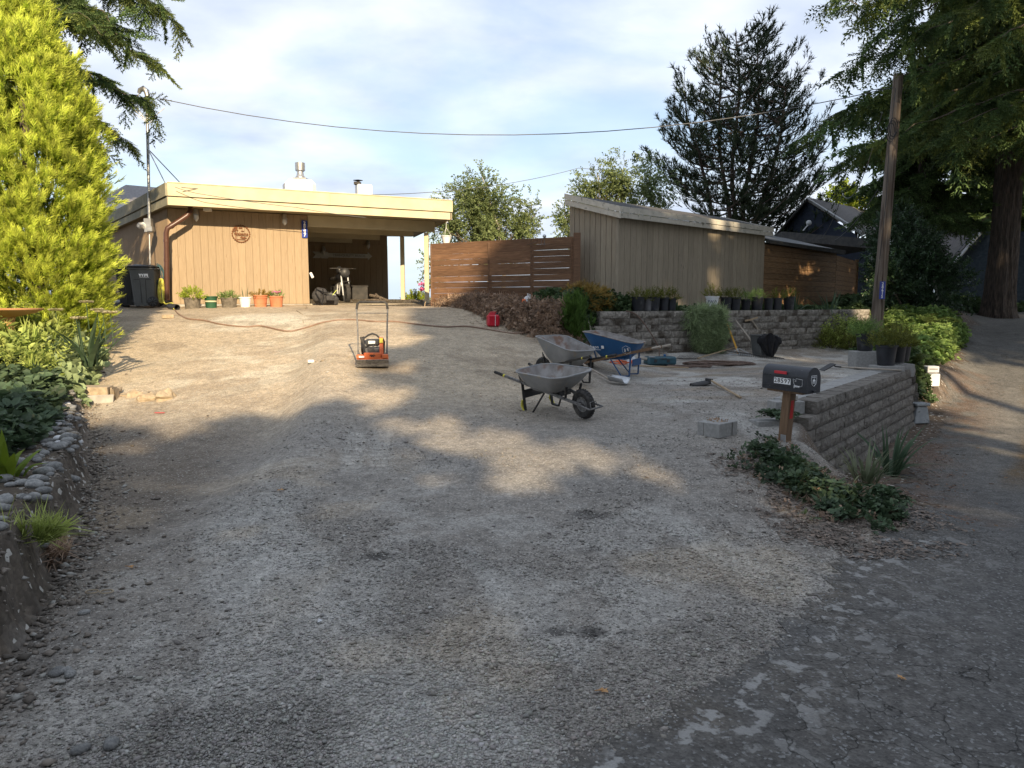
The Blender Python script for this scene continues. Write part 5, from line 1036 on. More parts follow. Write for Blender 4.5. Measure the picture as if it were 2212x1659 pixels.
# right hand firs
c_ = P(2160, 640, 27); conifer('fir_tree', 'huge fir with thick furrowed trunk at the top of the lane', 'tree', (c_.x, c_.y, 1.0), 31, 8.4, 6.0, 200, droop=.34, sc=1.05, seed=4, hang=.55, warm=.4, tr=.43, step=.42)
c_ = P(2400, 640, 17.5); conifer('fir_tree', 'near fir hanging its boughs over the right edge of the lane', 'tree', (c_.x, c_.y, .3), 25, 6.9, 5.5, 180, droop=.32, sc=.80, seed=9, hang=.6, warm=.45, tr=.45, step=.36, col=_cn)
c_ = P(1975, 640, 29); conifer('fir_tree', 'dark dense fir right behind the weathered utility pole', 'tree', (c_.x, c_.y, 1.2), 9.0, 2.9, 3.2, 80, droop=.3, sc=.72, seed=13, hang=.4, warm=.0, tr=.25, step=.36)
c_ = P(2300, 640, 38); conifer('fir_tree', 'distant fir seen between the thick trunk and the right edge', 'tree', (c_.x, c_.y, 1.5), 22, 6.5, 1.5, 110, droop=.3, sc=1.0, seed=14, hang=.4, tr=.35, step=.5, col=_cc)
c_ = P(2085, 640, 41); conifer('fir_tree', 'distant fir rising above the shingled house', 'tree', (c_.x, c_.y, 1.5), 20, 6, 3.5, 100, droop=.3, sc=1.05, seed=15, hang=.4, tr=.35, step=.5, col=_cc)
# pine behind the shed: several leaning stems, tufted shoots
def pine():
    rs = np.random.RandomState(31); b = P(1590, 640, 39); b = Vector((b.x, b.y, 1.0)); root = thing('pine_tree', 'dark many stemmed pine standing behind the board shed', 'tree', b); bb = np.array(b); tk = MB(); br = MB(); P_ = []; D_ = []; S_ = []
    tops = ((-1.4, 12.6), (-.3, 14.2), (.9, 13.9), (1.9, 11.4), (-2.7, 10.4))
    for tx, H in tops:
        ty = rs.uniform(-1, 1); f = lambda z: np.array([tx * (z / H) ** .8 + .18 * math.sin(z * .7 + tx), ty * (z / H), z]); tk.tube([tuple(f(z)) for z in np.linspace(0, H, 14)], [.17 * (1 - .93 * k / 13) + .015 for k in range(14)], 7)
        nb = int(46 * H / 15)
        for i in range(nb):
            t = (i + rs.rand()) / nb; z = 2.2 + (H - 2.4) * t; a = rs.uniform(0, 6.283); env = np.interp(z, [0, 2.5, 5, 7.5, 10.5, 14.2], [3.6, 5.0, 5.0, 4.6, 3.2, .8]); ou = np.array([math.cos(a), math.sin(a), 0])
            L = max(.5, env * rs.uniform(.55, 1.05) - (f(z)[:2] @ ou[:2]) * .8); rise = np.interp(t, [0, 1], [-.02, .5]); m = max(4, int(L / .38)); pts = []; cv = rs.uniform(-.3, .3); sd = np.array([-ou[1], ou[0], 0])
            for k in range(m + 1): q = k / m; pts.append(f(z) + ou * L * q + sd * cv * L * q * q + np.array([0, 0, L * (rise * q - .10 * math.sin(q * 3.1) + .14 * q ** 3)]))
            br.tube([tuple(p) for p in pts], [.055 * (1 - .85 * k / m) for k in range(m + 1)], 4, cap=False)
            for k in range(1, m + 1):
                q = k / m
                if q < .25: continue
                tp = pts[k] - pts[k - 1]; tp /= np.linalg.norm(tp)
                for r in range(4):
                    sg = rs.choice((-1, 1)); l2 = rs.uniform(.12, .62) * (1.3 - .6 * q); d = tp * .6 + sd * sg * rs.uniform(.4, 1) + np.array([0, 0, rs.uniform(.0, .8)]); P_.append(pts[k - 1] + (pts[k] - pts[k - 1]) * rs.rand() + d * l2); D_.append(d + np.array([0, 0, .25])); S_.append(rs.uniform(.46, .7))
            P_.append(pts[-1]); D_.append(tp + np.array([0, 0, .4])); S_.append(.48)
    tk.build('trunk', M['bark_pine'], root, smooth=True); br.build('branches', M['bark_pine'], root); P_ = np.array(P_) + bb
    cloud('needles', coll('pine', [sp_tuft(), sp_tuft(36)], M['f_pine']), P_, np.array(D_), np.array(S_), 1, root)
pine()
def Cb(): return coll('birch', [sp_leaves(10, .15, .20, True, .3), sp_leaves(8, .15, .20, True, .5)], M['f_birch'])
def blob(px, py, d, rx, rz): p = P(px, py, d); return (tuple(p), (rx, rx * .8, rz))
c_ = P(1060, 640, 30); broadleaf('birch_tree', 'pale green birch rising behind the brown fence', 'tree', (c_.x, c_.y, 1), [blob(1045, 470, 30, 1.7, 1.9), blob(1040, 410, 30, .75, 1.0), blob(1110, 500, 30, 1.0, 1.2), blob(965, 480, 29.5, .75, 1.3), blob(1145, 480, 30, .4, 1.3), blob(945, 580, 29, .65, .8), blob(1000, 420, 30, .4, .7)], Cb(), 4300, .36, .09, 6, 'birches', 2, hang=.5, hull=.1)
c_ = P(1310, 640, 33); broadleaf('birch_tree', 'sunlit birch showing above the left end of the shed', 'tree', (c_.x, c_.y, 1), [blob(1290, 420, 33, 1.2, 1.5), blob(1225, 480, 32, .6, 1.0), blob(1340, 390, 33, 1.1, 1.3), blob(1400, 410, 34, 1.3, 1.5)], Cb(), 4000, .38, .1, 8, 'birches', 2, hang=.5, hull=.1)
c_ = P(1870, 640, 44); broadleaf('maple_tree', 'bright green leafy tree peeping above the navy roof', 'tree', (c_.x, c_.y, 1), [blob(1822, 432, 44, 1.4, .7), blob(1860, 450, 44, 1.4, .7)], coll('lime', [sp_leaves(9, .2, .26, True)], M['f_lime']), 420, .6, .12, 9, hull=.2)
# holly mass by the pole
Ch = coll('holly', [sp_leaves(11, .15, .24, False), sp_leaves(9, .17, .24, False)], M['f_holly'])
c_ = P(1975, 690, 23); broadleaf('holly_bush', 'large glossy dark holly between the pole and the shingled house', 'bush', (c_.x, c_.y, .9), [blob(1955, 590, 23, 1.15, 1.5), blob(1935, 530, 24, .9, 1.3), blob(2010, 625, 22.5, 1.2, 1.1), blob(1925, 620, 22, .6, .9), blob(1990, 560, 24, .9, 1.0)], Ch, 6500, .30, .07, 12, trunks=3, hull=.3)
# ---- trees across the street behind the camera: they throw the foreground shade
HX = [(-13, 10.6), (-11.3, 10.3), (-9.6, 10.6), (-8, 10.2), (-6.4, 10.6), (-4.8, 10.2), (-3.2, 10.6), (-1.6, 10.2), (-.1, 10.4), (1.3, 10.2), (2.6, 10.3), (3.9, 10.6), (5.1, 9.5), (6.3, 8.8), (7.5, 8.6), (8.9, 8.8), (10.4, 9.0), (12.1, 9.8), (13.8, 9.6), (15.5, 10.2), (17.3, 9.8), (19.2, 10.4), (21.2, 10.2), (23.4, 11), (25.6, 11)]
for i, (x, H) in enumerate(HX):
    conifer('fir_tree', 'dense low fir standing across the street behind the viewer', 'tree', (x, -13 + (i % 2) * .5, 0), H, 1.55, .4, 74, 'low firs across the street', droop=.1, sc=.95, seed=50 + i, hang=.1, step=.5, tr=.16, shape=.28, col=_cc)
TX = [(8.75, -13.2, 16.4, 2.3, 11.7, 74, 1.0), (10.8, -13.4, 18.4, 4.9, 12.2, 165, 1.0), (12.6, -14.8, 23.5, 2.9, 11.5, 90, .9), (15.6, -15.5, 21.0, 3.3, 14.5, 40, .36), (17.9, -13.8, 23.5, 2.1, 16.3, 44, .6), (25.2, -14, 25, 3.7, 15.5, 70, .75), (30.2, -15, 33, 4.8, 9, 130, .95), (35, -14, 27, 4.8, 8, 100, .8)]
for i, (x, y, H, r, z0, nb, tn) in enumerate(TX):
    conifer('fir_tree', 'tall fir standing across the street behind the viewer', 'tree', (x, y, 0), H, r, z0, nb, 'tall firs across the street', droop=.25, sc=1.4 if i < 2 else 1.15, seed=150 + i, hang=.3, step=.5, tr=.28, shape=.7, thin=tn, col=_cc)
# utility pole
b0 = P(1893, 694, 18.6); t0 = P(1941, 160, 18.6)
o = thing('utility_pole', 'weathered grey brown wooden utility pole carrying the service cable', 'utility pole', b0)
m = MB(); k = 16; v0 = Vector((0, 0, -.4)); v1 = t0 - b0; m.tube([v0 + (v1 - v0) * (i / 10) for i in range(11)], [.148 - .036 * i / 10 for i in range(11)], k); m.build('pole', M['pole_wood'], o, smooth=True)
m = MB(); p = PT - b0; m.tube([p + Vector((.02, -.02, -.05)), p + Vector((.02, -.02, .07))], .045, 10); m.tube([p, p + Vector((.12, .05, 0))], .012, 5); m.build('insulator', M['trim_white'], o, smooth=True)
m = MB(); c = P(1930, 275, 18.4) - b0
for a in range(3): m.tube([c + Vector((.10 * math.cos(t) - .03 * a, 0, .22 * math.sin(t) - .06 * a)) for t in np.linspace(0, 6.1, 14)], .009, 5)
m.tube([P(1935, 190, 18.45) - b0, P(1922, 300, 18.4) - b0, P(1915, 420, 18.42) - b0, P(1905, 520, 18.4) - b0, P(1900, 560, 18.42) - b0], .008, 5); m.build('cable_coil', M['black_plastic'], o)
p = P(1906, 627, 18.34); o = thing('pole_number_sign', 'blue vertical number plate 28615 fixed to the utility pole', 'sign', p); uu = Vector((1, .12, 0)).normalized(); nn = Vector((uu.y, -uu.x, 0)); m = MB(); m.M = frame((0, 0, 0), uu, Vector((0, 0, 1)), nn); m.box((0, 0, 0), (.15, .43, .006)); m.build('plate', M['sign_blue'], o)
for i, ch in enumerate('28615'): m = MB(); text_mb(m, ch, .10, frame(Vector((0, 0, (2 - i) * .078)) + nn * .005, uu, Vector((0, 0, 1)), nn), .003, .02); m.build('digit', M['white_flat'], o)
# ================================================================ GROUND COVER
def cover(name, label, cat, c, poly, n, sc, up=(0, 0, 1), h=.12, jit=.35, seed=1, rz=None, dens=None, clump=0):
    rs = np.random.RandomState(seed); pl = np.array(poly); x = rs.uniform(pl[:, 0].min(), pl[:, 0].max(), n * 3); y = rs.uniform(pl[:, 1].min(), pl[:, 1].max(), n * 3); d = poly_d(x, y, poly); ok = d > rs.uniform(-.04, .06, len(x))
    x, y, d = x[ok][:n], y[ok][:n], d[ok][:n]
    if clump: k = fbm(x * clump, y * clump, 3) > .42; x, y, d = x[k], y[k], d[k]
    z = hgt(x, y) + rs.uniform(0, h, len(x)) * np.clip(d / .25, .15, 1) * (.5 + fbm(x * 2, y * 2, 3)); o = cloud(name, c, np.stack([x, y, z], 1), np.tile(np.array(up, float), (len(x), 1)), sc * rs.uniform(.7, 1.3, len(x)), 3.1, jit=jit); return tag(o, label, cat, None, 'stuff')
def gp(*pts): return [(q.x, q.y) for q in (G(a, b) for a, b in pts)]
ivy = coll('ivy', [sp_rosette(8, .42, .42, .4, True), sp_rosette(7, .42, .42, .6, True)], M['f_ivy']); ivyd = coll('ivyd', [sp_rosette(8, .42, .42, .4, True), sp_rosette(7, .42, .42, .6, True)], M['f_ivydark'])  # one ivy leaf in two greens, with sun and shade put into the colours
deep = coll('deep', [sp_rosette(8, .44, .60, .45), sp_rosette(6, .5, .62, .6)], M['f_deep']); dead = coll('dead', [sp_leaves(8, .2, .3, False), sp_grass(9, .9), sp_rosette(7, .35, .4, .9)], M['f_dead'])
mead = coll('mead', [sp_grass(16, .6), sp_leaves(12, .07, .2), sp_rosette(8, .2, .35, .9)], M['f_meadow'])
cover('dead_groundcover', 'heap of dried brown pulled out creeper below the fence', 'dead plants', dead, DEAD[1:7] + [(.8, 17.9), (1.2, 16.5)], 4600, .17, h=.20, jit=.9, seed=2)
cover('creeper', 'green creeper spreading below the right end of the fence', 'creeper', ivyd, [(.3, 17.7), (.4, 15.6), (1.2, 14.7), (2.0, 15.9), (3.1, 17.0), (3.0, 18.2), (1.5, 18.2)], 2300, .17, h=.38, jit=.6, seed=3)
cover('bed_undergrowth', 'low greenery filling the bed in front of the shed', 'undergrowth', ivyd, [(1.8, 16.2), (8.6, 19.9), (9.6, 21.5), (7.5, 22), (3, 17.6), (2, 17.2)], 2600, .14, h=.1, jit=.6, seed=4)
cover('ivy', 'ivy coloured pale as if sunlit, cascading down the bank to the lane', 'ivy', ivy, [(7.3, 14.3), (8.5, 15.0), (10.2, 17.2), (12.0, 19.6), (13.3, 22), (11.3, 22.5), (9.9, 20.2), (9.1, 18.2), (7.6, 16.0)], 5600, .20, h=.34, jit=.5, seed=5)
cover('ivy_shade', 'ivy coloured dark as in shade at the foot of the pole and the corner pots', 'ivy', ivyd, [(6.85, 13.0), (7.8, 13.6), (7.9, 15.4), (9.3, 18.0), (10.2, 20.4), (9.2, 20.6), (8.6, 18.6), (7.0, 14.2)], 2600, .18, h=.3, jit=.5, seed=6)
cover('lane_verge', 'low ivy along the lane below the shingled house', 'ivy', ivyd, [(13.2, 24.0), (15.2, 26.2), (22, 31), (23, 35), (12.5, 30), (10.5, 24), (11.5, 22.6)], 3800, .22, h=.35, jit=.5, seed=7)
cover('mailbox_groundcover', 'dark green strawberry like leaves around the mailbox foot', 'ground cover', deep, gp((1600, 985), (1680, 955), (1725, 1000), (1770, 1045), (1850, 1085), (1935, 1075), (1925, 1125), (1830, 1135), (1740, 1085), (1640, 1030)), 900, .085, h=.14, jit=.5, seed=8, clump=4.5)
cover('trailing_leaves', 'thin trailing runners at the ragged edge of the mailbox planting', 'ground cover', deep, gp((1570, 990), (1660, 935), (1740, 985), (1800, 1040), (1870, 1060), (1965, 1070), (1960, 1150), (1820, 1160), (1700, 1100), (1600, 1045)), 420, .06, h=.05, jit=.6, seed=18, clump=5.5)
cover('wilted_leaves', 'wilted yellow brown leaves among the mailbox planting', 'dead plants', dead, gp((1580, 990), (1690, 940), (1800, 1040), (1960, 1080), (1940, 1150), (1780, 1130), (1620, 1050)), 260, .07, h=.08, jit=.9, seed=19)
lx = lambda y, o: float(bank_x(y)) - o
cover('bed_groundcover', 'dense dark green leafy ground cover filling the left bed', 'ground cover', deep, [(lx(4.9, .75), 4.9), (lx(6.5, .48), 6.5), (lx(8.5, .3), 8.5), (lx(10, .15), 10), (lx(11.5, .1), 11.5), (-12, 11.5), (-9, 7), (-5.5, 4.9)], 6500, .16, h=.24, jit=.4, seed=9)
cover('meadow_planting', 'sunlit yellow green feathery planting in front of the golden conifer', 'planting', mead, [(lx(9.9, .35), 9.9), (lx(11.5, -.05), 11.5), (lx(13.2, .1), 13.2), (-8.4, 14), (-13, 14), (-13, 9.9)], 5200, .30, h=.6, jit=.35, seed=10)
cover('leafy_edge', 'broad leaves trailing over the sunlit edge of the left bed', 'ground cover', coll('mid', [sp_rosette(8, .44, .60, .45)], M['f_gray']), [(lx(10, .0), 10), (lx(11.2, -.15), 11.2), (lx(12.9, -.15), 12.9), (lx(13.2, .6), 13.2), (lx(11, .9), 11)], 900, .20, h=.3, jit=.5, seed=11)
# mulch: flat chips by the mailbox and lane edge
def chips(name, label, poly, n, seed, col):
    rs = np.random.RandomState(seed); pl = np.array(poly); x = rs.uniform(pl[:, 0].min(), pl[:, 0].max(), n * 3); y = rs.uniform(pl[:, 1].min(), pl[:, 1].max(), n * 3); ok = poly_d(x, y, poly) > rs.uniform(-.45, .25, len(x)); x, y = x[ok][:n], y[ok][:n]; kk = fbm(x * 3, y * 3, 3) > .40; x, y = x[kk], y[kk]; n = len(x); z = hgt(x, y) + .006
    L = rs.uniform(.007, .026, n); W = L * rs.uniform(.12, .4, n); a = rs.uniform(0, 6.28, n); c, s = np.cos(a), np.sin(a); V = []
    for i, j in ((-1, -1), (1, -1), (1, 1), (-1, 1)): V.append(np.stack([x + i * L * c - j * W * s, y + i * L * s + j * W * c, z + rs.uniform(0, .012, n)], -1))
    V = np.stack(V, 1).reshape(-1, 3); Fc = np.arange(n * 4).reshape(-1, 4); o = mesh_np(name, V, Fc, M['pebble'], np.repeat(np.array(col) * rs.uniform(.4, 1.6, (n, 1)), 4, 0)); return tag(o, label, 'mulch', None, 'stuff')
chips('mulch', 'brown bark chips strewn between mailbox planting and gravel', gp((1560, 1010), (1640, 985), (1760, 1120), (1900, 1160), (1990, 1100), (1930, 1210), (1780, 1190), (1640, 1120)), 4200, 1, (.16, .125, .10))
chips('needle_litter', 'reddish brown needle litter along the lane edge', gp((1975, 900), (2010, 920), (2030, 1010), (1985, 1120), (1900, 1050), (1960, 960)), 3600, 2, (.13, .08, .055))
chips('leaf_litter', 'fallen needles scattered over the shady lane', gp((2030, 700), (2205, 700), (2205, 1150), (2080, 1180), (1990, 1150), (2020, 900)), 700, 3, (.15, .09, .05))
chips('dry_litter', 'dry twigs and stems at the edge of the pulled creeper', [(-.8, 16.3), (.2, 14.6), (1.2, 13.6), (1.7, 14.2), (1.5, 15.5), (0, 17), (-1.5, 18.5)], 2600, 4, (.22, .16, .10))
# ================================================================ SHRUBS AND PLANTS
box = coll('box', [sp_leaves(14, .09, .13, False, 0, .8), sp_leaves(12, .09, .14, False, 0, .7)], M['f_box']); gras = coll('gras', [sp_grass(16, .5)], M['f_meadow']); cyp = coll('cyp', [sp_spray(24, .2)], M['f_cypress']); brz = coll('brz', [sp_spray(18, .1), sp_grass(10, .8)], M['f_bronze']); limc = coll('limc', [sp_leaves(10, .16, .22, True)], M['f_lime']); gry = coll('gry', [sp_leaves(14, .05, .30, False, .4), sp_grass(14, 1.0), sp_grass(12, .8)], M['f_gray'])
def shrub(name, label, cat, p, rr, c, n, sc, seed=0, group=None): o = thing(name, label, cat, p, group=group); m = MB(); [m.tube([(0, 0, -.05), (rr[0] * .4 * math.cos(a), rr[1] * .4 * math.sin(a), rr[2] * .6)], .01, 5) for a in np.arange(0, 6, 1.1)]; m.build('stems', M['twig'], o); tuft_plant(o, 'foliage', c, (0, 0, 0), rr, n, sc, seed); return o
# green young cypress: several upright plumes
p = G(1243, 738); o = thing('young_cypress', 'feathery green young cypress left of the block wall', 'shrub', p); rs = np.random.RandomState(3); PP, DD = [], []
for i in range(26):
    a = rs.uniform(0, 6.28); r = rs.uniform(.0, .30); h = rs.uniform(.5, 1.02) * (1 - r * .8); tip = np.array([math.cos(a) * r * 1.25, math.sin(a) * r, h])
    for t in rs.uniform(.1, 1, 34): q = np.array([math.cos(a) * r * .4, math.sin(a) * r * .4, 0]) * (1 - t) + tip * t + rs.normal(0, .035, 3); PP.append(q + np.array(p)); DD.append(tip * .8 + rs.normal(0, .25, 3) + np.array([0, 0, .4]))
cloud('foliage', cyp, PP, DD, rs.uniform(.12, .18, len(PP)), 3, o)
p = gz(1.62, 16.6); o = thing('threadleaf_cypress', 'bronze gold weeping threadleaf cypress beside the shed corner', 'shrub', p); n = 620; v = rs.normal(0, 1, (n, 3)); v[:, 2] = np.abs(v[:, 2]); v /= np.linalg.norm(v, axis=1, keepdims=True); q = v * np.array([.62, .5, .48]) * rs.uniform(.5, 1, (n, 1)) + np.array([0, 0, .1]); cloud('foliage', brz, q + np.array(p), v + np.array([0, 0, -.35]), rs.uniform(.16, .26, n), 3, o)
# trailing plant over the back wall
c = WBf(2.78, .27, .92); o = thing('trailing_plant', 'grey green trailing plant tumbling over the back wall', 'plant', c); n = 1500; th = rs.uniform(-1, 1, n); hh = rs.rand(n) ** .8; x = th * (.60 - .30 * hh) * (.7 + .6 * fbm(hh * 5, th * 3, 2)) + .26 * hh; out = rs.uniform(0, .20, n) * np.sin(np.pi * np.clip(hh + .15, 0, 1)) + .02
pts = np.array([tuple(Vector(c) + WBu * float(a) + WBn * float(b_) + Vector((0, 0, .50 - (.55 + .75 * float(fbm(np.array([float(a) * 4.0 + 9]), np.array([.3]), 2)[0])) * float(h)))) for a, b_, h in zip(x, out, hh)]); dr = np.array(WBn)[None] * .5 + rs.normal(0, .5, (n, 3)) + np.array([0, 0, -.4])[None] + np.where(hh[:, None] < .2, np.array([[0, 0, .8]]), 0); cloud('foliage', gry, pts, dr, rs.uniform(.15, .30, n), 3, o, jit=.3)
# two low shrubs at the right end of the terrace
q = G(1795, 752); shrub('boxleaf_shrub', 'bushy yellow green shrub root ball set on the terrace gravel', 'shrub', q, (.42, .36, .42), box, 420, .17, 5); q = G(1838, 758); shrub('boxleaf_shrub', 'small golden green shrub touching the bushier one on its right', 'shrub', q, (.19, .18, .40), box, 130, .15, 6)
q = WBf(7.4, .55, .35); shrub('leafy_weeds', 'tall loose yellow green weeds in front of the right end of the back wall', 'shrub', q, (.6, .35, .75), coll('weed', [sp_leaves(9, .13, .28, False)], M['f_meadow']), 160, .3, 7)
q = G(1870, 735); shrub('leafy_weeds', 'reddish stemmed weeds below the foot of the pole', 'shrub', Vector((q.x + .6, q.y + 1.2, q.z)), (.55, .35, .65), coll('weed', [], M['f_meadow']), 150, .28, 8)
# iris clumps (blades are large enough to be geometry)
def iris(label, p, n, L, w, spread, mt='f_iris', seed=0, az=None, droop=.5, name='iris_clump'): o = thing(name, label, 'plant', p); m = MB(); blades(m, (0, 0, 0), n, L, w, spread, np.random.RandomState(seed), droop, az=az); m.build('leaves', M[mt], o); return o
iris('sword leaved iris clump among flowers in the sunlit left bed', gz(P(185, 650, 11.2).x, 11.2) + Vector((0, 0, .30)), 30, .95, .075, .85, seed=1)
iris('upright iris clump on the wall behind the black pots', WBf(5.55, -.3, 1.27), 9, .62, .05, .35, seed=2); iris('pointed iris leaves in front of the shed between the pot rows', WBf(2.65, -.45, 1.28), 9, .58, .075, .4, seed=3)
iris('iris clump on the wall right of the pot row', WBf(6.5, -.3, 1.25), 16, .75, .055, .7, seed=4); iris('leaning iris leaves spilling over the right end of the wall', WBf(7.7, -.2, 1.2), 22, .85, .05, 1.0, seed=5, droop=.8); iris('iris leaves near the foot of the pole', WBf(8.3, -.5, 1.2), 14, .75, .05, .9, seed=6, droop=.7)
iris('short iris leaves between the second group of pots', WBf(4.55, -.42, 1.27), 9, .5, .05, .6, seed=7)
q = G(1870, 1048); iris('cream striped iris at the foot of the front wall', q, 54, .46, .024, .85, 'f_irisvar', 8, droop=.9, name='variegated_iris'); q = G(1925, 1030); iris('green sword leaved iris leaning out from the front wall', q, 30, .78, .045, 1.0, 'f_iris', 9, az=(-1.2, 2.0), droop=.9)
# ferns
for lb, px, py, d, n, L in (('bright green fern left of the pole foot', 1868, 655, 19.2, 11, 1.0), ('bright green fern right of the pole foot', 1925, 665, 19.0, 10, .95), ('fern drooping over the ivy toward the lane', 2010, 705, 19.5, 10, 1.0), ('fern beside the corner pots above the lane', 1975, 775, 13.6, 14, .75)):
    p = P(px, py, d); zz = hz(p.x, d); o = thing('fern', lb, 'fern', (p.x, d, min(p.z, zz + .35) if py < 760 else p.z - .1)); m = MB(); fern(m, (0, 0, 0), n, L, np.random.RandomState(int(px)), el=.75); m.build('fronds', M['f_fern'], o)
q = G(14, 1035); o = thing('hellebore', 'bright green broad leaved plant at the left edge of the bed', 'plant', q); m = MB(); blades(m, (0, 0, 0), 14, .34, .07, 1.1, np.random.RandomState(2), .9); m.build('leaves', M['f_lime'], o)
# yarrow flower heads in the left bed
yr = coll('yar', [sp_rosette(14, .5, .5, .9)], M['f_cream'])
for i, (px, py, d) in enumerate(((186, 655, 11.3), (210, 672, 11.2), (222, 676, 11.1), (238, 678, 11.0), (170, 690, 10.8), (120, 672, 11.2))):
    p = P(px, py, d); o = thing('yarrow', 'pale cream yarrow flower head above the left bed', 'flower', (p.x, p.y, p.z), group='yarrow heads in the left bed'); m = MB(); m.tube([(0, 0, 0), (.02, .01, -.45)], .006, 5); m.build('stem', M['f_iris'], o)
    n = 26; a = rs.uniform(0, 6.28, n); r = .085 * np.sqrt(rs.rand(n)); cloud('flower_head', yr, np.stack([r * np.cos(a), r * np.sin(a), .01 * rs.rand(n)], 1) + np.array(p), np.tile([0, 0, 1.], (n, 1)), np.full(n, .05), 3, o)
# ================================================================ POTS
def pot_profile(r0, r1, h, rim=.012, lip=.03): return [(r0, 0), (r1 - .004, h - lip), (r1 + rim, h - lip + .003), (r1 + rim, h), (r1 - .006, h), (r1 - .012, h - .03)]
def potted(label, p, r0, r1, h, mt, c=None, rr=None, n=0, sc=.1, seed=0, bands=(), cat='potted plant', group=None, name='potted_plant', tilt=(0, 0), soil=True, prof=None):
    o = thing(name, label, cat, p, group=group); o.rotation_euler = (tilt[0], tilt[1], U(0, 6)); m = MB(); m.lathe(prof or pot_profile(r0, r1, h), 24); pb = m.build('pot', M[mt], o, smooth=True)
    for z, w, r in bands: m = MB(); m.lathe([(r, z - w / 2), (r + .012, z - w / 2 + .004), (r + .012, z + w / 2 - .004), (r, z + w / 2)], 24, capb=False); m.build('band', M[mt], o, smooth=True)
    m = MB(); m.lathe([(.001, h - .035), (r1 - .012, h - .035)], 20, capb=False); m.build('soil', M['soil'], o)
    if c: tuft_plant(o, 'plant', c, (0, 0, h - .04), rr, n, sc, seed)
    return o
def hw(px, d, py=660): p = P(px, py, d); return Vector((p.x, d, hz(p.x, d) - .01))
dP = lambda px: 18.55 + (px - 400) * .0052
potted('old grey brown pot with yellow green leafy plant, leftmost by the siding', hw(416, 18.5), .17, .20, .27, 'old_pot', limc, (.24, .2, .24), 90, .16, 1)
potted('dark green plastic pot with a cream band, without a plant', hw(456, 18.75), .13, .155, .30, 'green_pot', cat='pot', name='flower_pot')
m = MB(); q = hw(456, 18.75); m.lathe([(.151, .155), (.153, .19)], 24, capb=False); o = [x for x in bpy.data.objects if x.name.startswith('flower_pot')][0]; m.build('cream_band', M['cream'], o, smooth=True)
potted('squat grey brown pot with low green plant beside the white pot', hw(495, 18.95), .17, .20, .25, 'old_pot', coll('pota', [sp_leaves(12, .12, .2)], M['f_ivy']), (.24, .2, .14), 90, .15, 2)
o = potted('small white pot with thin sword leaves', hw(530, 19.1), .115, .155, .26, 'bucket_white'); m = MB(); blades(m, (0, 0, .22), 6, .34, .02, .25, rs, .2); m.build('plant', M['f_iris'], o)
potted('terracotta pot with trailing dry leaves, left of the pair', hw(563, 19.3), .145, .185, .31, 'terracotta', coll('potb', [sp_leaves(10, .14, .2, True)], M['f_bronze']), (.22, .18, .10), 60, .13, 3, bands=((.235, .02, .175), (.10, .02, .155)))
potted('terracotta pot with pink flowers, right of the pair', hw(597, 19.45), .15, .18, .29, 'terracotta', coll('potc', [sp_leaves(10, .14, .2, True)], M['f_ivy']), (.2, .16, .12), 50, .13, 4)
o2 = [x for x in bpy.data.objects if x.get('label', '').startswith('terracotta pot with pink')][0]; pk_ = coll('pink', [sp_rosette(9, .5, .5, .9)], M['f_pink']); pts = [(.06 * a - .1, -.05, .36 + .02 * (a % 2)) for a in range(4)]; cloud('flowers', pk_, np.array(pts) + np.array(o2.location), [[0, -.6, 1]] * 4, [.06] * 4, 3, o2)
# black nursery pots on the back wall: position (px), top/bottom rows measured
bxo = coll('bxo', [sp_leaves(14, .09, .13, False, 0, .8)], M['f_box']); grn = coll('grn', [sp_leaves(12, .08, .16, False, 0, .8)], M['f_ivy'])
def wallpx(px, out=-.12):
    q = WBf(0, out); t = online(Vector((q.x, q.y, 0)), WBu, px, 660); return WBf(t, out, WBTOP + .005)
PL = [(1378, .15, .31, 'pot_black', bxo, 'leftmost black pot in the row on the back wall'), (1398, .115, .27, 'pot_dusty', bxo, 'dusty grey pot between black pots on the back wall'), (1413, .135, .31, 'pot_black', bxo, 'black pot just right of the dusty grey pot'), (1434, .12, .30, 'pot_black', bxo, 'second black pot right of the dusty grey pot'), (1451, .105, .28, 'pot_black', bxo, 'last black pot before the pointed iris leaves'),
      (1568, .14, .31, 'pot_black', bxo, 'black pot touching the white bucket'), (1588, .13, .31, 'pot_black', bxo, 'second black pot right of the white bucket'), (1611, .12, .26, 'pot_black', grn, 'lower black pot behind the leaning tool heads'), (1635, .15, .32, 'pot_black', grn, 'wide black pot behind the leaning mattock'), (1660, .115, .29, 'pot_black', None, 'narrow black pot with hardly any plant'), (1679, .12, .30, 'pot_black', bxo, 'black pot second from the right end of the row'), (1704, .14, .33, 'pot_black', bxo, 'large black pot at the right end of the row')]
for i, (px, r, h, mt, c, lb) in enumerate(PL):
    p = wallpx(px, -.12 - .05 * (i % 2)); potted(lb, p, r * .82, r, h, mt, c, (r * 1.25, r * 1.1, .17), 60, .17, 60 + i, group='nursery pots on the back wall')
p = wallpx(1538, -.08); o = potted('white bucket lettered PAW with a small plant on the back wall', p, .125, .155, .33, 'bucket_white', bxo, (.19, .16, .24), 90, .15, 80, cat='bucket', name='white_bucket'); o.rotation_euler = (0, 0, 0)
def wrapf(r): return lambda v: (r * math.sin(v[0] / r), v[1], r * math.cos(v[0] / r) - r + v[2])
m = MB(); fr = frame((-.02, -.150, .20), Vector((1, -.05, 0)), Vector((0, 0, 1)), Vector((0, -1, 0))); text_mb(m, 'PAW', .105, fr, .003, .0, mod=wrapf(.16)); m.build('lettering', M['blue_print'], o)
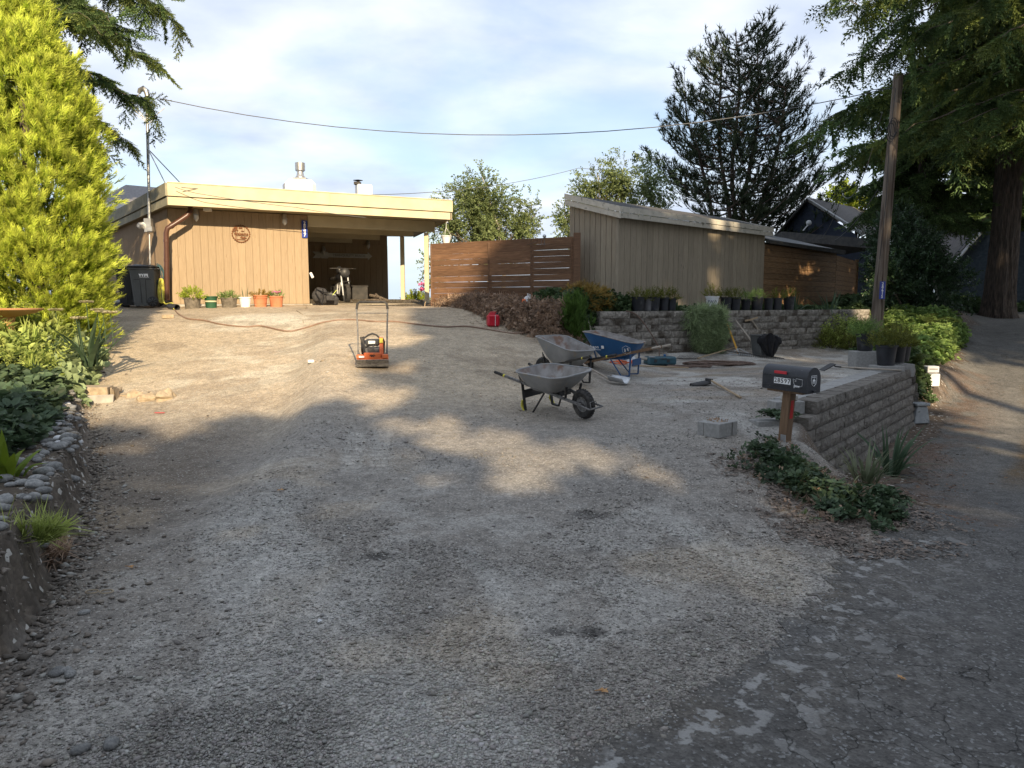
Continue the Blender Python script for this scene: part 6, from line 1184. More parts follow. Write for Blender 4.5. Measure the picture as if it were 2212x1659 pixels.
# corner pots on blocks
def plinth(p, s=(.34, .3, .2)): pass
cp = WFf(FL - .1, -.12, FTOP)
for k, (px, py, d, r, h, lb) in enumerate(((1868, 757, 13.6, .16, .31, 'black pot with reddish green plant set back on a block'), (1913, 788, 12.35, .165, .33, 'front black pot with dense green shoots on the wall corner'), (1936, 783, 12.7, .15, .32, 'black pot half hidden right of the front corner pot'), (1948, 780, 13.0, .14, .31, 'rearmost black pot at the wall corner by the ferns'))):
    p = P(px, py, d); potted(lb, p, r * .8, r, h, 'pot_black', bxo if k else grn, (r * 1.7, r * 1.3, .26), 190, .17, 90 + k, group='nursery pots at the wall corner')
for k, (px, py, d, w, lb) in enumerate(((1868, 758, 13.6, .46, 'grey block carrying the set back black pot'), (1915, 789, 12.35, .44, 'grey block under the front corner pot'), (1942, 785, 12.75, .38, 'grey block under the rear corner pots'))):
    p = P(px, py, d); hh = p.z - hz(p.x, d) + .05 if k == 0 else .22; hh = max(.15, min(hh, .3)); m = MB(); m.box((0, 0, 0), (w, .34, hh), bev=.008); me = m.mesh('block'); me.materials.append(M['block_cut']); loose('stone_block', lb, 'block', (p.x, d, p.z - hh / 2 - .002), R(U(-8, 20)), me=me)
# hanging basket under the carport roof
p = P(964, 503, 21.7); o = thing('hanging_basket', 'white hanging basket under the right corner of the roof', 'hanging basket', (p.x, p.y, p.z - .33)); m = MB(); m.lathe([(.085, 0), (.145, .22), (.16, .225), (.16, .245), (.14, .245)], 20); m.build('basket', M['bucket_white'], o, smooth=True)
m = MB(); [m.tube([(.15 * math.cos(a), .15 * math.sin(a), .24), (0, 0, .48)], .006, 4) for a in (0.3, 2.4, 4.5)]; m.tube([(0, 0, .48), (.0, 0, .62), (.03, 0, .66), (.05, 0, .62)], .007, 5); m.build('hanger', M['wire_white'], o); tuft_plant(o, 'plant', gry, (0, 0, .2), (.11, .1, .12), 14, .14, 3)
# yellow green bush with pink flowers beyond the carport
p = P(900, 657, 24.5); p.z = 1.45; o = shrub('spirea', 'lime green mound with pink flowers seen past the carport posts', 'shrub', p, (.48, .4, .42), limc, 260, .18, 3); n = 22; v = rs.normal(0, .1, (n, 3)) + np.array([.25, 0, .58]); cloud('flowers', pk_, v + np.array(p), np.tile([0, -.5, 1.], (n, 1)), np.full(n, .10), 3, o)

print('NTRI', NTRI)
# ================================================================ WHEELBARROWS
def rrect(cx, cy, hx, hy, r, n=6):
    out = []
    for sx, sy, a0 in ((1, 1, 0), (-1, 1, 90), (-1, -1, 180), (1, -1, 270)):
        for k in range(n + 1): a = R(a0 + 90 * k / n); out.append((cx + sx * (hx - r) + r * math.cos(a), cy + sy * (hy - r) + r * math.sin(a)))
    return out
def wheelbarrow(label, loc, rz, body, frame_m, handle_m, grip_m, tilt=(0, 0), wood=False, seed=0, foot=None, sz=.88, rise=.19):
    o = thing('wheelbarrow', label, 'wheelbarrow', loc, group='wheelbarrows'); o.scale = (sz, sz, sz); o.rotation_euler = (tilt[0], tilt[1], rz)
    # +X is forward (wheel end)
    def loop(t, ins=0.0):
        cx = .10 + .06 * t; g = t ** .55; hx = .17 + .37 * g - ins; hy = .12 + .22 * g - ins; pts = rrect(cx, 0, hx, hy, min(hx, hy) * (.75 - .15 * t))
        zt = lambda x: .31 + t * (.31 + rise * sst(np.array((x + .45) / 1.1)).item())
        return [(x, y * (1 + .10 * (x - .1)), zt(x)) for x, y in pts]
    m = MB(); L = [loop(t) for t in (0, .04, .12, .3, .55, .8, 1)]; n = len(L[0]); vs = [p for l in L for p in l]; m.add(vs, [(i * n + k, i * n + (k + 1) % n, (i + 1) * n + (k + 1) % n, (i + 1) * n + k) for i in range(len(L) - 1) for k in range(n)] + [tuple(range(n))[::-1]]); tr = m.build('tray', M[body], o, smooth=True)
    m = MB(); L = [loop(t, .006) for t in (.02, .06, .13, .3, .55, .8, 1)]; vs = [(p[0], p[1], p[2] + .004) for l in L for p in l]; m.add(vs, [(i * n + (k + 1) % n, i * n + k, (i + 1) * n + k, (i + 1) * n + (k + 1) % n) for i in range(len(L) - 1) for k in range(n)] + [tuple(range(n))]); m.build('tray_inside', M['tray_inside'], tr, smooth=True)
    m = MB(); m.tube(loop(1), .0125, 7, closed=True); m.build('rim', M['tray_inside' if body != 'tray_grey' else 'tray_grey'], tr, smooth=True)
    for s in (-1, 1):
        m = MB(); a = Vector((.80, s * .085, .205)); b = Vector((-.66, s * .30, .545))
        if wood: m.beam(a, b, .038, .05)
        else: m.beam(a, b, .028, .034)
        m.build('handle', M[handle_m], o); d = (b - a).normalized(); m = MB()
        if wood: m.tube([b - d * .02, b + d * .16], .02, 10); m.build('grip', M[grip_m], o, smooth=True)
        else: m.tube([b - d * .05, b + d * .02, b + d * .14], [.021, .024, .022], 10); g = m.build('grip', M[grip_m], o, smooth=True); m = MB(); m.tube([b - d * .075, b - d * .05], .024, 10); m.build('collar', M['yellow_plastic'], g, smooth=True)
        # legs
        m = MB(); t0 = a.lerp(b, .40); t1 = a.lerp(b, .72); m.beam(t1, (t1.x + .02, s * .25, .03), .022, .035, (0, 1, 0)); m.beam((t1.x + .02, s * .25, .03), (t1.x + .17, s * .245, .02), .022, .035, (0, 1, 0)); m.beam((t1.x + .17, s * .245, .02), (t0.x - .06, s * .18, t0.z - .02), .018, .02, (0, 1, 0)); m.build('leg', M[frame_m], o)
        if foot: m = MB(); m.beam((t1.x - .0, s * .262, .20), (t1.x - .03, s * .262, .10), .016, .05, (0, 1, 0)); m.beam((t1.x - .03, s * .262, .12), (t1.x + .03, s * .262, .02), .016, .05, (0, 1, 0)); m.build('foot_guard', M[foot], o)
        m = MB(); q = a.lerp(b, .18); m.beam(q, (q.x + .06, s * .13, .44), .02, .03, (0, 1, 0)); m.build('tray_brace', M[frame_m], o)
    m = MB(); m.box((-.285, 0, .27), (.02, .46, .12), bev=.005); m.build('leg_plate', M[frame_m], o); m = MB(); m.beam((.05, 0, .345), (.051, 0, .365), .02, .02); m.box((.0, 0, .33), (.26, .36, .03)); m.box((.34, 0, .31), (.12, .2, .06)); m.build('tray_support', M[frame_m], o)
    m = MB(); m.tube([(.80, -.10, .205), (1.0, -.11, .17), (1.01, .11, .17), (.80, .10, .205)], .013, 6); m.tube([(.97, -.06, .18), (.95, -.05, .25), (.95, .05, .25), (.97, .06, .18)], .006, 5); m.build('nose_guard', M['engine_grey'], o, smooth=True)
    m = MB(); m.at((.76, 0, .20), (R(90), 0, 0)); ring = [(.20 * math.cos(a), .20 * math.sin(a)) for a in ()]; pr = [(.105, -.035), (.13, -.047), (.17, -.05), (.192, -.035), (.2, -.012), (.2, .012), (.192, .035), (.17, .05), (.13, .047), (.105, .035)]; m.lathe(pr, 28, capb=False); w = m.build('wheel', M['rubber'], o, smooth=True)
    m = MB(); m.at((.76, 0, .20), (R(90), 0, 0)); m.lathe([(.0, -.03), (.04, -.045), (.05, -.02), (.1, -.026), (.108, -.036), (.108, .036), (.1, .026), (.05, .02), (.04, .045), (.0, .03)], 22, capb=False); m.tube([(0, 0, -.10), (0, 0, .10)], .012, 8); m.build('rim', M['engine_grey'], w, smooth=True)
    m = MB()
    for k in range(28): a = k * 2 * math.pi / 28; m.box((.76 + .2 * math.cos(a), 0, .20 + .2 * math.sin(a)), (.012, .05, .012))
    m.build('tread', M['rubber'], w); return o, tr
def place_wb(label, px, py, d, ang, **k):
    p = P(px, py, d); z = hz(p.x, d); return wheelbarrow(label, (p.x, d, z - .002), R(ang), **k)
wb1, tr1 = place_wb('grey wheelbarrow nearest the viewer, wheel towards the street', 1187, 874, 9.2, -54, body='tray_grey', frame_m='black_metal', handle_m='engine_grey', grip_m='rubber', foot='yellow_plastic', rise=-.02, tilt=(R(8), R(0)))
wb2, tr2 = place_wb('grey wheelbarrow standing tray up behind the nearest one', 1232, 822, 11.55, 128, body='tray_grey', frame_m='black_metal', handle_m='black_metal', grip_m='rubber', tilt=(0, R(-2)))
wb3, tr3 = place_wb('blue wheelbarrow with wooden handles in front of the block wall', 1343, 800, 12.75, 152, body='tray_blue', frame_m='blue_metal', handle_m='post_wood', grip_m='handle_grey', wood=True, sz=.94)
def side_mark(o, tr, s, x, z, fn, mt, name):
    """mark on the outer side wall of the tray; s = which side"""
    n = Vector((0, s, -.42)).normalized(); u = Vector((-s, 0, 0)); up = n.cross(u) if n.cross(u).z > 0 else u.cross(n)
    t = (z - .31) / .33; y = (.12 + .22 * max(0, t) ** .55) * (1 + .1 * (x - .1)); m = MB(); fr = frame(Vector((x, s * (y + .006), z)), u, n.cross(u), n); fn(m, fr); m.build(name, M[mt], tr)
def tri_mark(m, fr): m.M = fr; m.prism([(-.035, -.05), (-.012, -.05), (0, .0), (.012, -.05), (.035, -.05), (0, .06)], -.001, .003)
side_mark(wb1, tr1, -1, -.22, .52, tri_mark, 'black_metal', 'mark'); side_mark(wb2, tr2, 1, .42, .5, tri_mark, 'black_metal', 'mark')
def jack(m, fr): text_mb(m, 'Jackson', .085, fr, .003, .01); m.M = fr @ Matrix.Translation((.20, 0, 0)); m.box((0, 0, 0), (.05, .06, .003)); m.M = fr @ Matrix.Translation((0, -.055, 0)); m.box((.03, 0, 0), (.26, .006, .003))
side_mark(wb3, tr3, 1, .46, .54, jack, 'white_flat', 'lettering')
def hexm(m, fr): m.M = fr; pts = [(.085 * math.cos(R(30 + 60 * k)), .085 * math.sin(R(30 + 60 * k)), .002) for k in range(6)]; m.tube(pts, .003, 4, closed=True); m.prism([(-.05, -.02), (-.03, .0), (-.045, .02), (-.02, .03), (-.01, -.01), (-.02, -.05)], 0, .002); m.prism([(.01, .03), (.03, .045), (.045, .03), (.04, .01), (.05, -.02), (.02, -.01)], 0, .002)
side_mark(wb3, tr3, 1, -.18, .50, hexm, 'trim_white', 'emblem')
# ================================================================ MAILBOX
p = G(1692, 962); MBz = .12; base = Vector((P(1692, 960, 7.62).x, 7.62, hz(P(1692, 960, 7.62).x, 7.62) - .02)); o = thing('mailbox', 'black curved top mailbox numbered 28597 on a wooden post', 'mailbox', base)
topc = P(1706, 843, 7.62) - base; ax = Vector((.56, -.83, -.02)).normalized(); side_n = Vector((ax.y, -ax.x, 0)).normalized(); upv = Vector((.02, 0, 1))
m = MB(); v0, v1 = Vector((0, 0, -.15)), topc; d = (v1 - v0); rr_ = .048
sq = [ax * a + side_n * b_ for a, b_ in ((-rr_, -rr_), (rr_, -rr_), (rr_, rr_), (-rr_, rr_))]; m.add([v0 + s for s in sq] + [v1 + s for s in sq], [(0, 3, 2, 1), (4, 5, 6, 7), (0, 1, 5, 4), (1, 2, 6, 5), (2, 3, 7, 6), (3, 0, 4, 7)]); m.build('post', M['post_wood'], o, bev=.005)
Mb = frame(topc + Vector((0, 0, .005)), ax, -side_n, Vector((0, 0, 1))); Lh, W, Hh = .262, .107, .145      # local x along, y away from the viewer, z up
arch = [(W, 0), (W, Hh)] + [(W * math.cos(R(a)), Hh + W * math.sin(R(a))) for a in range(12, 169, 12)] + [(-W, Hh), (-W, 0)]
def archm(m, x0, x1, sc=1.0, zo=0): n = len(arch); m.add([(x, y * sc, zo + (z - .0) * sc) for x in (x0, x1) for y, z in arch], [tuple(range(n)), tuple(range(2 * n - 1, n - 1, -1))] + [(i, n + i, n + (i + 1) % n, (i + 1) % n) for i in range(n)])
m = MB(); m.M = Mb; archm(m, -Lh, Lh); bx = m.build('box', M['mail_black'], o, smooth=True)
m = MB(); m.M = Mb; archm(m, Lh + .001, Lh + .014, 1.03, -.003); m.box((Lh + .022, 0, .018), (.02, .05, .02)); dr_ = m.build('door', M['mail_black'], o, smooth=True); m = MB(); m.M = Mb
for z in (.045, .15): m.box((-.02, -W - .002, z), (.46, .006, .007))
m.build('rib', M['mail_black'], bx); m = MB(); m.M = Mb; m.box((0, 0, -.012), (.42, .18, .02)); m.build('mounting_board', M['post_wood'], o)
m = MB(); m.M = Mb; m.box((-.035, -W - .010, .185), (.15, .006, .030), bev=.002); m.build('flag', M['red'], o)
tw = .037
fr0 = Mb @ Matrix.Rotation(R(90), 4, 'X')
for i, ch in enumerate('28597'):
    m = MB(); m.M = Mb; x = -.095 + i * (tw + .003); m.box((x, -W - .0035, .098), (tw, .003, .062)); tl = m.build('number_tile', M['white_flat'], bx); m = MB(); text_mb(m, ch, .066, Mb @ Matrix.Translation((x, -W - .0055, .098)) @ Matrix.Rotation(R(90), 4, 'X'), .001, .015); m.build('digit', M['black_plastic'], tl)
wa = [(0, .02), (.012, .012), (.024, .016), (.03, .003), (.02, -.008), (.036, -.002), (.034, .026), (.108, .020), (.106, -.048), (.07, -.050), (.045, -.052), (.03, -.046), (.016, -.034), (.006, -.02)]
m = MB(); m.M = Mb @ Matrix.Translation((.112, -W - .004, .112)) @ Matrix.Rotation(R(90), 4, 'X'); m.tube([(x, y, 0) for x, y in wa], .0016, 4, closed=True); M0 = m.M; text_mb(m, 'pnw', .040, M0 @ Matrix.Translation((.045, -.050, .001)), .001, .012); m.build('state_sticker', M['white_flat'], bx)
ms = Mb @ Matrix.Translation((Lh + .016, -.005, .125)) @ frame((0, 0, 0), Vector((0, 1, 0)), Vector((0, 0, 1)), Vector((1, 0, 0))); sh = [(-.042, .05), (.042, .05), (.045, .0), (.034, -.035), (0, -.058), (-.034, -.035), (-.045, .0)]
m = MB(); m.M = ms; m.tube([(x, y, 0) for x, y in sh], .003, 4, closed=True); m.prism([(-.026, -.002), (-.012, .018), (-.004, .006), (.006, .024), (.016, .006), (.026, -.002), (.02, -.008), (-.02, -.008)], 0, .001)
for k in range(4): m.box((-.02 + k * .013, -.02, 0), (.006, .02, .001))
text_mb(m, 'PACIFIC', .019, ms @ Matrix.Translation((0, .034, 0)), .001, .01); m.build('shield_sticker', M['white_flat'], dr_)
mid_ = v0.lerp(v1, .72); m = MB(); m.M = frame(mid_ + ax * (rr_ + .002) - side_n * -.002, -side_n, Vector((.06, 0, 1)).normalized(), ax); m.box((.0, 0, 0), (.045, .19, .003)); m.build('reflector', M['red_dark'], o)
m = MB(); q = v0.lerp(v1, .27); m.M = frame(q + side_n * (rr_ + .004) + ax * .018, ax, Vector((0, 0, 1)), side_n); m.box((0.0, 0, 0), (.06, .10, .006)); m.box((.0, .02, .004), (.01, .01, .006)); m.build('bracket', M['galv'], o)
# ================================================================ PLATE COMPACTOR
p = G(806, 790); o = thing('plate_compactor', 'orange plate compactor with black engine on the gravel drive', 'plate compactor', p, rz=R(9)); Z = Vector
m = MB(); m.ext([(-.24, -.27, .05), (-.24, .27, .05), (-.24, .24, .0), (-.24, -.24, .0)][::1], (.48, 0, 0)); m.ext([(-.24, -.27, .05), (-.24, -.33, .11), (-.24, -.325, .12), (-.24, -.265, .065)], (.48, 0, 0)); m.build('base_plate', M['engine_grey'], o, bev=.006)
m = MB(); m.box((0, 0, .105), (.47, .46, .05), bev=.012); m.box((0, -.19, .165), (.26, .08, .09), bev=.01); m.box((-.185, -.2, .155), (.10, .12, .06), bev=.01); m.box((.19, -.2, .155), (.09, .12, .06), bev=.01); m.build('deck', M['orange'], o)
m = MB(); m.beam((.135, -.16, .15), (.13, -.05, .43), .055, .06, (1, 0, 0)); m.build('belt_guard', M['orange'], o, bev=.01); m = MB(); m.box((.132, -.12, .39), (.05, .05, .07)); m.build('guard_label', M['yellow_plastic'], o)
m = MB(); m.box((-.16, -.263, .155), (.08, .004, .028)); m.build('decal', M['white_flat'], o); m = MB(); [m.beam((x0, -.233, z0), (x1, -.233, z1), .012, .006, (0, 1, 0)) for x0, z0, x1, z1 in ((-.04, .165, -.02, .18), (-.02, .18, 0, .165), (0, .165, .02, .18), (.02, .18, .04, .165), (-.025, .15, 0, .165), (0, .165, .025, .15))]; m.build('crest', M['black_metal'], o)
m = MB(); m.box((0, .02, .22), (.26, .26, .12), bev=.02); m.box((-.02, -.10, .23), (.10, .08, .12), bev=.01); [m.box((-.02, -.15, .18 + .018 * k), (.09, .02, .006)) for k in range(7)]; m.tube([(-.05, -.1, .3), (-.02, -.14, .28), (.02, -.12, .31)], .012, 6); m.build('engine', M['engine_grey'], o, bev=.004)
m = MB(); m.box((0, .0, .355), (.22, .2, .10), bev=.03); m.build('fuel_tank', M['dark_plastic'], o, smooth=True); m = MB(); m.box((-.01, -.103, .362), (.10, .005, .045)); m.build('tank_label', M['white_flat'], o); m = MB(); m.at((-.115, .0, .29), (0, R(90), 0)); m.lathe([(.0, -.06), (.085, -.06), (.10, -.03), (.10, .03), (.085, .05), (0, .055)], 16, capb=False); m.build('recoil_starter', M['black_plastic'], o, smooth=True)
m = MB(); m.tube([(-.1, -.06, .18), (-.14, -.07, .3), (-.13, -.05, .42), (-.06, -.03, .47), (0, -.02, .49), (.06, -.03, .47), (.13, -.05, .40), (.15, -.06, .3), (.12, -.06, .18)], .014, 8); m.tube([(-.16, .1, .15), (-.17, .06, .38), (-.13, .0, .44)], .014, 8); m.tube([(.16, .1, .15), (.175, .06, .36), (.15, .0, .42)], .014, 8); m.tube([(-.12, -.12, .12), (-.125, -.09, .3), (-.17, -.04, .44)], .022, 8); m.build('roll_cage', M['black_metal'], o, smooth=True)
hp = [(-.215, -.10, .15), (-.222, .04, .55), (-.235, .14, .86), (-.225, .17, .94), (-.19, .18, .97), (.19, .18, .97), (.225, .17, .94), (.235, .14, .86), (.222, .04, .55), (.215, -.10, .15)]
m = MB(); m.tube(hp, .0125, 8); m.tube([(-.225, .06, .80), (.225, .06, .80)], .007, 6); m.build('handle_bar', M['engine_grey'], o, smooth=True); m = MB(); m.tube(hp[2:8], .019, 8); m.build('grip', M['rubber'], o, smooth=True)
m = MB(); [m.box((s * .205, -.12, .16), (.035, .06, .09), bev=.006) for s in (-1, 1)]; m.build('handle_bracket', M['engine_grey'], o)
# ================================================================ BINS, HOSES, ODD THINGS BY THE HOUSE
def bin_(label, p, rz, mt, lid='black_plastic', marks=True):
    o = thing('wheeled_bin', label, 'garbage bin', p, rz=rz, group='wheeled bins at the side wall'); m = MB(); A = [rrect(0, 0, .24, .26, .05, 3), rrect(0, -.01, .30, .33, .05, 3)]; n = len(A[0]); vs = [(x, y, .03) for x, y in A[0]] + [(x, y, .97) for x, y in A[1]]
    m.add(vs, [tuple(range(n))[::-1]] + [(k, (k + 1) % n, n + (k + 1) % n, n + k) for k in range(n)]); m.box((0, -.01, .95), (.64, .70, .05), bev=.01); m.build('body', M[mt], o, smooth=True)
    m = MB(); m.box((0, -.025, .995), (.66, .74, .03), bev=.012); m.add([(x * .98, y * .98, 1.01) for x, y in A[1]] + [(x * .7, y * .7, 1.05) for x, y in A[1]], [(k, (k + 1) % n, n + (k + 1) % n, n + k) for k in range(n)] + [tuple(range(n, 2 * n))]); m.build('lid', M[lid], o, smooth=True)
    for s in (-1, 1):
        m = MB(); m.at((s * .0 + .20, 0, .13), (0, 0, 0)); m = MB(); m.at((.21, s * .275, .13), (R(90), 0, 0)); m.lathe([(0, -.025), (.11, -.025), (.13, -.012), (.13, .012), (.11, .025), (0, .025)], 20, capb=False); w = m.build('wheel', M['black_plastic'], o, smooth=True); m = MB(); 
        for k in range(8): a = k * math.pi / 4; m.at((.21, s * .302, .13), (0, 0, 0)); m.beam((.03 * math.cos(a), 0, .03 * math.sin(a)), (.10 * math.cos(a), 0, .10 * math.sin(a)), .01, .014, (0, 1, 0))
        m.build('spokes', M['grey_bin'], w)
    m = MB(); m.tube([(.31, -.22, .96), (.37, -.22, .95), (.37, .20, .95), (.31, .20, .96)], .014, 6); m.build('handle', M[lid], o, smooth=True); m = MB()
    for a, b_ in (((-.2, -.315, .68), (-.06, -.315, .68)), ((.07, -.315, .68), (.2, -.315, .68)), ((-.06, -.31, .68), (-.05, -.275, .1)), ((.07, -.31, .68), (.06, -.275, .1))): m.beam(a, b_, .012, .012)
    m.build('moulding', M['dark_plastic'], o)
    if marks: m = MB(); fr = frame((0, -.325, .83), Vector((1, 0, 0)), Vector((0, .06, 1)), Vector((0, -1, 0))); text_mb(m, '28597', .095, fr @ Matrix.Translation((-.04, .06, 0)), .004, .02); text_mb(m, 'WM', .12, fr @ Matrix.Translation((.03, -.035, 0)), .004, .05); m.box((.05, -.322, .74), (.22, .004, .01)); m.build('lettering', M['white_flat'], o)
    return o
b1 = P(318, 660, 18.9); bin_('grey wheeled bin with white lettering in front of the side wall', (b1.x, b1.y, 1.45), R(12), 'grey_bin'); b2 = P(288, 657, 19.5); bin_('black wheeled bin half hidden behind the grey one', (b2.x, b2.y, 1.46), R(8), 'black_plastic', marks=False)
o = [x for x in bpy.data.objects if x.get('label', '').startswith('grey wheeled')][0]; m = MB(); m.box((-.16, -.15, 1.058), (.22, .1, .004)); m.build('lid_sticker', M['white_flat'], o)
def curvetube(name, label, cat, pts, r, mt, n=7, kd=None):
    P3 = [Vector(p) for p in pts]; out = []
    for i in range(len(P3) - 1):
        p0, p1, p2, p3 = P3[max(0, i - 1)], P3[i], P3[i + 1], P3[min(len(P3) - 1, i + 2)]
        for k in range(8): t = k / 8; out.append(.5 * ((2 * p1) + (p2 - p0) * t + (2 * p0 - 5 * p1 + 4 * p2 - p3) * t * t + (3 * p1 - p0 - 3 * p2 + p3) * t ** 3))
    out.append(P3[-1]); m = MB(); m.tube(out, r, n); o = m.build(name, M[mt], smooth=True); return tag(o, label, cat)
rr2 = random.Random(4); c = P(345, 590, 18.95); pts = []
for k in range(70): a = k * .9; pts.append(c + Vector((.11 * math.cos(a) * rr2.uniform(.5, 1.1), -.02 + rr2.uniform(-.05, .05), -.05 + .26 * math.sin(a) * rr2.uniform(.7, 1.15))))
curvetube('rope_coil', 'tangled dark teal rope hung beside the downpipe', 'rope', pts, .011, 'rope_teal', 5)
c = P(348, 618, 18.88); pts = []
for k in range(40): a = k * .8; pts.append(c + Vector((.055 * math.cos(a) + .02 * math.sin(k), rr2.uniform(-.03, .03), -.12 + .30 * math.sin(a))))
pts += [c + Vector((.05, -.05, .0)), c + Vector((.14, -.18, -.42)), P(372, 655, 18.35), P(376, 667, 18.0)]
curvetube('yellow_hose', 'yellow garden hose hanging in loops by the downpipe', 'hose', pts, .018, 'hose_yellow')
hp = [G(376, 668), G(384, 678), G(405, 690), G(440, 694), G(480, 703), G(530, 708), G(565, 706), G(620, 717), G(660, 710), G(700, 698), G(750, 692), G(810, 696), G(850, 696), G(900, 702), G(960, 708), G(1010, 707), G(1060, 714), G(1110, 722), G(1150, 716), G(1200, 700)]
curvetube('long_hose', 'long brown hose snaking across the top of the driveway', 'hose', [q + Vector((0, 0, .016)) for q in hp], .016, 'hose_tan')
m = MB(); q = G(378, 668); m.tube([q + Vector((-.05, 0, .1)), q + Vector((.06, -.1, .03))], [.03, .045], 8); tag(m.build('hose_connector', M['galv'], smooth=True), 'grey hose connector lying at the end of the yellow hose', 'hose connector')
# white basin, sack and cable coil left of the bins
p = P(262, 660, 19.7); m = MB(); m.lathe([(.22, 0), (.17, .14), (.11, .17), (.0, .175)], 20, (p.x, p.y, 1.46)); tag(m.build('basin', M['trim_white'], smooth=True), 'upturned white basin on the ground beside the bins', 'basin')
p = P(240, 640, 20); m = MB(); m.at((p.x, p.y, 1.62), (R(20), R(-25), R(20))); m.box((0, 0, 0), (.42, .3, .36), bev=.08); tag(m.build('sack', M['dark_trim'], smooth=True), 'dark crumpled sack leaning near the golden conifer', 'sack'); m = MB(); m.at((p.x + .02, p.y - .12, 1.78), (R(10), R(-30), 0)); m.box((0, 0, 0), (.4, .1, .07), bev=.03); tag(m.build('cushion', M['stone_tan'], smooth=True), 'pale rolled cushion resting on the dark sack', 'cushion')
p = P(250, 656, 19.3); m = MB(); [m.tube([(p.x + (.2 + .01 * k) * math.cos(a), p.y + .15 * math.sin(a), 1.48 + .025 * k) for a in np.linspace(0, 6.1, 20)], .012, 5) for k in range(4)]; tag(m.build('cable_coil', M['wire'], smooth=True), 'coil of grey cable lying beside the white basin', 'cable')
p = G(363, 688); m = MB(); m.box((0, 0, 0), (.24, .13, .085), bev=.008); me = m.mesh('brick'); me.materials.append(M['stone_tan']); loose('paving_brick', 'single pale brick lying on the dirt before the bins', 'brick', p + Vector((0, 0, .04)), R(25), me=me)
# terracotta saucer in the left bed
p = P(14, 678, 10.9); o = thing('bird_bath', 'wide shallow orange terracotta bowl among the left plants', 'bird bath', (p.x, p.y, p.z - .02)); m = MB(); m.lathe([(.10, -.03), (.36, .03), (.47, .08), (.48, .10), (.46, .10), (.35, .05), (.0, .02)], 32); m.build('bowl', M['terracotta_pale'], o, smooth=True); m = MB(); m.lathe([(.10, -.5), (.07, -.3), (.11, -.03)], 16); m.build('stand', M['terracotta_pale'], o, smooth=True)
# grey plastic lawn edging pieces
for lb, a, b_, h in (('loose grey edging board lying on the lip of the left bed', (95, 815), (172, 768), .14), ('short broken grey edging piece beside the cobbles', (88, 822), (112, 800), .12)):
    p, q = G(*a), G(*b_); m = MB(); d = q - p; 
    for k, (o1, o2) in enumerate(((0, 0), (.02, .045), (.0, .09))): m.beam(p + Vector((o1, 0, .04 + o2)), q + Vector((o1, 0, .07 + o2)), .012, .044)
    tag(m.build('edging_board', M['shed_trim']), lb, 'edging board')
# broken concrete footing by the bank
p = G(212, 865); o = thing('concrete_footing', 'broken pale concrete footing half dug out at the bank', 'concrete lump', p, rz=R(14)); m = MB(); m.box((-.05, 0, .09), (.44, .26, .22), j=.012, bev=0); m.build('block', M['stone_tan'], o, bev=.012); m = MB(); m.box((.08, -.16, .03), (.34, .1, .12), j=.015); m.build('lower_slab', M['concrete'], o, bev=.012); m = MB()
for k in range(4): m.box((.2 + .018 * k, 0, .08), (.008, .2, .2 - .02 * k), j=.008)
m.build('layers', M['stone_tan'], o); m = MB(); m.box((.1, .2, .12), (.3, .18, .05), j=.02); m.box((.32, .16, .05), (.2, .16, .05), j=.03); m.build('shard', M['stone_tan'], o, bev=.01)
def rock(label, p, r, mt='stone_tan', sq=(1, 1, .6), seed=0, name='rock', cat='rock', group=None, sink=.5):
    rs_ = random.Random(seed); m = MB(); m.ball((0, 0, 0), r, 16, 10, sq); ph = [rs_.uniform(0, 6) for _ in range(6)]; m.v = [(x * (1 + .2 * math.sin(4 * y / r + ph[0]) + .16 * math.sin(9 * z / r + ph[1]) + rs_.uniform(-.09, .09)), y * (1 + .22 * math.sin(3.3 * x / r + ph[2]) + rs_.uniform(-.09, .09)), z * (1 + .3 * math.sin(5 * x / r + ph[3]) * math.sin(4 * y / r + ph[4]))) for x, y, z in m.v]; o = m.build(name, M[mt]); o.location = p + Vector((0, 0, r * sq[2] * (1 - 2 * sink))); o.rotation_euler = (0, 0, rs_.uniform(0, 6)); return tag(o, label, cat, group)
rock('rounded tan boulder stub right of the broken footing', G(360, 860), .17, sq=(1, .8, .75), seed=1); rock('half buried tan stone between footing and boulder', G(322, 862), .15, seed=2); rock('flat tan clod close to the broken footing', G(290, 855), .13, seed=3)
# cobbles along the left bed: one object each
cob = []
for s in range(7): 
    rs_ = random.Random(s); m = MB(); m.ball((0, 0, 0), 1, 10, 7, (1, .72, .5)); ph = [rs_.uniform(0, 6) for _ in range(4)]; m.v = [(x * (1 + .08 * math.sin(3 * y + ph[0])), y * (1 + .08 * math.sin(3 * x + ph[1])), z) for x, y, z in m.v]; me = m.mesh('cobble', True); me.materials.append(M['cobble'] if s < 6 else M['cobble_white']); cob.append(me)
rs_ = random.Random(9); nC = 0
for k in range(235):
    y = rs_.uniform(3.5, 9.4) ** 1.0 if k < 205 else rs_.uniform(9, 11.6); off = rs_.uniform(.06, .72) if y < 6.5 else rs_.uniform(.0, .34); x = float(bank_x(y)) - off; r = rs_.uniform(.026, .074) * (1 if y < 7 else .9)
    wh = rs_.random() < .07; o = bpy.data.objects.new('cobble', cob[6] if wh else cob[rs_.randrange(6)]); COL.objects.link(o); o.location = (x, y, hz(x, y) + r * .3); o.scale = (r, r, r * .95); o.rotation_euler = (rs_.uniform(-.2, .2), rs_.uniform(-.2, .2), rs_.uniform(0, 6)); tag(o, 'chalky white cobble on the rim of the left bed' if wh else 'smooth grey river cobble on the rim of the left bed', 'cobble', 'white cobbles edging the left bed' if wh else 'grey cobbles edging the left bed')
for (px, py) in ((135, 985), (100, 1047)): pass
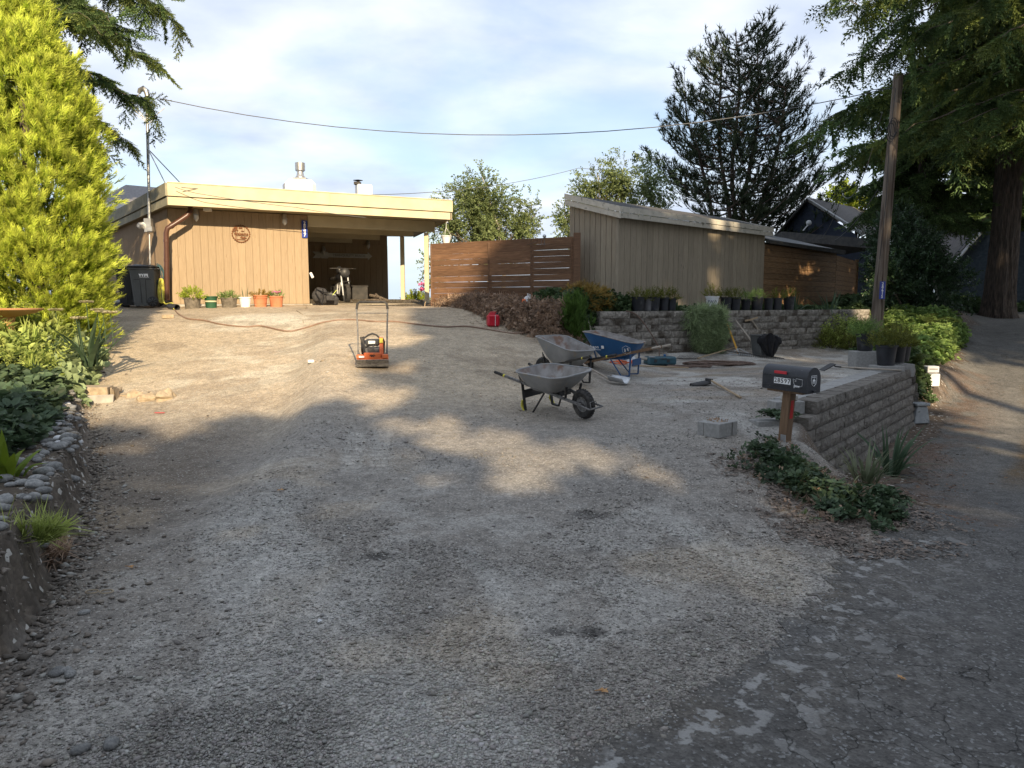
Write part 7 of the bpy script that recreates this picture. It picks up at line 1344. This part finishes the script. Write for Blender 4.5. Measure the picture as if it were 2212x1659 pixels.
for i, (px, py, r) in enumerate(((128, 1458, .035), (141, 1458, .03), (152, 1464, .034), (118, 1466, .03), (175, 1632, .035), (241, 1620, .04), (203, 1155, .03), (182, 1330, .03))): 
    q = G(px, py); o = bpy.data.objects.new('cobble', cob[i % 6]); COL.objects.link(o); o.location = q + Vector((0, 0, r * .3)); o.scale = (r, r, r); o.rotation_euler = (0, 0, i); tag(o, 'small rounded stone lying on the dirt below the bank', 'stone', 'loose stones below the bank')
grs = coll('gras2', [sp_grass(18, .9)], M['f_meadow'])
for px, py, lb in ((60, 1185, 'tuft of fine green grass on the left bank lip'), (110, 1210, 'dry overhanging grass tuft on the left bank')):
    q = G(px, py); o = thing('grass_tuft', lb, 'grass tuft', q); tuft_plant(o, 'blades', grs if px == 60 else coll('gras3', [sp_grass(18, 1.0)], M['f_dead']), (0, 0, 0), (.14, .1, .05), 26, .16, px)
# ================================================================ CARPORT CONTENTS
def ccl(px, py, d): return P(px, py, d)
fz = ZF + .02
p = P(692, 640, 20.6); o = thing('backpack', 'black backpack slumped against the carport corner', 'backpack', (p.x, p.y, fz)); m = MB(); m.at((0, 0, .22), (R(15), R(10), R(20))); m.box((0, 0, 0), (.34, .28, .42), bev=.10); m.box((.30, .0, -.06), (.40, .26, .26), bev=.09); m.build('body', M['fabric_dark'], o, smooth=True)
m = MB(); m.ball((-.06, -.16, .22), .13, 10, 8, (1, .5, 1.2)); m.box((.32, -.16, .16), (.22, .06, .14), bev=.03); m.build('pocket', M['fabric_dark'], o, smooth=True); m = MB(); [m.tube(pp, .016, 6) for pp in ([(-.08, -.1, .42), (-.05, -.28, .3), (.05, -.26, .12), (.1, -.25, -.02)], [(.1, -.1, .4), (.16, -.26, .25), (.12, -.27, .02), (.16, -.35, -.12)], [(-.05, -.2, .4), (.15, -.24, .32), (.3, -.16, .3)])]; m.build('strap', M['fabric_black'], o, smooth=True)
m = MB(); m.beam((.38, -.17, .24), (.48, -.12, .38), .02, .01); m.build('trim', M['strap_lime'], o)
p = P(674, 596, 20.4); m = MB(); m.at(tuple(p), (0, R(-25), 0)); m.box((0, 0, .02), (.07, .05, .16), bev=.02); tag(m.build('white_tag', M['trim_white']), 'white tag hanging on the wall edge above the backpack', 'tag')
def motorbike():
    p = P(735, 650, 23.2); o = thing('motorcycle', 'black motorcycle parked in the dark carport', 'motorcycle', (p.x, p.y, fz), rz=R(-62))
    def wheel(x, r): m = MB(); m.at((x, 0, r), (R(90), 0, 0)); m.lathe([(r - .09, -.05), (r - .03, -.06), (r, -.02), (r, .02), (r - .03, .06), (r - .09, .05)], 24, capb=False); w = m.build('wheel', M['rubber'], o, smooth=True); m = MB(); m.at((x, 0, r), (R(90), 0, 0)); m.lathe([(0, -.03), (r - .1, -.012), (r - .085, -.05), (r - .085, .05), (r - .1, .012), (0, .03)], 24, capb=False); m.build('rim', M['dark_plastic'], w, smooth=True)
    wheel(.72, .31); wheel(-.70, .31)
    m = MB(); m.box((.0, 0, .42), (.46, .3, .34), bev=.06); m.build('engine', M['engine_grey'], o, smooth=True); m = MB(); m.ball((.12, 0, .80), .24, 12, 9, (1.35, .62, .62)); m.build('fuel_tank', M['black_plastic'], o, smooth=True)
    m = MB(); m.box((-.42, 0, .78), (.7, .26, .10), bev=.05); m.build('seat', M['rubber'], o, smooth=True); m = MB(); [m.tube([(.50, s * .1, .98), (.72, s * .1, .31)], .026, 8) for s in (-1, 1)]; m.build('fork', M['alum'], o, smooth=True); m = MB(); m.tube([(.40, -.4, 1.06), (.50, -.2, 1.06), (.50, .2, 1.06), (.40, .4, 1.06)], .016, 8); m.build('handlebar', M['black_metal'], o, smooth=True)
    m = MB(); m.ball((.62, 0, .93), .15, 10, 8, (.7, 1, 1)); m.build('headlight', M['dark_plastic'], o, smooth=True); m = MB(); m.box((.72, 0, .66), (.46, .16, .03), bev=.012); m.build('mudguard', M['black_plastic'], o); m = MB(); m.tube([(.1, -.2, .25), (-.6, -.22, .32)], .045, 8); m.build('exhaust', M['alum'], o, smooth=True)
    m = MB(); m.tube([(.8, -.12, .25), (.8, -.14, .5), (.7, -.16, .62), (.4, -.18, .6), (.35, -.18, .3)], .014, 6); m.tube([(.7, -.16, .62), (.5, -.17, .3)], .012, 6); m.build('crash_bar', M['trim_white'], o, smooth=True); m = MB(); m.ball((.16, -.05, 1.02), .12, 12, 9, (1, .9, 1.05)); m.build('helmet', M['black_plastic'], o, smooth=True)
motorbike()
p = P(776, 640, 24.4); m = MB(); m.at((p.x, p.y, fz + .27), (0, 0, R(20))); m.box((0, 0, 0), (.5, .4, .54), bev=.01); m.box((0, 0, .285), (.54, .44, .04), bev=.01); tag(m.build('storage_box', M['dark_trim']), 'dark lidded box standing right of the motorcycle', 'box')
for i, (a, b_, r, lb) in enumerate((((800, 638), (845, 655), .05, 'grey driftwood log resting over the pile at the slab edge'), ((790, 650), (835, 657), .06, 'dark log at the bottom of the driftwood pile'), ((812, 636), (826, 655), .04, 'short thin branch crossing the driftwood pile'))):
    m = MB(); A = P(a[0], a[1], 24.0); B = P(b_[0], b_[1], 23.3); B.z = max(B.z, fz + r); m.tube([A, A.lerp(B, .5) + Vector((0, 0, .03)), B], [r, r * .9, r * .5], 8); tag(m.build('driftwood', M['pole_wood'], smooth=True), lb, 'driftwood')
# ================================================================ GAS CAN, LEAF BLOWER
p = G(1065, 706); o = thing('gas_can', 'red plastic gas can on the gravel below the pulled creeper', 'gas can', p, rz=R(15)); m = MB(); m.box((0, 0, .13), (.26, .17, .25), bev=.03); m.box((-.02, 0, .27), (.14, .06, .05), bev=.02); m.build('body', M['gas_red'], o, smooth=True); m = MB(); m.box((.03, -.087, .13), (.012, .004, .24)); m.build('sight_strip', M['trim_white'], o)
m = MB(); m.tube([(-.07, 0, .26), (-.05, 0, .31), (.06, 0, .31), (.08, 0, .26)], .012, 6); m.build('handle', M['gas_red'], o, smooth=True); m = MB(); m.tube([(.08, 0, .26), (.10, 0, .30)], [.028, .022], 10); m.build('cap', M['black_plastic'], o, smooth=True)
p = P(1139, 679, 15.9); zz = hz(p.x, 15.9); o = thing('leaf_blower', 'white and orange backpack leaf blower on the dead creeper', 'leaf blower', (p.x, 15.9, max(zz, p.z - .03))); m = MB(); m.ball((0, 0, .18), .12, 12, 9, (.8, .6, 1.35)); m.box((0, 0, .02), (.2, .14, .05), bev=.02); m.build('housing', M['trim_white'], o, smooth=True); m = MB(); m.box((-.07, -.03, .22), (.09, .1, .11), bev=.03); m.tube([(.07, 0, .06), (.11, 0, .14), (.10, 0, .23)], .018, 6); m.build('motor_cover', M['orange'], o, smooth=True); m = MB(); m.box((-.075, -.085, .2), (.05, .02, .07)); m.build('grille', M['black_plastic'], o); m = MB(); m.tube([(.02, 0, .3), (.01, .02, .39)], .012, 6); m.tube([(.06, 0, .3), (.055, .02, .38)], .01, 6); m.build('strap_frame', M['trim_white'], o)
# ================================================================ TOOLS
def stick(name, label, cat, a, b_, r, mt, parent=None): pass
def rake_head(o, c, u, v, n=14, w=.40, L=.06, mt='steel'):
    m = MB(); m.tube([c - u * w / 2, c + u * w / 2], .009, 6)
    for k in range(n): q = c + u * (w * (k / (n - 1) - .5)); m.beam(q, q + v * L, .006, .006)
    return m.build('rake_head', M[mt], o)
def leaning(name, label, cat, foot, top, r, mt, group=None):
    o = thing(name, label, cat, foot, group=group); m = MB(); d = top - foot; m.tube([d * .03, d * .5, d], [r, r, r * .9], 8); m.build('handle', M[mt], o, smooth=True); return o, d
def wallpt(px, py, out=.06): out += .17; q = WBf(0, out); t = online(Vector((q.x, q.y, 0)), WBu, px, py); w = WBf(t, out); return Vector((w.x, w.y, P(px, py, w.y).z))
ft = G(1597, 768); tp = wallpt(1568, 693); o, d = leaning('landscape_rake', 'yellow handled aluminium rake leaning on the back wall', 'rake', ft, tp, .021, 'handle_yellow'); u = Vector((1, .15, 0)).normalized(); m = MB(); m.box((0, 0, .02), (.62, .03, .03)); m.tube([(0, 0, .16) , (-.26, 0, .03)], .008, 5); m.tube([(0, 0, .16), (.26, 0, .03)], .008, 5); [m.box((-.3 + .6 * k / 27, -.01, -.02), (.007, .01, .06)) for k in range(28)]; m.build('rake_head', M['alum'], o)
m = MB(); m.tube([d * .0 + Vector((0, 0, .02)), d * .25], .019, 8); m.build('ferrule', M['alum'], o, smooth=True); m = MB(); m.tube([d - u * .12, d + u * .14], .008, 5); m.build('top_bar', M['handle_grey'], o)
ft = G(1650, 772); tp = wallpt(1590, 693); o, d = leaning('garden_shovel', 'grey handled shovel leaning left against the back wall', 'shovel', ft, tp, .021, 'handle_grey'); m = MB(); m.box((0, .02, .06), (.2, .012, .26), bev=.004); m.build('blade', M['engine_grey'], o)
ft = G(1655, 745); tp = wallpt(1623, 690); o, d = leaning('mattock', 'wooden handled mattock leaning head up on the back wall', 'mattock', ft, tp, .022, 'handle_grey'); m = MB(); m.beam(d - u * .16 + Vector((0, 0, -.03)), d + u * .02, .02, .04); m.beam(d, d + u * .16 + Vector((0, 0, .05)), .03, .035); m.build('head', M['handle_wood'], o)
ft = G(1672, 765); tp = wallpt(1652, 718); o, d = leaning('digging_bar', 'short tool handle standing in the grey tub', 'tool handle', ft, tp, .018, 'handle_grey')
p = G(1652, 772); o = thing('plastic_tub', 'grey tall tub standing against the back wall', 'tub', p + Vector((0, .12, 0)), rz=R(20)); m = MB(); m.add([(x, y, z) for (hx, hy, z) in ((.18, .14, 0), (.24, .19, .5)) for x, y in ((-hx, -hy), (hx, -hy), (hx, hy), (-hx, hy))], [(3, 2, 1, 0), (0, 1, 5, 4), (1, 2, 6, 5), (2, 3, 7, 6), (3, 0, 4, 7)]); m.build('tub_body', M['grey_bin'], o, bev=.01); m = MB(); m.tube([(-.245, -.195, .5), (.245, -.195, .5), (.245, .195, .5), (-.245, .195, .5)], .012, 6, closed=True); m.build('rim', M['grey_bin'], o, smooth=True)
# black shirt draped over the handle and tub
q = P(1660, 718, p.y - .12); nxs, nzs = 12, 14; m = MB(); vs = []
for i in range(nxs + 1):
    for k in range(nzs + 1):
        s = i / nxs - .5; t = k / nzs; w = np.interp(t, [0, .12, .3, .55, .8, 1], [.16, .52, .56, .40, .26, .12]); vs.append((q.x + .06 * t + s * w, q.y - .03 - .08 * math.cos(s * 3) - .035 * math.sin(s * 19 + t * 3), q.z - .02 - .52 * t - abs(s) ** 1.5 * .12 * (t < .4) + .02 * math.sin(i * 2.1)))
m.add(vs, [(i * (nzs + 1) + k, (i + 1) * (nzs + 1) + k, (i + 1) * (nzs + 1) + k + 1, i * (nzs + 1) + k + 1) for i in range(nxs) for k in range(nzs)]); ob = m.build('black_shirt', M['fabric_black'], smooth=True); md = ob.modifiers.new('s', 'SOLIDIFY'); md.thickness = .02; tag(ob, 'black shirt draped over the grey tub by the back wall', 'shirt')
# heap of brown hose, rakes on the ground, case, level, cord
c = G(1560, 792); rr3 = random.Random(2); pts = []
for k in range(60): a = k * .55; rx, ry = .72 - .004 * k, .34; pts.append(c + Vector((rx * math.cos(a) * rr3.uniform(.8, 1.1), ry * math.sin(a) * rr3.uniform(.75, 1.1) + .25, .02 + .035 * rr3.random() + .0006 * k)))
curvetube('hose_heap', 'loosely coiled brown hose on the ground before the wall', 'hose', pts, .017, 'hose_brown')
c = G(1490, 795); pts = [c + Vector((.42 * math.cos(a) * (1 + .1 * math.sin(a * 2.3)), .12 * math.sin(a) + .05, .02 + .01 * k % .03)) for k, a in enumerate(np.linspace(0, 13, 30))]; curvetube('hose_loop', 'smaller brown hose loop left of the big heap', 'hose', pts, .014, 'hose_brown')
a, b_ = G(1504, 778) + Vector((0, 0, .03)), wallpt(1592, 752, .6); b_ = G(1592, 762) + Vector((0, 0, .14)); o, d = leaning('bow_rake', 'bow rake lying on the hose heap with a pale wooden handle', 'rake', a, b_, .015, 'handle_wood'); hd = Vector((.35, .6, 0)).normalized(); rake_head(o, Vector((-.22, 0, .0)), Vector((.75, -.3, 0)).normalized(), Vector((.1, .1, .07)), 15, .42, .9, 'black_metal')
a, b_ = G(1690, 776) + Vector((0, 0, .02)), G(1560, 764) + Vector((0, 0, .08)); o, d = leaning('screed_rake', 'dark toothed rake lying flat below the yellow handled one', 'rake', a, b_, .013, 'black_metal'); rake_head(o, d * .35, d.normalized(), Vector((0, -.02, -.05)), 22, 1.0, 1.2, 'black_metal')
m = MB(); m.tube([G(1365, 793) + Vector((0, 0, .03)), G(1487, 798) + Vector((0, 0, .03))], .014, 7); tag(m.build('broken_stick', M['handle_wood'], smooth=True), 'long thin wooden handle lying in front of the teal case', 'tool handle')
m = MB(); m.tube([G(1378, 785) + Vector((0, 0, .12)), G(1415, 789) + Vector((0, 0, .1))], .03, 10); tag(m.build('post_driver', M['handle_grey'], smooth=True), 'thick grey wooden handle resting beside the teal case', 'tool handle')
p = G(1427, 790); o = thing('tool_case', 'teal plastic tool case lying in front of the back wall', 'tool case', p + Vector((0, .08, 0)), rz=R(10)); m = MB(); m.box((0, 0, .10), (.62, .30, .17), bev=.03); m.build('case', M['case_teal'], o, smooth=True); m = MB(); [m.box((x, -.155, .11), (.06, .014, .06)) for x in (-.15, .12)]; m.box((.02, -.158, .15), (.12, .01, .02)); m.build('latch', M['dark_plastic'], o); m = MB(); m.box((-.22, -.12, .188), (.12, .08, .004)); m.build('case_label', M['trim_white'], o)
cc = p + Vector((.1, -.02, .25)); m = MB(); m.at((cc.x, cc.y + .12, cc.z - .045), (0, 0, 0)); m.box((0, 0, 0), (.05, .05, .05), bev=.01); tag(m.build('hose_nozzle', M['tray_blue']), 'small blue hose fitting on top of the teal case', 'hose fitting')
pts = [WBf(1.75, -.05, 1.38), WBf(1.95, .05, 1.36), WBf(2.25, .14, 1.1), WBf(2.5, .2, .85)]; q0 = wallpt(1320, 662, -.05); pts = [wallpt(1352, 672, -.02), wallpt(1372, 678, .06), wallpt(1392, 700, .16), wallpt(1412, 730, .25), wallpt(1423, 752, .35), wallpt(1424, 770, .42)]
curvetube('downhanging_hose', 'brown hose hanging down the back wall to the teal case', 'hose', pts, .015, 'hose_brown')
m = MB(); pts = [wallpt(1292, 655, .1), wallpt(1280, 680, .2), wallpt(1272, 700, .3)]; curvetube('prop_pole', 'grey tool handle propped at the left end of the back wall', 'tool handle', [wallpt(1271, 693, .35), wallpt(1277, 715, .45), wallpt(1284, 738, .6), G(1296, 775)], .014, 'handle_grey')
c = G(1345, 792); pts = [c + Vector((.30 * math.cos(a) * rr3.uniform(.6, 1), .22 * math.sin(a) * rr3.uniform(.6, 1) + .25, .03 + .06 * rr3.random())) for a in np.arange(0, 26, .6)]; curvetube('extension_cord', 'orange extension cord bundled under the blue wheelbarrow', 'cord', pts, .009, 'cord_orange', 5)
# aluminium scoop shovel
a, b_ = G(1318, 822), G(1262, 800); o = thing('scoop_shovel', 'aluminium scoop shovel lying beside the middle wheelbarrow', 'shovel', G(1330, 830)); loc = Vector(o.location); m = MB(); vs = []
for i in range(7):
    for k in range(6): s = (i / 6 - .5); t = k / 5; w = .24 * (.55 + .45 * min(1, t * 2.2)); vs.append((t * .32 - .12, s * w * 1.0 , .02 + .09 * (abs(s) * 2) ** 2 + .03 * (1 - t)))
m.at((0, 0, 0), (0, 0, R(-42))); m.add(vs, [(i * 6 + k, i * 6 + k + 1, (i + 1) * 6 + k + 1, (i + 1) * 6 + k) for i in range(6) for k in range(5)]); bl = m.build('blade', M['alum'], o, smooth=True); md = bl.modifiers.new('s', 'SOLIDIFY'); md.thickness = .004; m = MB(); h0 = Vector((-.08, .07, .06)); m.tube([h0, (b_ - loc) + Vector((-.05, .1, .12))], .017, 8); m.build('handle', M['handle_grey'], o, smooth=True)
p = G(1358, 790); m = MB(); m.at(tuple(p + Vector((.05, 0, .1))), (R(60), 0, R(30))); m.box((0, 0, 0), (.22, .26, .012), bev=.01); tag(m.build('spade_blade', M['alum'], smooth=True), 'flat aluminium spade blade standing behind the blue leg', 'spade')
# round shovel on the terrace
p = G(1532, 832); o = thing('round_shovel', 'black round point shovel with tan handle on the terrace gravel', 'shovel', p); e = G(1600, 862) - p; m = MB(); m.tube([Vector((.03, 0, .07)), e + Vector((0, 0, .02))], [.017, .015], 8); m.build('handle', M['handle_wood'], o, smooth=True); m = MB(); vs = []; dx = Vector((-.95, -.1, 0)).normalized(); dy = Vector((-dx.y, dx.x, 0))
for i in range(7):
    for k in range(7): s = i / 6 - .5; t = k / 6; w = .24 * math.sin(math.pi * min(.96, .22 + .76 * t)) ** .6; v = dx * (t * .30) + dy * s * w + Vector((0, 0, .075 - .05 * t - .10 * (abs(s) * 2) ** 2 * .5 + .01)); vs.append(v)
m.add(vs, [(i * 7 + k, i * 7 + k + 1, (i + 1) * 7 + k + 1, (i + 1) * 7 + k) for i in range(6) for k in range(6)]); bl = m.build('blade', M['black_metal'], o, smooth=True); md = bl.modifiers.new('s', 'SOLIDIFY'); md.thickness = .006; m = MB(); m.tube([Vector((.05, .0, .075)), Vector((-.06, 0, .085))], [.022, .026], 8); m.build('socket', M['black_metal'], o, smooth=True)
# long hoe across the wall
a = P(1794, 793, 11.4); b_ = P(1946, 800, 12.2); o = thing('garden_hoe', 'long handled hoe lying across the top of the front wall', 'hoe', a); d = b_ - a; m = MB(); m.tube([Vector((.17, .02, .0)), d], .014, 8); m.build('handle', M['handle_grey'], o, smooth=True); m = MB(); m.tube([Vector((.17, .02, .0)), Vector((.08, .01, .01)), Vector((.035, 0, .05)), Vector((.01, 0, .05))], .012, 6); m.beam(Vector((.02, -.04, .055)), Vector((-.16, -.06, -.045)), .16, .012, (0, 0, 1)); m.build('blade', M['black_metal'], o)
# loose paver blocks
p = G(1556, 944); q = Vector((p.x, p.y + .12, p.z)); m = MB(); m.box((0, 0, 0), (.33, .27, .15), bev=.005); me = m.mesh('block'); me.materials.append(M['block_cut'])
o = thing('paver_block', 'pair of grey cut blocks sitting alone on the gravel', 'block', q, rz=R(40)); inst(me, 'block', o, (-.0, 0, .07), R(2), (1.05, 1.0, 1)); m = MB(); m.box((0, 0, 0), (.006, .004, .14)); m = MB(); [m.box((x, -.1355, .07), (.004, .003, .14)) for x in (.07,)]; [m.box((-.1745, y, .07), (.003, .004, .14)) for y in (.05,)]; m.build('score_line', M['soil'], o); 
lz = hz(q.x, q.y)
n = 5; a_ = rs.uniform(0, 6.28, n); cloud('dry_leaves', dead, np.stack([q.x + .05 * np.cos(a_), q.y + .05 * np.sin(a_), q.z + .148 + 0 * a_], 1), np.stack([np.cos(a_), np.sin(a_), .3 + 0 * a_], 1), np.full(n, .07), 2, o)
p = WFf(-.02, -.18, FTOP + .05); m = MB(); m.box((0, 0, 0), (.17, .11, .07), bev=.01); me = m.mesh('block'); me.materials.append(M['concrete']); loose('small_brick', 'small grey brick on the near end of the front wall', 'brick', WFf(-.12, -.12, FTOP + .034), R(5), me=me)
p = WFf(1.05, -.28, FTOP + .07); m = MB(); m.box((0, 0, 0), (.30, .17, .06), bev=.006); me = m.mesh('block'); me.materials.append(M['block_cut']); loose('flat_paver', 'flat grey paver lying on the front wall under the red glove', 'paver', WFf(1.15, -.36, FTOP + .055), R(8), me=me)
c = WFf(1.15, -.36, FTOP + .10); m = MB(); m.at(tuple(c), (0, 0, R(20))); m.box((0, 0, .0), (.14, .07, .02), bev=.008); m.tube([(-.07, 0, 0), (-.15, -.02, -.01)], [.012, .010], 6); tag(m.build('work_glove', M['red']), 'pinkish red work glove on the flat paver', 'glove')
for k, (t, dy, lb) in enumerate(((.72, -.32, 'short grey wooden peg on the front wall'), (.82, -.26, 'second wooden peg lying across the first one'))):
    c = WFf(t, dy, FTOP + .035 + .02 * k); m = MB(); dd = Vector((math.cos(.7 + k * .3), math.sin(.7 + k * .3), .12)); m.tube([c - dd * .12, c + dd * .12], [.022, .03], 8); tag(m.build('wooden_peg', M['pole_wood'], smooth=True), lb, 'wooden peg')
p = WFf(-.55, -.08, FTOP - .152 + .03); n = 40; vv = rs.normal(0, .06, (n, 3)); o = thing('seedlings', 'small strawberry plants growing on the step of the front wall', 'plant', p); cloud('foliage', deep, vv * np.array([1.6, .8, .3]) + np.array(p), np.tile([0, 0, 1.], (n, 1)), np.full(n, .07), 3, o, jit=.4)
# lantern pieces beside the lane
p = P(1983, 888, 12.75); zz = hz(p.x, 12.75); o = thing('stone_stool', 'whitewashed concrete stool tipped beside the lane', 'stool', (p.x, 12.75, zz), rz=R(12)); m = MB(); m.ext([(-.16, -.12, 0), (.16, -.12, 0), (.10, -.1, .30), (-.10, -.1, .30)], (0, .24, 0)); m.build('base', M['galv_dull'], o, bev=.015); m = MB(); m.box((0, 0, .33), (.28, .26, .05), bev=.015); m.build('top', M['galv_dull'], o); 
p = P(2008, 845, 14.0); zz = hz(p.x, 14.0); o = thing('white_box', 'small white boxes stacked in the ivy by the lane', 'box', (p.x, 14.0, zz)); m = MB(); m.box((0, 0, .1), (.26, .2, .24), bev=.01); m.box((0, 0, .30), (.22, .18, .12), bev=.01); m.build('body', M['trim_white'], o); m = MB(); m.box((0, -.093, .31), (.16, .006, .012)); m.build('slot', M['dark_trim'], o)
# fallen leaves and litter on the gravel
def leaf(p, r, label, rz, mt='leaf_dry'):
    m = MB(); pts = []
    for k in range(10): a = 2 * math.pi * k / 10; q = r * (1 if k % 2 == 0 else .45); pts.append((q * math.cos(a), q * math.sin(a), .004 + .25 * r * (k % 3 == 0)))
    b = len(m.v); m.add([(0, 0, .006)] + pts, [(0, 1 + k, 1 + (k + 1) % 10) for k in range(10)]); m.beam((0, 0, .006), (-r * 1.5, r * .3, .01), .003, .003); o = m.build('fallen_leaf', M[mt]); o.location = p + Vector((0, 0, .008)); o.rotation_euler = (0, 0, rz); tag(o, label, 'leaf')
leaf(G(1304, 1505), .026, 'dry orange maple leaf on the gravel nearest the asphalt', .5); leaf(G(606, 1063), .03, 'dry orange leaf on the left side of the gravel', 1.5); leaf(G(285, 1230), .025, 'pale dry leaf lying in the wheel track below the bank', .3); leaf(G(1945, 1470), .02, 'tan leaf at the seam between gravel and asphalt', 2); leaf(G(690, 1352), .02, 'pale scrap of leaf in the middle of the gravel', 2, 'cobble_white')
m = MB(); q = G(345, 893); m.box((q.x, q.y, q.z + .008), (.13, .02, .006)); tag(m.build('red_marker', M['red']), 'thin red plastic strip on the sunlit dirt', 'marker strip')
m = MB(); q = G(762, 878 - 10); p = G(672, 785); m.at(tuple(p + Vector((0, 0, .03))), (0, 0, .3)); m.box((0, 0, 0), (.1, .07, .05), bev=.02); tag(m.build('paper_cup', M['trim_white']), 'crumpled white paper cup on the pale rock patch', 'litter')
o = thing('stuck_shoe', 'discarded weathered pair of glasses shaped wire at the bank foot', 'wire', G(215, 1285)); m = MB(); [m.tube([(x + .035 * math.cos(a), .025 * math.sin(a), .015) for a in np.linspace(0, 6.28, 12)], .004, 4) for x in (-.04, .04)]; m.build('wire_loop', M['stone_tan'], o)
# sticks at the edge of the dead creeper, stake at the post, ornament on the fence
c = P(968, 668, 19.2); m = MB(); [m.tube([Vector((c.x + a * .1, c.y, hz(c.x, c.y))), Vector((c.x + a * .18 + .05, c.y, c.z + h)), Vector((c.x + a * .35 + .15, c.y - .1, c.z + h * .6))], .008, 5) for a, h in ((0, .35), (1, .25), (-.5, .2), (2, .15))]; tag(m.build('dry_stems', M['f_dead']), 'pale dry stems arching at the left end of the dead creeper', 'dry stems')
m = MB(); m.tube([P(917, 668, 20.6), P(918, 655, 20.7), P(926, 640, 20.85)], .012, 5); tag(m.build('bent_stick', M['handle_wood'], smooth=True), 'thin bent stick leaning on the carport post foot', 'stick')
for k, (a, b_) in enumerate((((640, 672), (655, 700)), ((655, 660), (660, 668)))): m = MB(); A, B = G(*a), G(*b_); m.tube([A + Vector((0, 0, .02)), A.lerp(B, .5) + Vector((.08, 0, .05)), B + Vector((0, 0, .02))], .008, 5); tag(m.build('twig', M['stone_tan']), ('forked twig lying on the pale gravel below the backpack', 'short twig at the foot of the house wall')[k], 'twig')
c = P(1176, 512, 18.2); o = thing('garden_ornament', 'wire garden ornament with a glass ball peeking above the fence', 'ornament', c); m = MB(); m.ball((0, 0, .02), .045, 10, 8); m.build('ball', M['alum'], o, smooth=True); m = MB(); [m.tube([(0, 0, 0), (s * .06, 0, -.06), (s * .09, 0, -.2)], .005, 4) for s in (-1, 0, 1, 2)]; m.build('wire_leg', M['wire'], o)
c = P(1182, 522, 18.3); m = MB(); m.tube([c + Vector((-.5, 0, -.08)), c + Vector((-.1, 0, .04)), c + Vector((.3, 0, .02)), c + Vector((.6, 0, -.05))], .006, 5); tag(m.build('bent_wire', M['twig']), 'bowed twig resting along the top of the fence', 'twig')
for o in list(COL.objects):
    if o.name.startswith('stuck_shoe'): o.name = 'wire_loops'
